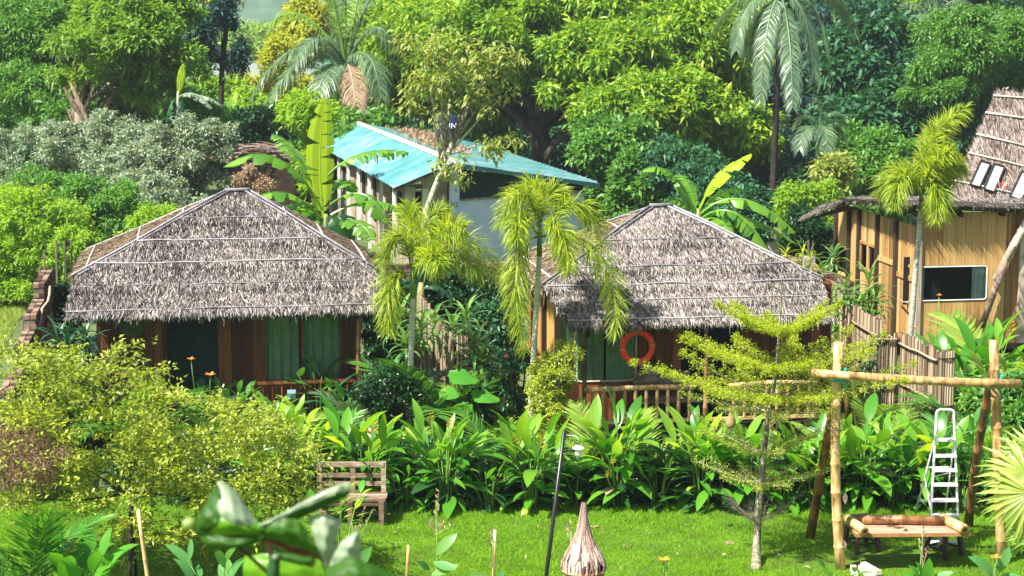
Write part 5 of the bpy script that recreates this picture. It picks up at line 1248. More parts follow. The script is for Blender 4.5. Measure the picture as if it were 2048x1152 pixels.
# frond pieces for the low garden palms
FR = {}
def unit_frond(mat, v):
    if (mat, v) not in FR:
        rs = np.random.RandomState(500 + v); arch = (.35, .6, .85)[v]
        path = [np.array((0, math.sin(arch * t * 1.6) / (arch * 1.6), (math.cos(arch * t * 1.6) - 1) / (arch * 1.6))) for t in np.linspace(0, 1, 10)]
        vv, tri, quad, mb = frond_mesh(path, 34, .34, .022, 'flat', rs, .25, .011, .22, None)
        V2 = np.concatenate([vv, np.array(mb.v)]); q2 = np.array([f for f in mb.f if len(f) == 4]) + len(vv)
        FR[(mat, v)] = np_mesh('frond', V2, tri, np.concatenate([quad, q2]), MAT[mat])
    return FR[(mat, v)]
def low_palm(label, base, n, Ln, mat='areca', seed=1, name='areca_palm', group=None, elev=(25, 85), cat='palm', stems=4, az=None, h=.1):
    rs = np.random.RandomState(seed); t = thing(name, label, cat, base, group); base = Vector(base)
    for i in range(n):
        a = (2 * math.pi * (i + rs.uniform(-.3, .3)) / n) if az is None else math.radians(rs.uniform(*az))
        e = math.radians(rs.uniform(*elev)); d = Vector((math.cos(a) * math.cos(e), math.sin(a) * math.cos(e), math.sin(e)))
        s = Ln * rs.uniform(.75, 1.15)
        link_mesh('frond', unit_frond(mat, int(rs.randint(3))), t, frame(base + Vector((rs.normal(0, .06), rs.normal(0, .06), h * rs.rand())), d, (0, 0, 1), (s, s, s)))
    mb = MB()
    for i in range(stems):
        q = base + Vector((rs.normal(0, .08), rs.normal(0, .08), 0)); mb.tube([q, q + Vector((rs.normal(0, .06), rs.normal(0, .06), h + .25 * Ln))], [.022, .012], 6)
    mb.build('stem', MAT['stem'], t, True)
    return t

# ------------------------------------------------------------------ banana plants
def banana_leaf(t, p, c, q, W, mat, rs, torn=.5, hang=.4, n=30, roll=0.0):
    path = bez(Vector(p), Vector(c), Vector(q), n); mb = MB(); W *= .5
    g = 0; dr = [0, 0]; gaps = [0, 0]
    for sgi, sg in enumerate((-1, 1)):
        i = int(n * .18)
        while i < n:
            k = min(n - i, int(rs.randint(1, 4)) if rs.rand() < torn else int(rs.randint(4, 9)))
            ang = hang * rs.uniform(.5, 1.5) * (.6 + .8 * i / n) + roll * sg; sh = rs.uniform(-.3, .4) * torn; vs_ = []; fs = []
            for j in range(k + 1):
                u = (i + j) / n; w = W * max(.04, math.sin(math.pi * min(1, max(0, (u - .14) / .88)) ** .85)) ** .55
                T = (path[min(i + j + 1, n)] - path[max(i + j - 1, 0)]).normalized()
                S = T.cross(Vector((0, 0, 1))) if hang > .2 else RT - T * RT.dot(T); S = S.normalized() if S.length > .05 else Vector((1, 0, 0)); U = S.cross(T)
                d1 = (S * sg * math.cos(ang * .5) + U * (.25 - math.sin(ang * .5)) + T * .15).normalized(); d2 = (S * sg * math.cos(ang * 1.3) - U * math.sin(ang * 1.3) + T * (.2 + sh)).normalized()
                gap = (.002 if j == 0 else -.002)
                p0 = path[i + j] + T * gap; e1 = p0 + d1 * w * .5; e2 = e1 + d2 * w * .5 * rs.uniform(.93, 1.05)
                shr = (0.5 - j / k) * 2 * torn * .25 * (path[i + 1] - path[i]).length * k if k else 0
                vs_ += [p0, e1 + T * shr * .4, e2 + T * shr]
            for j in range(k): fs += [(3 * j, 3 * j + 1, 3 * j + 4, 3 * j + 3), (3 * j + 1, 3 * j + 2, 3 * j + 5, 3 * j + 4)]
            mb.add(vs_, fs); i += k
    mb.tube(path, [.028 * (1 - .85 * i / n) + .003 for i in range(n + 1)], 5)
    return mb.build('leaf', MAT[mat], t)
def banana(label, base, top, leaves, d, seed, r=.11, name='banana_plant', stem='bananastem', cat='banana plant'):
    rs = np.random.RandomState(seed); t = thing(name, label, cat, base)
    MB().tube([base, Vector(base).lerp(top, .5), top, top + Vector((0, 0, .25))], [r * 1.2, r, r * .75, r * .4], 9).build('stem', MAT[stem], t, True)
    for L_ in leaves:
        (bx_, by), (cx, cy_), (tx, ty), W, mat = L_[:5]; off = L_[5] if len(L_) > 5 else 0; torn = L_[6] if len(L_) > 6 else .5; hang = L_[7] if len(L_) > 7 else .45
        banana_leaf(t, V(bx_, by, d), V(cx, cy_, d + off * .5), V(tx, ty, d + off), m_of(W * (1.3 if hang > .2 else 1), d), mat, rs, torn, hang)
    return t
banana('large banana plant with one tall upright yellow green leaf left of the teal roof', G(655, 43.5), V(652, 450, 43.5),
       [((652, 470), (628, 330), (650, 198), 60, 'banana_lime', 0, .6, .19), ((645, 420), (560, 255), (446, 335), 62, 'banana', -.4, .6, .6), ((645, 400), (610, 300), (545, 268), 56, 'banana', .5, .7, .5),
        ((645, 440), (570, 350), (500, 405), 60, 'banana', -.7, .5, .5), ((660, 410), (735, 350), (775, 445), 64, 'banana', -.6, .6, .6), ((655, 350), (720, 285), (818, 305), 56, 'banana', .4, .95, .9),
        ((662, 430), (760, 370), (835, 445), 46, 'banana', .2, .8, .6), ((648, 450), (610, 420), (590, 500), 60, 'banana', -.5, .2, .4), ((655, 450), (680, 400), (700, 490), 66, 'dark_leaf', -.5, .1, .4), ((650, 440), (570, 400), (545, 440), 54, 'banana', -.9, .5, .5),
        ((655, 455), (720, 420), (745, 480), 60, 'banana', -.8, .5, .5), ((650, 430), (600, 390), (560, 420), 48, 'banana', .6, .4, .5), ((658, 400), (690, 330), (712, 385), 46, 'banana', .8, .4, .5)], 43.5, 91)
banana('banana plant with arching green leaves behind the right hut roof', G(1398, 42.5), V(1396, 440, 42.5),
       [((1396, 440), (1345, 300), (1278, 345), 52, 'banana', -.2, .7, .5), ((1398, 420), (1430, 340), (1502, 308), 56, 'banana_lime', .2, .3, .35), ((1400, 430), (1480, 350), (1590, 465), 62, 'banana', -.3, .6, .55), ((1400, 440), (1470, 380), (1538, 505), 66, 'banana', -.7, .6, .55),
        ((1398, 430), (1440, 370), (1484, 378), 48, 'banana', .4, .5, .5), ((1396, 440), (1350, 370), (1320, 420), 52, 'banana', .5, .5, .5), ((1400, 440), (1470, 400), (1596, 490), 52, 'banana', .5, .6, .5), ((1396, 440), (1380, 350), (1352, 350), 44, 'banana', .8, .6, .5), ((1398, 445), (1440, 420), (1462, 470), 54, 'banana', -.9, .4, .5)], 42.5, 92)
banana('thin banana plant with pale stem and two hanging torn leaves among the silvery shrubs', G(354, 57), V(356, 200, 57),
       [((356, 196), (390, 170), (424, 218), 28, 'silver_leaf', -.3, .5, .6), ((356, 196), (410, 180), (446, 214), 24, 'silver_leaf', .3, .5, .6), ((356, 200), (340, 190), (330, 250), 30, 'teal_leaf', 0, .6, .8), ((355, 200), (372, 210), (374, 262), 34, 'teal_leaf', 0, .6, .8), ((356, 200), (362, 150), (366, 130), 16, 'banana_lime', 0, .1, .2)], 57, 93, r=.06, stem='palm_trunk')
banana('dark banana clump in the shaded gap between the huts', G(842, 37.5), V(842, 590, 37.5),
       [((842, 590), (862, 545), (905, 600), 46, 'dark_leaf', 0, .2, .5), ((842, 590), (838, 530), (850, 510), 44, 'dark_leaf', 0, .2, .3), ((842, 590), (820, 550), (800, 590), 40, 'dark_leaf', .3, .3, .5)], 37.5, 94)

# ------------------------------------------------------------------ broad leaved garden plants
LU = {}
def unit_leaf(mat, kind, v):
    key = (mat, kind, v)
    if key not in LU:
        mb = MB()
        if kind == 'paddle': mb.blade((0, 0, 0), (0, 1, 0), (0, 0, 1), 1, .27, 6, (.35, .7, 1.1)[v % 3], .22, .25, .45, (.3, -.3, .1)[v % 3])
        elif kind == 'oval': mb.blade((0, 0, 0), (0, 1, 0), (0, 0, 1), 1, .42, 5, (.2, .5, .9)[v % 3], .15, .2, .5)
        elif kind == 'strap': mb.blade((0, 0, 0), (0, 1, 0), (0, 0, 1), 1, .12, 7, (.9, 1.5, 2.2)[v % 3], .25, .9, .35)
        elif kind == 'heart':
            n = 22; pts = []
            for i in range(n):
                a = 2 * math.pi * i / n; r = .5 * (1 - .28 * math.cos(a) ) * (1 + .12 * math.cos(2 * a)) * (1 + .05 * math.sin(7 * a)); 
                if abs(math.sin(a / 2)) < .2: r *= .55
                pts.append((r * .85 * math.sin(a), .35 - r * math.cos(a) * 1.1, .1 * r - .12 * abs(math.sin(a)) + .03 * math.sin(5 * a)))
            mb.add([(0, .2, -.03)] + pts, [(0, 1 + i, 1 + (i + 1) % n) for i in range(n)])
        LU[key] = mb.mesh('leaf', MAT[mat], smooth=True)
    return LU[key]
def put_leaf(t, mat, kind, p, d, L_, rs, wide=1.0, up=(0, 0, 1)):
    link_mesh('leaf', unit_leaf(mat, kind, int(rs.randint(3))), t, frame(p, d, up, (L_ * wide, L_, L_)))
def clump(name, label, cat, base, H, stems, per, LL, mat, kind='paddle', seed=1, spread=.35, group=None, top_mat=None, wide=1.0, flowers=None, low=0.25, petiole=.12, erect=75, tilt=1.0):
    """leafy stalks from one root; each leaf is its own object"""
    rs = np.random.RandomState(seed); t = thing(name, label, cat, base, group); base = Vector(base); sm = MB()
    for s in range(stems):
        a = 2 * math.pi * (s + rs.uniform(-.3, .3)) / stems; lean = spread * rs.uniform(.3, 1.1) * tilt
        h = H * rs.uniform(.7, 1.05) * (1 - .25 * lean)
        r0 = base + Vector((math.cos(a), math.sin(a), 0)) * rs.uniform(.02, .16)
        tp = r0 + Vector((math.cos(a) * lean * H, math.sin(a) * lean * H, h * .72))
        pts = bez(r0, r0 + Vector((0, 0, h * .5)), tp, 5); sm.tube(pts, [.014, .013, .012, .01, .008, .006], 5)
        ph = rs.uniform(0, 6)
        for j in range(per):
            u = low + (1 - low) * (j + rs.rand() * .6) / per; k = min(4, int(u * 5)); p = pts[k].lerp(pts[k + 1], min(1, u * 5 - k))
            az = ph + j * 2.6 + rs.normal(0, .3); e = math.radians(-15 + (erect + 15) * u ** 1.3 + rs.normal(0, 10))
            o = Vector((math.cos(az) * .6 + math.cos(a) * .6, math.sin(az) * .6 + math.sin(a) * .6, 0)); o = o.normalized() if o.length > .01 else Vector((1, 0, 0))
            d = o * math.cos(e) + Vector((0, 0, math.sin(e)))
            m = mat if (u < .62 or top_mat is None or rs.rand() < .42) else top_mat
            if kind == 'paddle' and top_mat == 'helitop':
                q_ = rs.rand(); m = 'dry' if (q_ < .03 and u < .6) else 'banana_lime' if q_ < .07 else 'dark_leaf' if (q_ < .2 and u < .6) else m
            put_leaf(t, m, kind, p + d * petiole * .4, d, LL * rs.uniform(.5, 1.2), rs, wide * rs.uniform(.8, 1.15))
    sm.build('stem', MAT['stem'], t, True)
    if flowers:
        for (px, py, d_, mt, sz, kd) in flowers: flower(t, V(px, py, d_), mt, sz, kd, rs, base)
    return t
def flower(t, p, mat, sz, kind, rs, base=None):
    mb = MB()
    if kind == 'bract':
        for i in range(6):
            sd = 1 if i % 2 else -1; q = p + Vector((0, 0, sz * (.16 * i - .4)))
            mb.blade(q, (sd * .8, -.3, .75), (0, -1, 0), sz * (.55 - .04 * i), sz * .16, 3, -.5, .2)
    elif kind == 'lily':
        for i in range(6):
            a = i * math.pi / 3 + rs.uniform(0, .3); mb.blade(p, (math.cos(a), math.sin(a) * .7 - .2, .75), (0, 0, 1), sz * .5, sz * .26, 4, .8, .2)
    else:
        for i in range(12):
            a = i * 2.4; mb.blade(p, (math.cos(a), math.sin(a), .3 + .1 * i), (0, 0, 1), sz * .5, sz * .4, 3, -.6, .1)
    fl = mb.build('flower', MAT[mat], t)
    if base is not None:
        q = Vector((base.x, base.y, base.z + .2)); MB().tube(bez(q, Vector((p.x * .7 + q.x * .3, p.y * .7 + q.y * .3, p.z * .5)), p, 5), [.008] * 6, 5).build('flower_stem', MAT['stem'], t, True)
    return fl
def leaf_ground(px, py, d=None): return P(px, py, 0)
# the heliconia row along the back of the lawn
GR = 'heliconia clumps along the back of the lawn'
hel = [  # px, ground py, height, seed, label, flowers
    (600, 1000, 1.75, 101, 'heliconia clump with orange bracts half behind the yellow green tree, left of the bench', [(536, 835, 28.3, 'amber', .28, 'bract'), (560, 880, 28.2, 'amber', .2, 'bract')]),
    (735, 1012, 1.55, 102, 'heliconia clump with one tall orange bract right behind the bench', [(744, 852, 27.9, 'amber', .32, 'bract'), (682, 868, 28, 'amber', .14, 'bract')]),
    (893, 1016, 1.5, 103, 'heliconia clump with yellow bract between the bench and the black lamp post', [(906, 868, 27.7, 'amber', .2, 'bract'), (862, 836, 28, 'amber', .16, 'bract'), (898, 846, 28, 'amber', .14, 'bract')]),
    (1062, 1018, 1.55, 104, 'heliconia clump with two orange bracts just left of the black lamp post', [(1030, 882, 27.6, 'amber', .2, 'bract'), (1081, 888, 27.5, 'amber', .24, 'bract'), (1101, 840, 28, 'amber', .2, 'bract'), (1096, 916, 27.5, 'amber', .14, 'bract')]),
    (1235, 1010, 1.6, 105, 'tallest heliconia clump right of the white lamp', [(1226, 922, 27.4, 'amber', .12, 'bract'), (1214, 948, 27.4, 'amber', .1, 'bract')]),
    (1400, 1012, 1.4, 106, 'heliconia clump left of the tiered tree trunk', None),
    (1495, 1012, 1.35, 107, 'heliconia clump behind the tiered tree trunk', None),
    (1622, 1014, 1.25, 108, 'low heliconia clump between the tiered tree and the front bamboo post', None),
    (1722, 1010, 1.6, 109, 'heliconia clump right of the front left bamboo post', None),
    (1850, 1008, 1.25, 110, 'heliconia clump behind the aluminium ladder', [(1836, 905, 27.8, 'orange', .1, 'bract')])]
for px, py, H, sd_, lb, fl in hel:
    b = P(px, py, 0)
    clump('heliconia_plant', lb, 'heliconia', b, H * 1.05, 13, 7, .58, 'heliconia', 'paddle', sd_, .26, GR, 'helitop', 1.1, fl, low=.12)
# shorter fillers, mostly dark low leaves, keep the row closed
lowl = ['left of the bench', 'behind the bench backrest', 'right of the bench', 'left of the lamp post foot', 'right of the lamp post', 'behind the dry grass nest', 'left of the tiered tree', 'right of the tiered tree', 'behind the bamboo table', 'right of the ladder']
for i, px in enumerate((660, 810, 975, 1150, 1315, 1570, 1665, 1790, 1925, 545)):
    clump('spider_ginger', 'low ginger plant in the heliconia row ' + ['right behind the bench', 'between the bench and the tall orange bract', 'left of the two orange bracts', 'at the black lamp post', 'between the white lamp and the tiered tree', 'right of the tiered tree trunk', 'just left of the front bamboo post', 'left of the ladder', 'right of the ladder', 'behind the yellow green tree'][i],
          'ginger plant', P(px, 1008 + (i % 3) * 5, 0), 1.0, 9, 5, .42, 'heliconia' if i % 2 else 'dark_leaf', 'paddle', 120 + i, .4, 'low ginger plants of the heliconia row', 'heliconia', 1.0, None, low=.1)
for i, (px, py, L_, mt) in enumerate(((560, 985, 1.3, 'areca_lime'), (640, 975, 1.1, 'areca'), (690, 985, .9, 'areca'), (800, 978, 1.2, 'areca_lime'), (880, 970, 1.25, 'areca'), (950, 985, 1.2, 'areca_lime'), (1000, 975, 1.1, 'areca'), (1140, 985, 1.0, 'areca'), (1190, 975, 1.3, 'areca_lime'), (1290, 975, 1.15, 'areca_lime'), (1350, 990, 1.0, 'areca'), (1440, 980, 1.1, 'areca_lime'), (1545, 985, 1.0, 'areca'), (1610, 975, 1.1, 'areca'), (1670, 980, 1.1, 'areca'), (1770, 975, 1.2, 'areca_lime'), (1830, 985, 1.0, 'areca_lime'), (1900, 985, 1.1, 'areca'), (1960, 1000, 1.2, 'areca_lime'), (480, 990, 1.3, 'areca'))):
    low_palm(['feathery palm behind the row left of the orange bract', 'feathery palm over the bench backrest', 'small feathery palm at the right of the bench', 'bright feathery palm left of the yellow bract', 'dark feathery palm behind the yellow bract', 'bright feathery palm between two heliconia clumps left of the lamp post', 'dark feathery palm left of the two orange bracts', 'feathery palm behind the black lamp post', 'pale feathery palm above the white lamp', 'pale feathery palm below the bamboo railing', 'dark feathery palm low before the railing end', 'feathery palm under the hanging nests', 'dark feathery palm behind the tiered tree trunk', 'dark feathery palm right of the tiered tree', 'dark feathery palm behind the front bamboo post', 'bright feathery palm below the cane fence', 'bright feathery palm left of the ladder top', 'dark feathery palm behind the ladder', 'bright feathery palm behind the right bamboo legs', 'feathery palm showing through the yellow green tree'][i],
             P(px, py, 0), 11, L_, mt, 140 + i, group='feathery palms behind the heliconia row', elev=(20, 80))
# garden between the row and the huts
low_palm('dark arching palm right of the foxtail trunk between the huts', P(890, 905, 0), 14, 1.9, 'areca', 171, elev=(30, 80))
low_palm('dark palm left of the foxtail trunk beside the left hut post', P(755, 900, 0), 11, 1.7, 'coconut', 172, elev=(20, 65))
low_palm('palm with pale arching fronds left of the slim foxtail trunk', P(1000, 925, 0), 11, 1.35, 'areca_lime', 173, elev=(20, 70))
low_palm('palm with comb like fronds before the left hut door', P(440, 915, 0), 10, 1.35, 'areca_lime', 174, elev=(35, 75))
low_palm('palm with comb like fronds before the left hut railing', P(545, 915, 0), 10, 1.3, 'areca_lime', 175, elev=(35, 75))
low_palm('pale fronds showing above the yellow green tree before the left hut', P(255, 915, 0), 9, 1.8, 'areca', 176, elev=(40, 80))
low_palm('young coconut like palm with wide pale fronds below the cane fence', P(1752, 915, 0), 12, 1.25, 'coconut_young', 177, elev=(35, 85))
low_palm('large dark palm right of the ladder behind the bamboo swing frame', P(1965, 925, 0), 14, 1.7, 'areca', 178, elev=(20, 80))
low_palm('dark fern like palm in the shade under the right hut eave corner', P(1720, 830, 0), 10, 1.2, 'areca', 179, elev=(20, 75))
low_palm('bright arching palm beyond the right bamboo post', P(2010, 860, 0), 14, 2.2, 'areca_lime', 180, elev=(25, 80))
def dracaena(label, base, heads, seed, mat='dracaena', LL=.55, n=26, group=None, name='dracaena_plant'):
    rs = np.random.RandomState(seed); t = thing(name, label, 'dracaena', base, group); base = Vector(base); mb = MB()
    for (px, py, d) in heads:
        p = V(px, py, d); mb.tube(bez(base, Vector((p.x, p.y, p.z * .4)), p, 5), [.03, .027, .025, .022, .02, .016], 6)
        for i in range(n):
            a = i * 2.4; e = math.radians(80 - 95 * (i / n) ** .8 + rs.normal(0, 6)); d_ = Vector((math.cos(a) * math.cos(e), math.sin(a) * math.cos(e), math.sin(e)))
            put_leaf(t, mat, 'strap', p - Vector((0, 0, .25 * i / n)), d_, LL * rs.uniform(.8, 1.15), rs)
    mb.build('stem', MAT['bark'], t, True)
    return t
dracaena('dracaena with glossy striped rosettes left of the cane fence between the huts', P(845, 860, 0), [(800, 628, 32.4), (842, 655, 32.2), (868, 640, 32.9), (812, 680, 32)], 201)
dracaena('dracaena with arching pale leaves above the bound canes', P(935, 850, 0), [(932, 632, 33.4), (905, 650, 33.8)], 202)
dracaena('dracaena with drooping leaves right of the bound canes', P(955, 870, 0), [(948, 688, 32.2), (962, 716, 32)], 203, LL=.62)
dracaena('dracaena with upright yellow green rosette against the foxtail trunk', P(820, 880, 0), [(823, 620, 31.6)], 204, n=18, LL=.42)
dracaena('tall multi headed dracaena before the lodge side wall', G(1745, 36.5), [(1738, 560, 36.5), (1728, 600, 36.2), (1752, 595, 36.6), (1740, 640, 36.0)], 205, LL=.55)
dracaena('small dracaena on the right brick wall side near the lodge window', G(1672, 39.5), [(1668, 512, 39.5), (1648, 545, 39.0)], 206, n=22, LL=.5)
dracaena('dracaena with pale leaves behind the cane fence', G(1668, 35.0), [(1662, 590, 35.0), (1690, 572, 35.4)], 207, n=22, LL=.5)
dracaena('yellow leaved dracaena on a thin stem above the right brick wall', G(1600, 38.5), [(1572, 505, 38.5), (1604, 505, 38.6), (1620, 512, 38.4)], 208, 'tier_leaf', .34, 18)
dracaena('dark glossy cordyline under the hut eave beside the cane fence', P(1735, 900, 0), [(1722, 712, 31.5), (1740, 700, 31.9), (1700, 735, 31.4), (1742, 740, 31.4)], 209, 'dark_drac', .42, 22)
dracaena('dark glossy cordyline left of the left hut', P(150, 860, 0), [(118, 672, 31.3), (150, 655, 31.6), (170, 680, 31.2), (135, 690, 31.0)], 210, 'dark_drac', .55, 24)
dracaena('dark cordyline at the foot of the foxtail trunk between the huts', P(800, 900, 0), [(790, 740, 31.0), (768, 760, 30.8), (810, 765, 30.8)], 211, 'dark_drac', .4, 20)
def taro(label, base, leaves, seed, mat='canna'):
    rs = np.random.RandomState(seed); t = thing('elephant_ear', label, 'elephant ear', base); base = Vector(base); mb = MB()
    for (px, py, d, s) in leaves:
        p = V(px, py, d); mb.tube(bez(base, Vector((base.x, base.y, p.z * .9)), p, 5), [.014] * 6, 5)
        put_leaf(t, mat, 'heart', p, Vector((rs.normal(0, .4), -.8, -.25)), s, rs, 1.0, (rs.normal(0, .2), -.35, 1))
    mb.build('stalk', MAT['stem'], t, True)
MAT['taro'] = L('elephant_ear_leaf', [(0.06, 0.26, 0.02), (0.12, 0.38, 0.03)], 0.35, 0.4, 0.5)
taro('elephant ear plant with wide bright green leaves before the bound canes', P(935, 915, 0), [(912, 738, 31.2, .55), (955, 778, 31.0, .5), (890, 775, 31.3, .4), (935, 805, 30.8, .4)], 221, 'taro')
clump('strelitzia_plant', 'tall dark canna like plant before the left hut window', 'garden plant', P(640, 880, 0), 1.75, 9, 4, .55, 'teal_leaf', 'paddle', 231, .16, None, 'areca', 1.2, None, low=.25)
clump('strelitzia_plant', 'dark broad leaved plant at the right post of the left hut', 'garden plant', P(690, 890, 0), 1.45, 7, 4, .45, 'teal_leaf', 'paddle', 232, .2, None, 'taro', 1.3, None, low=.25)
clump('canna_plant', 'canna with two orange flowers before the left hut door', 'canna', P(410, 895, 0), 1.25, 6, 4, .42, 'teal_leaf', 'paddle', 233, .2, None, None, 1.2, [(382, 720, 31.2, 'orange', .16, 'lily'), (421, 752, 31.0, 'orange', .22, 'lily')], low=.3)
clump('plumeria_shrub', 'glossy rosette leaved shrub before the left hut planks', 'shrub', P(462, 890, 0), 1.35, 10, 7, .27, 'canna', 'oval', 234, .28, None, None, .8, None, low=.55, erect=60)
clump('plumeria_shrub', 'small rosette leaved shrub at the left hut railing', 'shrub', P(565, 900, 0), 1.15, 6, 7, .24, 'canna', 'oval', 235, .2, None, None, .8, None, low=.55, erect=60)
clump('climbing_plant', 'dark leafy climber on the gap of the right hut railing', 'climber', P(1255, 900, 0), 1.35, 3, 8, .22, 'canna', 'oval', 236, .06, None, None, 1.0, None, low=.3)
clump('climbing_plant', 'dark green arrow leaved plant at the post of the right hut', 'garden plant', P(1372, 905, 0), 1.45, 5, 6, .32, 'canna', 'oval', 237, .16, None, None, 1.0, None, low=.3)
clump('climbing_plant', 'dark green plant on the right hut porch behind the tiered tree', 'garden plant', P(1450, 905, 0), 1.6, 6, 6, .32, 'teal_leaf', 'oval', 238, .2, None, None, 1.0, None, low=.3)
clump('canna_plant', 'canna with small orange flowers before the lodge window', 'canna', G(1868, 35.5), 1.45, 8, 5, .5, 'teal_leaf', 'paddle', 239, .25, None, 'heliconia', 1.2, [(1878, 592, 35.5, 'orange', .14, 'lily'), (1829, 655, 35.3, 'orange', .12, 'lily')], low=.35)
clump('heliconia_plant', 'tall bright heliconia with a yellow bract before the lodge wall', 'heliconia', G(1955, 33), 2.2, 14, 6, .8, 'heliconia', 'paddle', 240, .28, None, 'heliconia', 1.0, [(2022, 655, 32.8, 'amber', .22, 'bract')], low=.3)
clump('heliconia_plant', 'bright heliconia at the right picture edge behind the bamboo post', 'heliconia', G(2052, 32), 2.0, 12, 6, .7, 'heliconia', 'paddle', 241, .3, None, 'ginger_pale', 1.0, None, low=.3)
clump('shell_ginger', 'broad leaved green shrub right of the right bamboo post', 'shrub', P(2010, 1010, 0), 1.7, 14, 8, .28, 'canna', 'oval', 242, .35, None, 'taro', .9, None, low=.15)
clump('shell_ginger', 'broad leaved green shrub between the ladder and the right bamboo leg', 'shrub', P(1925, 975, 0), 1.35, 12, 7, .27, 'canna', 'oval', 243, .3, None, 'taro', .9, None, low=.15)
bush('yellow_shrub', 'small leaved yellow green shrub beside the slim foxtail trunk', 'shrub', [ell(1105, 745, 30.0, 42, 55, .4), ell(1090, 800, 29.8, 46, 50, .4), ell(1130, 710, 30.2, 30, 26, .3)], [26, 22, 9], 40, 4, .055, .028, 'bush_leaf', 251, .36)
bush('pink_rose', 'dark shrub with one pink rose between the huts', 'rose bush', [ell(1040, 725, 31.6, 32, 30, .3)], [12], 30, 4, .06, .035, 'teal_leaf', 252, .4)
rb = [o for o in COL.objects if o.name.startswith('pink_rose')][0]
flower(rb, V(1012, 716, 31.3), 'pink', .14, 'rose', np.random.RandomState(3))
bush('dark_shrub', 'dark shiny shrub at the foot of the foxtail palm', 'shrub', [ell(770, 800, 30.6, 60, 50, .5)], [30], 40, 4, .08, .04, 'dark_leaf', 253, .36)
bush('dark_shrub', 'dark green shrub by the mossy wall between the huts', 'shrub', [ell(990, 655, 35, 50, 60, .5), ell(1010, 740, 34, 40, 50, .5)], [20, 14], 40, 4, .11, .05, 'teal_leaf', 254, .36)
bush('dark_shrub', 'dark shrub hanging over the mossy wall', 'shrub', [ell(930, 575, 39.5, 80, 30, .6)], [22], 40, 4, .13, .06, 'dark_leaf', 255, .36)
bush('dark_shrub', 'dark shrub under the hut eave between trunk and corner post', 'shrub', [ell(960, 820, 31.5, 80, 40, .5)], [24], 40, 4, .10, .045, 'dark_leaf', 256, .36)
bush('leafy_bush', 'dense green bush right of the grey cane fence', 'bush', [ell(2000, 810, 30.5, 60, 56, .6), ell(1955, 870, 30, 36, 30, .5)], [34, 10], 40, 5, .12, .06, 'mid_leaf', 257, .34)
bush('leafy_bush', 'small mixed bush at the foot of the lodge side wall', 'bush', [ell(1700, 640, 36.5, 50, 50, .5)], [18], 40, 5, .10, .045, 'mid_leaf', 258, .36)
rs_ = np.random.RandomState(77)
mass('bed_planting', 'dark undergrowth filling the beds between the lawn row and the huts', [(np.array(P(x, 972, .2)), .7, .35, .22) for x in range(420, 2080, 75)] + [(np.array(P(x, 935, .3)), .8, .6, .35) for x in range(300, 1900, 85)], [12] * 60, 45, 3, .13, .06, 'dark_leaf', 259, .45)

# ------------------------------------------------------------------ on and around the lawn
rs = np.random.RandomState(55)
# bamboo swing frame
b0 = P(1682, 1138, 0); b1 = P(2004, 1128, 0); r0_ = P(1619, 1076, 0); r1_ = P(1936, 1052, 0)
fr_ = thing('bamboo_swing', 'tall bamboo swing frame of four poles and a crossbar on the right of the lawn', 'bamboo frame', b0.lerp(b1, .5))
dB = b0.dot(FW); dB1 = b1.dot(FW)
def pole(name, p, q, r, mat, parent=fr_, step=.38, r1=None):
    mb = MB(); bamboo(mb, p, q, r, r1 or r * .86, step, 12, rs); return mb.build(name, MAT[mat], parent, True)
top0 = V(1677, 684, dB); top1 = V(1987, 680, dB1)
pole('front_pole', b0 - Vector((0, 0, .05)), top0, .068, 'bamboo')
pole('front_pole', b1 - Vector((0, 0, .05)), top1, .070, 'bamboo')
pole('rear_leg', r0_ - Vector((0, 0, .05)), V(1682, 735, dB + .18), .066, 'bamboo_dark')
pole('rear_leg', r1_ - Vector((0, 0, .05)), V(1990, 720, dB1 + .18), .066, 'bamboo_dark')
pole('crossbar', V(1622, 746, dB - .16), V(2040, 768, dB1 - .16), .056, 'bamboo', step=.45, r1=.06)
for (px, py, dd) in ((1676, 752, dB), (1987, 766, dB1)):
    c = V(px, py, dd); mb = MB()
    for k in range(6):
        a = .35 * (k - 2.5); z = (k % 3 - 1) * .03; ring = []
        for j in range(13):
            th = 2 * math.pi * j / 12
            ring.append(c + RT * (.088 * math.cos(th)) + FW * (.10 * math.sin(th) - .06) + Vector((0, 0, z + a * .09 * math.cos(th))))
        mb.tube(ring, .014, 5, False)
    mb.build('rope_lashing', MAT['tealrope'], fr_, True)
for (px, py, dd) in ((1690, 985, dB - .06), (1688, 1080, dB - .06)):
    c = V(px, py, dd); MB().blade(c, (0.05, 0, -1), -FW, .16, .07, 3, .1, .1).build('bamboo_sheath', MAT['greywood'], fr_)
# table of board, logs and plastic stools
zt = .52
tf0, tf1 = P(1712, 1068, zt), P(1941, 1066, zt); tb0, tb1 = P(1694, 1043, zt), P(1905, 1040, zt)
tc_ = (tf0 + tf1 + tb0 + tb1) / 4
tab = thing('table_board', 'pale red topped board lying on two dark stools under the bamboo frame', 'table top', (tc_.x, tc_.y, zt - .05))
mb = MB(); top_ = [tf0, tf1, tb1, tb0]; lo_ = [p - Vector((0, 0, .045)) for p in top_]
mb.add([p for p in top_] + lo_, [(0, 1, 2, 3), (7, 6, 5, 4), (0, 4, 5, 1), (1, 5, 6, 2), (2, 6, 7, 3), (3, 7, 4, 0)]); mb.build('board', MAT['plyedge'], tab)
MB().add([p + Vector((0, 0, .003)) for p in top_] , [(0, 1, 2, 3)]).build('laminate', MAT['plytop'], tab)
MB().add([P(1806, 1061, zt + .004), P(1816, 1062, zt + .012), P(1812, 1057, zt + .004)], [(0, 1, 2)]).build('chip', MAT['darkwood'], tab)
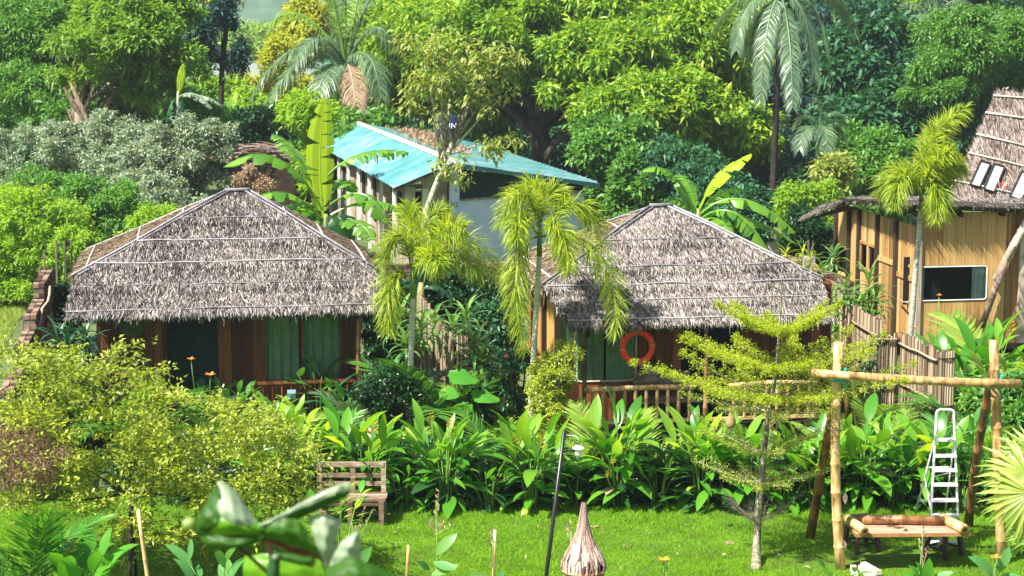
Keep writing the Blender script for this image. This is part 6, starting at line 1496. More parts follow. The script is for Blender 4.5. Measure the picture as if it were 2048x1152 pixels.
for nm, lb, p, q, r in (('bamboo_log', 'bamboo log lying along the rear edge of the table board', P(1712, 1040, zt + .06), P(1888, 1042, zt + .06), .062),
                       ('bamboo_log', 'short bamboo log with open end on the left of the table board', P(1694, 1037, zt + .062), P(1728, 1061, zt + .062), .062),
                       ('bamboo_log', 'short bamboo log with open end on the right of the table board', P(1886, 1037, zt + .064), P(1928, 1058, zt + .064), .066)):
    lg = thing(nm, lb, 'bamboo log', p, 'bamboo logs on the table board')
    pole('culm', p, q, r, 'bamboo' if 'short' in lb else 'bamboo_dark', lg, .5, r)
    d = (q - p).normalized(); MB().tube([q + d * .002, q + d * .006], r * .72, 12).build('hollow_end', MAT['bamboo_dark'], lg, True)
    MB().tube([q + d * .004, q + d * .009], r * .42, 12).build('hollow', MAT['darkwood'], lg, True)
def stool(label, c, h=.46, w=.34, rot=.2, name='plastic_stool'):
    t = thing(name, label, 'stool', c, 'dark plastic stools under the board'); R3 = Matrix.Rotation(rot, 3, 'Z'); c = Vector(c)
    mb = MB(); mb.box(c + Vector((0, 0, h - .015)), (w * .8, w * .8, .03), R3); mb.build('seat', MAT['plastic'], t)
    mb = MB(); 
    for sx, sy, ln in ((0, 1, 1), (0, -1, 1), (1, 0, 0), (-1, 0, 0)):
        mb.box(c + R3 @ Vector((sx * w * .39, sy * w * .39, 0)) + Vector((0, 0, h - .07)), (w * .78 if ln else .02, .02 if ln else w * .78, .09), R3)
    mb.build('apron', MAT['plastic'], t)
    for sx in (-1, 1):
        for sy in (-1, 1):
            a = c + R3 @ Vector((sx * w * .37, sy * w * .37, h - .03)); b = c + R3 @ Vector((sx * w * .5, sy * w * .5, 0))
            mb = MB(); mb.beam(a, b, .055, .045, R3 @ Vector((1, 0, 0))); mb.build('leg', MAT['plastic'], t)
    mb = MB()
    for k in range(4):
        a, b = [R3 @ Vector((sx * w * .46, sy * w * .46, .13)) + c for sx, sy in (((-1, -1), (1, -1)), ((1, -1), (1, 1)), ((1, 1), (-1, 1)), ((-1, 1), (-1, -1)))[k]]
        mb.beam(a, b, .018, .03)
    mb.build('stretcher', MAT['plastic'], t)
sl = P(1723, 1100, 0); sr_ = P(1887, 1112, 0)
stool('dark plastic stool under the left end of the table board', sl, zt - .05)
stool('dark plastic stool under the right end of the table board in front of the ladder', sr_, zt - .05, rot=.5)
# aluminium step ladder
lf0, lf1 = P(1857, 1104, 0), P(1919, 1104, 0); dl = lf0.dot(FW)
la = thing('step_ladder', 'tall aluminium step ladder standing open behind the table board', 'ladder', lf0.lerp(lf1, .5))
lt0, lt1 = V(1873, 832, dl + .45), V(1908, 832, dl + .45)
mb = MB().tube([lf0, lt0] + [lt0 + (lt1 - lt0) * u_ + Vector((0, 0, h_)) for u_, h_ in ((.0, .045), (.06, .075), (.22, .088), (.78, .088), (.94, .075), (1.0, .045))] + [lt1, lf1], .018, 8); mb.build('rail', MAT['alu'], la, True)
rr0, rr1 = G(1838, dl + 1.25), G(1902, dl + 1.25)
for a, b in ((lt0.lerp(lf0, .18), rr0), (lt1.lerp(lf1, .18), rr1)):
    MB().tube([a + FW * .03, b], .012, 7).build('rear_leg', MAT['alu'], la, True)
for i, py in enumerate((879, 911, 940, 969, 1000, 1030, 1084)):
    k = (py - 832) / (1104 - 832); a, b = lt0.lerp(lf0, k), lt1.lerp(lf1, k)
    MB().beam(a - FW * .02, b - FW * .02, .12, .025, Vector((0, 0, 1))).build('tread', MAT['alu'], la)
for k in (.45, .75):
    a, b = lt0.lerp(rr0, k) , lt1.lerp(rr1, k); MB().beam(a, b, .02, .02).build('rear_bar', MAT['alu'], la)
for (p, q) in ((lt0.lerp(lf0, .45), lt1.lerp(rr1, .5)), (lt0.lerp(rr0, .5), lt0.lerp(lf0, .7))):
    MB().tube([p, q], .008, 5).build('brace', MAT['alu'], la)
# bench
bz = .37
bf = P(768, 1001, bz); bl = P(632, 1000.6, bz); bd = Vector((0, 1, 0)); dx = (bf - bl).normalized(); perp = Vector((-dx.y, dx.x, 0))
c = (bf + bl) / 2 + perp * .2
bn = thing('garden_bench', 'weathered slatted wooden bench at the back of the lawn, left end behind the tree', 'bench', (c.x, c.y, 0))
bfr = bf; Lb = (bf - bl).length
for i in range(4):
    o = perp * (.055 + .115 * i); jig = rs.uniform(-.01, .01)
    MB().beam(bl + o - dx * .02, bf + o + dx * (.02 + jig), .105, .03).build('seat_slat', MAT['benchwood'], bn)
for k, (z) in enumerate((.50, .62, .78)):
    MB().beam(bl + perp * .47 + Vector((0, 0, z - bz)), bf + perp * .47 - dx * .03 + Vector((0, 0, z - bz)), .028, .075 if k == 2 else .06).build('back_slat', MAT['benchwood'], bn)
for u in (0, .5, 1):
    q = bl.lerp(bf, u) - dx * (.04 if u == 1 else 0)
    g = Vector((q.x, q.y, 0))
    MB().beam(g + perp * .02, g + perp * .02 + Vector((0, 0, bz - .015)), .07, .07, dx).build('front_leg', MAT['benchwood'], bn)
    MB().beam(g + perp * .44, g + perp * .50 + Vector((0, 0, .82)), .06, .07, dx).build('rear_post', MAT['benchwood'], bn)
MB().beam(bl + Vector((0, 0, -.05)) + perp * .03, bf + Vector((0, 0, -.05)) + perp * .03, .03, .07).build('apron', MAT['benchwood'], bn)
MB().beam(bl + Vector((0, 0, -.26)) + perp * .3, bf + Vector((0, 0, -.26)) + perp * .3, .04, .05).build('stretcher', MAT['benchwood'], bn)
# black lamp post with a bare bulb under a white shade
d = 20.0
p1 = V(1129, 860, d); p0 = p1 + (V(1092, 1152, d) - p1) * 1.0; s_ = p1.z / (p1.z - p0.z); pb0 = p1 + (p0 - p1) * s_; pb0.z = 0
lp = thing('lamp_post', 'leaning black lamp post with small white shade and round bulb', 'lamp post', pb0)
MB().tube([pb0 - Vector((0, 0, .03)), p1], [.024, .021], 10).build('pole', MAT['black'], lp, True)
hk = V(1157, 886, d)
MB().tube([p1 - Vector((0, 0, .045)), p1 + RT * .05 - Vector((0, 0, .06)), V(1150, 872, d), V(1156, 876, d), hk], .004, 6).build('arm', MAT['alu'], lp, True)
MB().lathe(hk, [(.0, .0), (.012, .0), (.014, -.02), (.014, -.05), (.0, -.05)], 12).build('socket', MAT['black'], lp, True)
MB().lathe(hk - Vector((0, 0, .03)), [(.012, .01), (.03, .0), (.062, -.022), (.066, -.028), (.060, -.030), (.02, -.02)], 20).build('shade', MAT['white'], lp, True)
MB().lathe(hk - Vector((0, 0, .065)), [(.012, .015), (.028, -.01), (.038, -.04), (.030, -.07), (.0, -.082)], 16).build('bulb', MAT['bulb'], lp, True)
# nest shaped basket with a dry grass cap on a pole
d = 15.0
nb = V(1167, 1139, d); g = Vector((nb.x, nb.y, 0))
ns = thing('grass_capped_basket', 'wicker basket with tall pointed dry grass cap on a stick', 'basket', g)
MB().tube([g, nb - Vector((0, 0, .25))], .03, 8).build('pole', MAT['bamboo'], ns, True)
MB().lathe(nb, [(.0, -.26), (.09, -.25), (.145, -.18), (.165, -.08), (.160, 0), (.15, .0)], 28).build('basket', MAT['wicker'], ns, True)
MB().tube([nb + Vector((.172 * math.cos(k * math.pi / 14), .172 * math.sin(k * math.pi / 14), 0)) for k in range(29)], .011, 6, False).build('rim', MAT['orangewood'], ns, True)
prof = [(.172, .0), (.168, .05), (.150, .10), (.115, .165), (.080, .225), (.052, .29), (.034, .36), (.022, .43), (.012, .50), (.004, .545)]
MB().lathe(nb, [(r * .92, z) for r, z in prof], 24).build('cap_lining', MAT['darkwood'], ns, True)
vs_, ts_ = [], []
def prof_at(u):
    i = min(int(u * 9), 8); f = u * 9 - i; return (prof[i][0] * (1 - f) + prof[i + 1][0] * f, prof[i][1] * (1 - f) + prof[i + 1][1] * f)
mb = MB()
for i in range(210):
    a = rs.uniform(0, 2 * math.pi); u0_ = rs.uniform(0, .35) * (rs.rand() > .35); w = rs.uniform(.010, .022); n = 9; pts = []; tw = rs.normal(0, .5); ru = rs.uniform(0, .006)
    for j in range(n + 1):
        u = u0_ + (1 - u0_) * j / n; r, z = prof_at(min(u, .999)); r = r + .004 + ru; aa = a + tw * u; c = nb + Vector((r * math.cos(aa), r * math.sin(aa), z)); tg = Vector((-math.sin(aa), math.cos(aa), 0)); ww = w * (.35 + .65 * r / .17)
        o = Vector((math.cos(aa), math.sin(aa), 0)) * .004
        pts += [c - tg * ww * .5, c + o, c + tg * ww * .5]
    mb.add(pts, [f for j in range(n) for f in ((3 * j, 3 * j + 1, 3 * j + 4, 3 * j + 3), (3 * j + 1, 3 * j + 2, 3 * j + 5, 3 * j + 4))])
mb.build('dry_grass_cap', MAT['nestgrass'], ns, kind='stuff')
for k in range(7): MB().tube([nb + Vector((.024 * math.cos(a) * (1 - k * .07), .024 * math.sin(a) * (1 - k * .07), .39 + k * .018)) for a in [j * math.pi / 6 for j in range(13)]], .003, 5, False).build('binding', MAT['nestgrass'], ns, True)
# timber offcuts
oc = P(1728, 1142, 0)
for i, (px, py, qx, qy, lb) in enumerate(((1706, 1134, 1712, 1165, 'short pale timber offcut lying left of the other two'), (1722, 1134, 1748, 1160, 'pale timber offcut lying in the middle of the three'), (1726, 1128, 1758, 1146, 'long pale timber offcut with sawn end lying on top at the right'))):
    a, b = P(px, py, .03 + .03 * (i == 2)), P(qx, qy, .03 + .03 * (i == 2))
    MB().beam(a, b, .075, .06).single('timber_offcut', MAT['offcut'], lb, 'timber', a, group='timber offcuts on the lawn')
# the tiered tree
d = 25.2
g = P(1512, 1141, 0)
tt = thing('tiered_tree', 'young tiered umbrella tree with mottled pale trunk and flat yellow green sprays', 'tree', g)
trunk = [(1512, 1143, .075), (1513, 1090, .055), (1517, 1020, .05), (1522, 960, .048), (1527, 905, .044), (1534, 850, .038), (1543, 800, .032), (1549, 760, .027), (1554, 720, .022), (1558, 672, .016), (1561, 620, .010), (1563, 560, .006), (1564, 505, .003)]
tp = [V(x, y, d) for x, y, r in trunk]; tp[0] = g
MB().tube(tp, [r for _, _, r in trunk], 10).build('trunk', MAT['pale_bark'], tt, True)
def at_y(py):
    for (x0_, y0_, _), (x1_, y1_, _) in zip(trunk[:-1], trunk[1:]):
        if y1_ <= py <= y0_: return V(x0_ + (x1_ - x0_) * (y0_ - py) / (y0_ - y1_), py, d)
tiers = [ # node y, reach (px), rise (px), rays, leaf density, leaf length
    (668, 132, 66, 8, 220, .036), (738, 212, 68, 10, 230, .036), (796, 270, 70, 11, 220, .036), (824, 195, 36, 8, 90, .034), (908, 145, 70, 9, 70, .034), (968, 150, 42, 10, 60, .032), (1046, 70, 62, 7, 0, .03)]
def tier(ny, reach, rise, rays, dens, ll, seed):
    rs = np.random.RandomState(seed); n0 = at_y(ny); br = MB(); T, O = [], []
    for k in range(rays):
        a = 2 * math.pi * (k + rs.uniform(-.25, .25)) / rays; h = RT * math.cos(a) + FW * math.sin(a); sw = abs(math.cos(a)); R = m_of(reach, d) * rs.uniform(.85, 1.1) * (.62 + .38 * sw); up_ = m_of(rise, d) * rs.uniform(.8, 1.1) * (.25 + .75 * sw)
        q = n0 + h * R + Vector((0, 0, up_)); c_ = n0 + h * R * .45 + Vector((0, 0, up_ * .30)); path = bez(n0, c_, q, 10)
        br.tube(path, [.011 * (1 - .08 * j) for j in range(11)], 5, False)
        side = h.cross(Vector((0, 0, 1)))
        for j in range(2, 11):
            u = j / 10; w = R * .18 * math.sin(math.pi * min(1, u * .8 + .15)) 
            for sg in (-1, 1):
                e = path[j] + side * sg * w * rs.uniform(.6, 1.1) + h * w * .7 + Vector((0, 0, .02 + rs.normal(0, .02)))
                br.tube([path[j], path[j].lerp(e, .5) + Vector((0, 0, .01)), e], [.004, .003, .0015], 4, False)
                if not dens:
                    for _ in range(4):
                        v_ = path[j].lerp(e, rs.uniform(.3, 1)); br.tube([v_, v_ + Vector(rs.normal(0, .05, 3)) + h * .06 + Vector((0, 0, .04))], [.002, .001], 3, False)
                m = int(dens * .3 * rs.uniform(.6, 1.3))
                uu = rs.rand(m, 1); pp = np.array(path[j]) * (1 - uu) + np.array(e) * uu + rs.normal(0, .022, (m, 3)); pp[:, 2] += rs.uniform(-.01, .035, m)
                T.append(pp); O.append(np.tile(np.array(h + Vector((0, 0, .5))), (m, 1)))
    br.build('branch_tier', MAT['twig' if dens > 100 or not dens else 'pale_bark'], tt, True)
    if dens:
        T = np.concatenate(T); O = np.concatenate(O); v, t_ = leaf_cloud(T, norm(O), 1, ll, ll * .48, rs, .8, .0, .3)
        link_mesh('foliage_tier', np_mesh('foliage_tier', v - np.array(g), t_, None, MAT['tier_leaf' if dens > 100 else 'bush_leaf']), tt)
for i, a in enumerate(tiers): tier(*a, 300 + i)
for i, (px, py, lb, hole_) in enumerate(((1462, 838, 'small round woven nest hanging left of the tiered tree trunk', 0), (1548, 842, 'woven nest with dark round entrance hanging against the tiered tree trunk', 1))):
    c = V(px, py, d - .35); nn_ = thing('woven_nest', lb, 'nest', c, 'woven nests hanging in the tiered tree')
    MB().lathe(c, [(.0, -.13), (.04, -.12), (.065, -.075), (.064, -.02), (.045, .03), (.022, .075), (.008, .12), (.004, .17)], 16).build('shell', MAT['wicker'], nn_, True)
    MB().tube([c + Vector((0, 0, .15)), c + Vector((0, .0, .42))], .003, 4).build('string', MAT['twig'], nn_)
    if hole_:
        q = c + Vector((-FW.x, -FW.y, 0)) * .062 + Vector((0, 0, -.045))
        MB().tube([q, q - FW * .004], .026, 12).build('entrance', MAT['darkroom'], nn_, True)
        MB().tube([q - FW * .002 + RT * (.029 * math.cos(a)) + Vector((0, 0, .029 * math.sin(a))) for a in [k * math.pi / 7 for k in range(15)]], .005, 5, False).build('entrance_rim', MAT['wicker'], nn_, True)
MB().add([P(1448, 1083, .006), P(1464, 1081, .01), P(1470, 1087, .006), P(1452, 1089, .008)], [(0, 1, 2, 3)]).single('fallen_leaf', MAT['dry'], 'pale dry leaf lying on the lawn left of the tiered tree', 'leaf', P(1458, 1085, 0))
mb = MB(); q = P(1186, 1055, .01); mb.blade(q, (1, .2, .3), (0, 0, 1), .16, .09, 4, 1.5, .3); mb.blade(q, (-.6, .2, .2), (0, 0, 1), .08, .06, 3, .5, .3)
mb.single('fallen_leaf', MAT['dry'], 'brown curled leaf lying on the lawn behind the grass capped basket', 'leaf', q)

# the big yellow green tree at the left
g = G(256, 24.3)
lt = thing('small_leaved_tree', 'wide yellow green small leaved tree filling the lower left', 'tree', g)
rs = np.random.RandomState(88)
mb = MB(); fk = V(258, 985, 24.3); mb.tube([g - Vector((0, 0, .05)), g.lerp(fk, .5) + Vector((.01, 0, 0)), fk], [.022, .02, .018], 9)
hubs = []
for (pts, off) in ([(258, 985), (262, 900), (196, 800), (70, 757)], .2), ([(196, 810), (170, 770), (110, 756)], .1), ([(196, 800), (230, 740), (262, 720)], .3), ([(258, 985), (180, 940), (60, 900), (-20, 870)], -.4), ([(258, 985), (330, 930), (420, 945), (560, 950)], .0), ([(330, 935), (400, 870), (520, 850)], .4), \
        ([(262, 900), (330, 830), (420, 800)], -.2), ([(258, 960), (300, 860), (310, 770)], .5), ([(258, 985), (350, 990), (430, 1010)], -.5), ([(258, 985), (150, 1000), (90, 1000)], -.6), ([(100, 757), (20, 770), (-30, 800)], 0), ([(230, 800), (300, 750), (330, 740)], -.3), ([(420, 945), (520, 930), (640, 945)], .3), ([(60, 900), (10, 860), (-20, 820)], .3):
    w = [V(x, y, 24.3 + off * (k / (len(pts) - 1)) * 1.5) for k, (x, y) in enumerate(pts)]; w2 = []
    for a, b in zip(w[:-1], w[1:]): w2 += [a, a.lerp(b, .33) + Vector(rs.normal(0, .015, 3)), a.lerp(b, .66) + Vector(rs.normal(0, .015, 3))]
    w2.append(w[-1]); k = len(w2); mb.tube(w2, [.018 * (1 - .75 * i / (k - 1)) for i in range(k)], 6, False); hubs += w2
mb.build('trunk', MAT['dark_bark'], lt, True)
def inside(px, py):
    top = np.interp(px, [-60, 0, 60, 150, 200, 262, 300, 350, 420, 520, 600, 660], [700, 705, 690, 700, 725, 740, 770, 790, 800, 815, 850, 930])
    bot = np.interp(px, [-60, 0, 60, 130, 240, 330, 430, 520, 600, 660], [1000, 1015, 1030, 1050, 1080, 1110, 1110, 1080, 1030, 985])
    return py > top, py < bot
T, O = [], []; tw = MB(); cnt = 0
while cnt < 2600:
    px, py = rs.uniform(-60, 650), rs.uniform(690, 1090)
    a, b = inside(px, py)
    if not (a and b): continue
    if py > 1020 and rs.rand() < .4: continue
    fl_ = .5 + .5 * math.sin(px * .031 + 1.3 * math.sin(py * .027)) * math.sin(py * .036 + 2 + math.sin(px * .02))
    if rs.rand() > .08 + 1.0 * fl_ ** 1.5: continue
    cnt += 1
    c = V(px, py, 24.3 + rs.uniform(-1.15, 1.0)); dr_ = Vector(rs.normal(0, 1, 3)); dr_.z = abs(dr_.z) * .3 + .05; dr_.normalize(); Lt = rs.uniform(.10, .28)
    if cnt % 2 == 0: tw.tube([c, c + dr_ * Lt * .5 + Vector((0, 0, .01)), c + dr_ * Lt], [.003, .0025, .001], 3, False)
    m = 10; u = np.linspace(.1, 1, m)[:, None]; T.append(np.array(c) + np.array(dr_) * Lt * u); O.append(np.tile(np.array(dr_), (m, 1)))
for (x0_, y0_, x1_, y1_, m_) in ((190, 760, 245, 690, 5), (250, 780, 340, 740, 7), (200, 720, 300, 700, 5), (240, 740, 335, 765, 6), (560, 900, 650, 930, 9), (520, 850, 610, 880, 9), (580, 950, 650, 985, 8), (300, 1060, 340, 1100, 4), (400, 1060, 430, 1120, 4), (250, 1040, 262, 1120, 4)):
    for k in range(m_):
        a = V(x0_, y0_, 24.3 + rs.uniform(-.4, .4)); b = V(x1_ + rs.uniform(-25, 15), y1_ + rs.uniform(-20, 25), 24.3 + rs.uniform(-.5, .5)); tw.tube([a, a.lerp(b, .5) + Vector((0, 0, .04)), b], [.005, .004, .001], 4, False)
        u = rs.uniform(.1, 1, (26, 1)); pp = np.array(a) * (1 - u) + np.array(b) * u; pp[:, 2] += .06 * np.sin(np.pi * u[:, 0]); T.append(pp); O.append(np.tile(np.array((b - a).normalized()), (26, 1)))
tw.build('twigs', MAT['dark_bark'], lt)
T = np.concatenate(T); O = np.concatenate(O); v, t_ = leaf_cloud(T, O, 1, .078, .036, rs, .85, -.1, .35)
link_mesh('crown', np_mesh('crown', v - np.array(g), t_, None, MAT['bush_leaf']), lt)
# brown dead vine in the tree's left side
T, O, Cs = crown_tips([ell(60, 920, 23.6, 80, 55, .4)], [30], 60, rs, .4, .1)
v, t_ = leaf_cloud(T, O, 4, .09, .008, rs, 1.2, .2, .6)
vn = thing('dead_vine', 'tangle of brown dead twigs caught in the left side of the yellow green tree', 'vine', V(60, 920, 23.6)); link_mesh('tangle', np_mesh('tangle', v - np.array(ROOT[vn.name]), t_, None, MAT['dry']), vn)
# low tree with large yellow leaves in front of the bench
clump('young_tree', 'small shrub with large yellow and green oval leaves before the bench', 'shrub', G(665, 23.2), 1.95, 6, 9, .19, 'taro', 'oval', 261, .16, None, 'banana_lime', 1.0, None, low=.62, erect=55)
# near plants along the bottom edge
low_palm('dark feathery palm in the bottom left corner', G(30, 21.5), 13, 1.25, 'areca', 181, elev=(30, 85), h=.7, stems=6)
clump('canna_plant', 'bright green broad leaved ginger at the bottom left corner', 'ginger plant', G(128, 21.2), 1.75, 9, 5, .42, 'heliconia', 'paddle', 262, .2, None, 'taro', 1.6, None, low=.5)
clump('canna_plant', 'bluish green canna below the big curled leaves', 'canna', G(420, 21.0), 1.7, 6, 5, .40, 'canna', 'paddle', 263, .2, None, None, 1.3, None, low=.5)
def canna_stalk(label, px, topy, dd, leaves, heads, seed, mat='canna'):
    rs = np.random.RandomState(seed); t = thing('canna_plant', label, 'canna', G(px, dd)); b = G(px, dd); tpv = V(px + 4, topy, dd)
    MB().tube([b, b.lerp(tpv, .5) + Vector((.02, 0, 0)), tpv], [.013, .010, .005], 6).build('stem', MAT['stem'], t, True)
    for (x, y, dx_, dy_, s) in leaves:
        p = V(x, y, dd); e = V(x + dx_, y + dy_, dd - .1); put_leaf(t, mat, 'oval', p, e - p, s, rs, .9, (rs.normal(0, .3), -.6, .7))
    for k, (x, y) in enumerate(heads):
        a = V(px + 3, topy + 70, dd); e = V(x, y, dd); mb = MB(); mb.tube([a, a.lerp(e, .6) + Vector((0, 0, .02)), e], [.005, .004, .002], 5)
        for j in range(7):
            u = .55 + .45 * j / 6; q = a.lerp(e, u) + Vector((rs.normal(0, .01), rs.normal(0, .01), .01)); mb.blade(q, (rs.normal(0, .6), rs.normal(0, .6), 1), (0, -1, 0), .055, .02, 2, .1, .2)
        mb.build('seed_head', MAT['ginger_pale'] if k % 2 else MAT['dry'], t)
canna_stalk('canna with pale seed heads standing right of the bench front', 700, 1045, 20.5, [(702, 1125, -8, -60, .34), (706, 1140, 40, -50, .36), (700, 1150, 30, 10, .3)], [(726, 1022), (742, 1030), (712, 1060)], 271)
canna_stalk('canna with tall pale seed head in the middle of the lawn front', 868, 1000, 20.5, [(872, 1110, 30, -40, .34), (866, 1125, 28, 8, .3), (862, 1150, 50, -20, .34), (860, 1140, -20, -15, .22)], [(878, 985), (873, 1015), (858, 1045), (903, 1055), (884, 1050)], 272)
canna_stalk('thin canna stalk with small seed head at the bottom centre left', 982, 1065, 20.5, [(984, 1160, -25, -8, .3), (990, 1170, 18, -30, .24)], [(980, 1058), (986, 1080)], 273)
canna_stalk('canna stalk with few pale buds left of the grass capped basket', 1138, 1062, 18.5, [(1140, 1165, -12, -20, .2)], [(1140, 1052), (1146, 1075)], 274)
canna_stalk('canna stalk with yellow buds before the stools', 1842, 1066, 21.5, [(1848, 1165, -30, -50, .30), (1852, 1165, 8, -52, .32), (1846, 1170, -60, -45, .3), (1856, 1165, 50, -22, .32), (1850, 1172, -10, -62, .34), (1862, 1168, -22, -48, .26)], [(1846, 1062), (1838, 1085), (1856, 1100)], 275, 'taro')
canna_stalk('canna with orange red flower in the bottom right corner', 1990, 1110, 21.5, [(1988, 1150, -48, -58, .38), (1992, 1148, 38, -62, .36), (1996, 1155, 52, -10, .3), (1990, 1160, -20, -20, .3)], [], 276)
cp = [o for o in COL.objects if o.get('label') == 'canna with orange red flower in the bottom right corner'][0]
flower(cp, V(1991, 1118, 21.4), 'orange', .17, 'lily', rs, G(1990, 21.5))
canna_stalk('canna with one apricot flower on the lawn edge right of the basket', 1330, 1118, 21.0, [(1332, 1175, -14, -16, .16), (1332, 1175, 14, -18, .16)], [], 277)
cp = [o for o in COL.objects if o.get('label', '').startswith('canna with one apricot')][0]
flower(cp, V(1328, 1122, 20.95), 'amber', .16, 'lily', rs, G(1330, 21.0))
clump('garden_plant', 'low round leaved plant at the foot of the front bamboo post', 'garden plant', P(1668, 1160, 0) - Vector((0, .2, 0)), .25, 3, 3, .24, 'canna', 'oval', 278, .3, None, None, 1.2, None, low=.5)
for i, (px, py, r, dd, lean_) in enumerate(((990, 1060, .020, 21, -3), (817, 1090, .018, 21, -4), (262, 1010, .03, 23.4, -2), (276, 1020, .028, 23.0, 20), (190, 1120, .018, 21.8, 0), (198, 1130, .018, 21.6, 4))):
    a = V(px, py, dd); b = V(px + lean_, 1160, dd); k = a.z / (a.z - b.z); b = a + (b - a) * k
    mb = MB(); bamboo(mb, b, a, r, r * .9, .3, 8); mb.single('bamboo_stake', MAT['bamboo' if i != 2 else 'dark_bark'], ['short bamboo stake right of the tall canna seed head', 'short bamboo stake left of the tall canna seed head', 'dark straight prop under the yellow green tree', 'tan bamboo prop leaning under the yellow green tree', 'left one of two thin stakes by the bottom left ginger', 'right one of two thin stakes by the bottom left ginger'][i], 'stake', b, smooth=True)
# fan palm at the right edge
d = 22.5
g = G(2110, d); fp = thing('fan_palm', 'fan palm with pale yellow green drooping fans at the right edge', 'fan palm', g)
rs = np.random.RandomState(66)
def fan(c, axis, R, nseg, spread, mat, seed):
    rs = np.random.RandomState(seed); mb = MB(); up = Vector((-FW.x, -FW.y, .7)).normalized(); axis = axis.normalized(); sd = axis.cross(up).normalized()
    for i in range(nseg):
        a = math.radians(-spread + 2 * spread * i / (nseg - 1)); dr_ = (axis * math.cos(a) + sd * math.sin(a) + up * .12 * (i % 2)).normalized()
        mb.blade(c, dr_, up, R * rs.uniform(.85, 1.1) * (1 - .2 * abs(a) / 2.4), R * .075, 8, rs.uniform(.35, 1.0), .3, .35, .42)
    mb.tube(bez(g + Vector((0, 0, .5)), Vector((c.x, c.y, c.z)) - axis * .5 + Vector((0, 0, .1)), c, 6), [.016] * 7, 6)
    return mb.build('fan', MAT[mat], fp)
fan(V(2052, 945, d), -RT * 1.0 + Vector((0, 0, -.35)), .62, 30, 95, 'fan', 1)
fan(V(2062, 985, d - .2), -RT * .8 + Vector((0, 0, -.8)), .66, 28, 80, 'fan', 2)
fan(V(2075, 915, d + .2), -RT * .9 + Vector((0, 0, .25)), .55, 26, 80, 'fan', 3)
fan(V(2090, 1060, d - .1), -RT * 1 + Vector((0, 0, -.5)), .5, 24, 80, 'areca_lime', 4)
MB().tube([g, g + Vector((0, 0, .6))], [.12, .1], 10).build('trunk', MAT['bark'], fp, True)
clump('garden_plant', 'tangled grassy plant with thin bright leaves at the right edge of the lawn', 'garden plant', P(2040, 1110, 0), .8, 10, 6, .3, 'mid_leaf', 'strap', 279, .3, None, 'lime_leaf', .8, None, low=.2)

# ------------------------------------------------------------------ the curled leaves close to the camera
nd = 6.0
ng_ = G(560, nd)
nl = thing('curled_leaf_plant', 'tall plant close by with big curled glossy leaves rising into the bottom edge', 'plant', ng_)
def cat(p0, p1, p2, p3, t):
    return 0.5 * ((2 * p1) + (-p0 + p2) * t + (2 * p0 - 5 * p1 + 4 * p2 - p3) * t * t + (-p0 + 3 * p1 - 3 * p2 + p3) * t ** 3)
def smooth_rows(rows, k):
    rows = [np.array(r, dtype=float) for r in rows]; out = []
    n = len(rows)
    for i in range(n - 1):
        a, b, c, d_ = rows[max(i - 1, 0)], rows[i], rows[i + 1], rows[min(i + 2, n - 1)]
        for j in range(k): out.append(cat(a, b, c, d_, j / k))
    out.append(rows[-1]); return out
def patch(rows, mat='front_leaf', d0=nd, name='leaf', k=6):
    """a curled leaf as a smooth sheet through rows of points"""
    R_ = smooth_rows([np.array([np.array(V(x, y, d0 + z * .6)) for x, y, z in r]) for r in rows], k)
    R_ = [np.array(smooth_rows(list(r), k)) for r in R_]
    n, m = len(R_), len(R_[0]); v = np.array(R_).reshape(-1, 3) - np.array(ROOT[nl.name])
    ii = np.arange(len(v)); v[:, 1] += .004 * np.sin(ii % m * 1.9) * np.sin(ii // m * .8) + .003 * np.sin(ii // m * 1.3 + 1)
    q = [(i * m + j, i * m + j + 1, (i + 1) * m + j + 1, (i + 1) * m + j) for i in range(n - 1) for j in range(m - 1)]
    return link_mesh(name, np_mesh(name, v, None, q, MAT[mat], True), nl)
# peaked leaf folded over its midrib
patch([[(386, 1062, .05), (400, 1064, -.02), (420, 1068, 0)], [(388, 1046, .05), (405, 1036, -.03), (428, 1052, -.05)], [(408, 1012, .05), (420, 1008, 0), (436, 1032, -.05)], [(434, 964, .06), (437, 975, .03), (441, 988, 0)]])
patch([[(434, 964, .06), (439, 985, .02), (434, 1020, -.04), (438, 1052, -.02)], [(448, 965, .08), (456, 990, 0), (460, 1030, -.07), (468, 1062, -.03)], [(472, 984, .10), (482, 1008, .03), (488, 1040, -.05), (498, 1064, -.02)], [(484, 1002, .14), (504, 1028, .1), (514, 1046, .04), (521, 1064, .02)]], 'leaf_glare')
patch([[(398, 1044, .06), (400, 1062, .02), (404, 1074, .04)], [(440, 1020, 0), (440, 1048, -.06), (445, 1070, -.02)], [(490, 1040, 0), (490, 1056, -.05), (495, 1068, -.02)], [(530, 1050, .03), (530, 1060, .01), (532, 1072, .03)]], 'front_lime')
# small rolled tip
MB().lathe(V(378, 1046, nd + .02), [(.0, -.02), (.016, -.018), (.022, -.005), (.02, .008), (.008, .016), (0, .018)], 14).build('rolled_tip', MAT['ginger_pale'], nl, True)
# dark lower leaf
patch([[(398, 1066, .03), (405, 1084, 0), (420, 1106, .04)], [(430, 1070, -.02), (440, 1090, -.05), (448, 1098, 0)], [(480, 1072, -.02), (486, 1088, -.05), (492, 1094, 0)], [(520, 1066, .02), (526, 1076, 0), (530, 1082, .03)]])
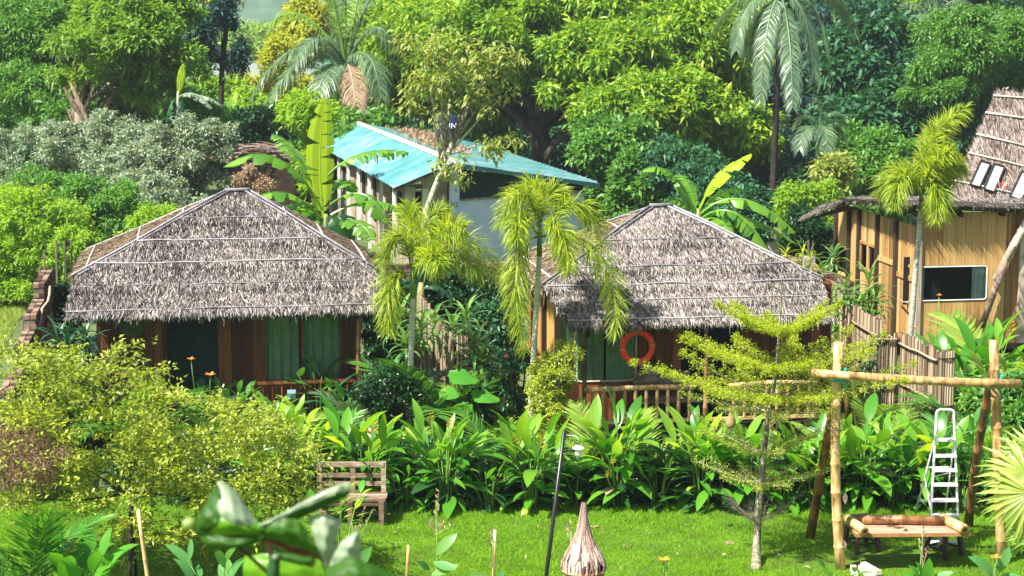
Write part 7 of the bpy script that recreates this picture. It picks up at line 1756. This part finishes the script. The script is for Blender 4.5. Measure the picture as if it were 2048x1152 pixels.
# long rolled leaf to the upper right
def rolled(pts, rad, d0, mat='front_leaf', flat=.7):
    mb = MB(); path = [V(x, y, d0 + z) for x, y, z in pts]; path = [Vector(p) for p in smooth_rows([np.array(p) for p in path], 5)]
    rr = list(np.interp(np.linspace(0, 1, len(path)), np.linspace(0, 1, len(rad)), rad)); mb.tube(path, [r * d0 / FPX for r in rr], 14)
    return mb.build('rolled_leaf', MAT[mat], nl, True)
rolled([(520, 1060, 0), (575, 1036, .02), (630, 1010, .04), (680, 986, .05), (698, 980, .05)], [9, 10, 12, 13, 14, 13, 6], nd)
patch([[(515, 1054, -.02), (518, 1050, .0), (524, 1047, .03)], [(560, 1036, -.025), (564, 1028, -.02), (572, 1022, .03)], [(620, 1010, -.025), (622, 998, -.02), (630, 990, .03)], [(676, 986, -.03), (680, 972, -.02), (686, 966, .03)], [(700, 980, .0), (702, 974, .0), (703, 970, .03)]], 'leaf_glare', nd)
# middle dark leaf, right hanging leaf
patch([[(522, 1056, 0), (524, 1064, 0), (528, 1074, .02)], [(560, 1036, -.02), (560, 1062, -.06), (562, 1084, 0)], [(596, 1040, -.02), (598, 1070, -.05), (602, 1096, 0)], [(620, 1070, 0), (630, 1092, -.03), (636, 1110, .02)]])
patch([[(616, 1034, .06), (648, 1028, .02), (684, 1042, .06)], [(622, 1056, .02), (650, 1058, -.03), (674, 1074, .03)], [(634, 1092, 0), (652, 1096, -.04), (670, 1098, .02)], [(650, 1136, .04), (654, 1136, .03), (659, 1136, .04)]], 'leaf_glare')
# upright pale leaf and the wide leaf under it
patch([[(704, 1068, .05), (716, 1064, .02), (722, 1072, .05)], [(682, 1084, .02), (702, 1086, -.03), (722, 1096, .02)], [(668, 1110, .02), (694, 1112, -.03), (722, 1116, .02)], [(656, 1136, .04), (690, 1146, 0), (730, 1150, .04)]], 'leaf_glare', nd - .3)
patch([[(656, 1134, .06), (650, 1156, .0), (640, 1190, .0)], [(700, 1116, .02), (702, 1150, -.06), (690, 1195, -.02)], [(740, 1128, .02), (742, 1156, -.05), (740, 1195, 0)], [(792, 1152, .05), (794, 1172, .02), (796, 1200, .05)]], 'front_leaf', nd - .35)
# wide bright leaf at the bottom
patch([[(490, 1112, .04), (486, 1140, 0), (492, 1190, .04)], [(530, 1108, -.02), (530, 1145, -.06), (536, 1195, 0)], [(590, 1112, -.02), (590, 1150, -.06), (590, 1195, 0)], [(640, 1118, .02), (650, 1150, 0), (654, 1195, .04)]], 'front_lime', nd + .25)
patch([[(545, 1108, .0), (556, 1110, -.02), (566, 1108, .0)], [(535, 1130, .0), (548, 1132, -.03), (560, 1130, .0)], [(530, 1190, .0), (545, 1190, -.02), (560, 1190, .0)]], 'dark_leaf', nd - .1)
rolled([(548, 1110, 0), (580, 1116, 0), (610, 1122, 0), (628, 1120, 0)], [5, 9, 10, 9, 4], nd - .05, 'front_leaf')
MAT['petiole'] = grain_mat('reddish_petiole', [(.10, .03, .015), (.22, .09, .04), (.3, .16, .07)], 20)
for pts, r in ((((425, 1070), (470, 1072), (530, 1078), (575, 1096), (624, 1104)), 4.5), (((530, 1078), (560, 1082), (600, 1108), (628, 1108)), 3), (((560, 1086), (600, 1120), (625, 1132), (628, 1110)), 3), (((530, 1078), (548, 1130), (560, 1230)), 7), (((575, 1096), (630, 1110), (660, 1140), (640, 1230)), 5), (((410, 1070), (470, 1090), (540, 1150)), 4)):
    mb = MB(); mb.tube([Vector(p) for p in smooth_rows([np.array(V(x, y, nd + .03)) for x, y in pts], 4)], m_of(r, nd), 7); mb.build('petiole', MAT['petiole'], nl, True)
a = V(560, 1228, nd + .03); MB().tube([ng_, ng_.lerp(a, .5) + Vector((.05, .02, 0)), a], [.07, .055, .03], 10).build('trunk', MAT['stem'], nl, True)

# ------------------------------------------------------------------ hazy air
far = bpy.data.meshes.new('haze'); hb_ = MB().box((0, 460, 49), (2100, 1180, 102))
far.from_pydata(hb_.v, [], hb_.f); ho_ = bpy.data.objects.new('haze', far); COL.objects.link(ho_); ho_['kind'] = 'stuff'; ho_['label'] = 'pale humid haze in the air'; ho_['category'] = 'haze'
hm = bpy.data.materials.new('haze_air'); hm.use_nodes = True; hn = hm.node_tree
hn.nodes.remove(hn.nodes['Principled BSDF'])
pv = hn.nodes.new('ShaderNodeVolumePrincipled'); pv.inputs['Color'].default_value = (0.82, 0.92, 1.0, 1); pv.inputs['Density'].default_value = 0.0005; pv.inputs['Anisotropy'].default_value = 0.3
hn.links.new(pv.outputs[0], hn.nodes['Material Output'].inputs['Volume'])
far.materials.append(hm)
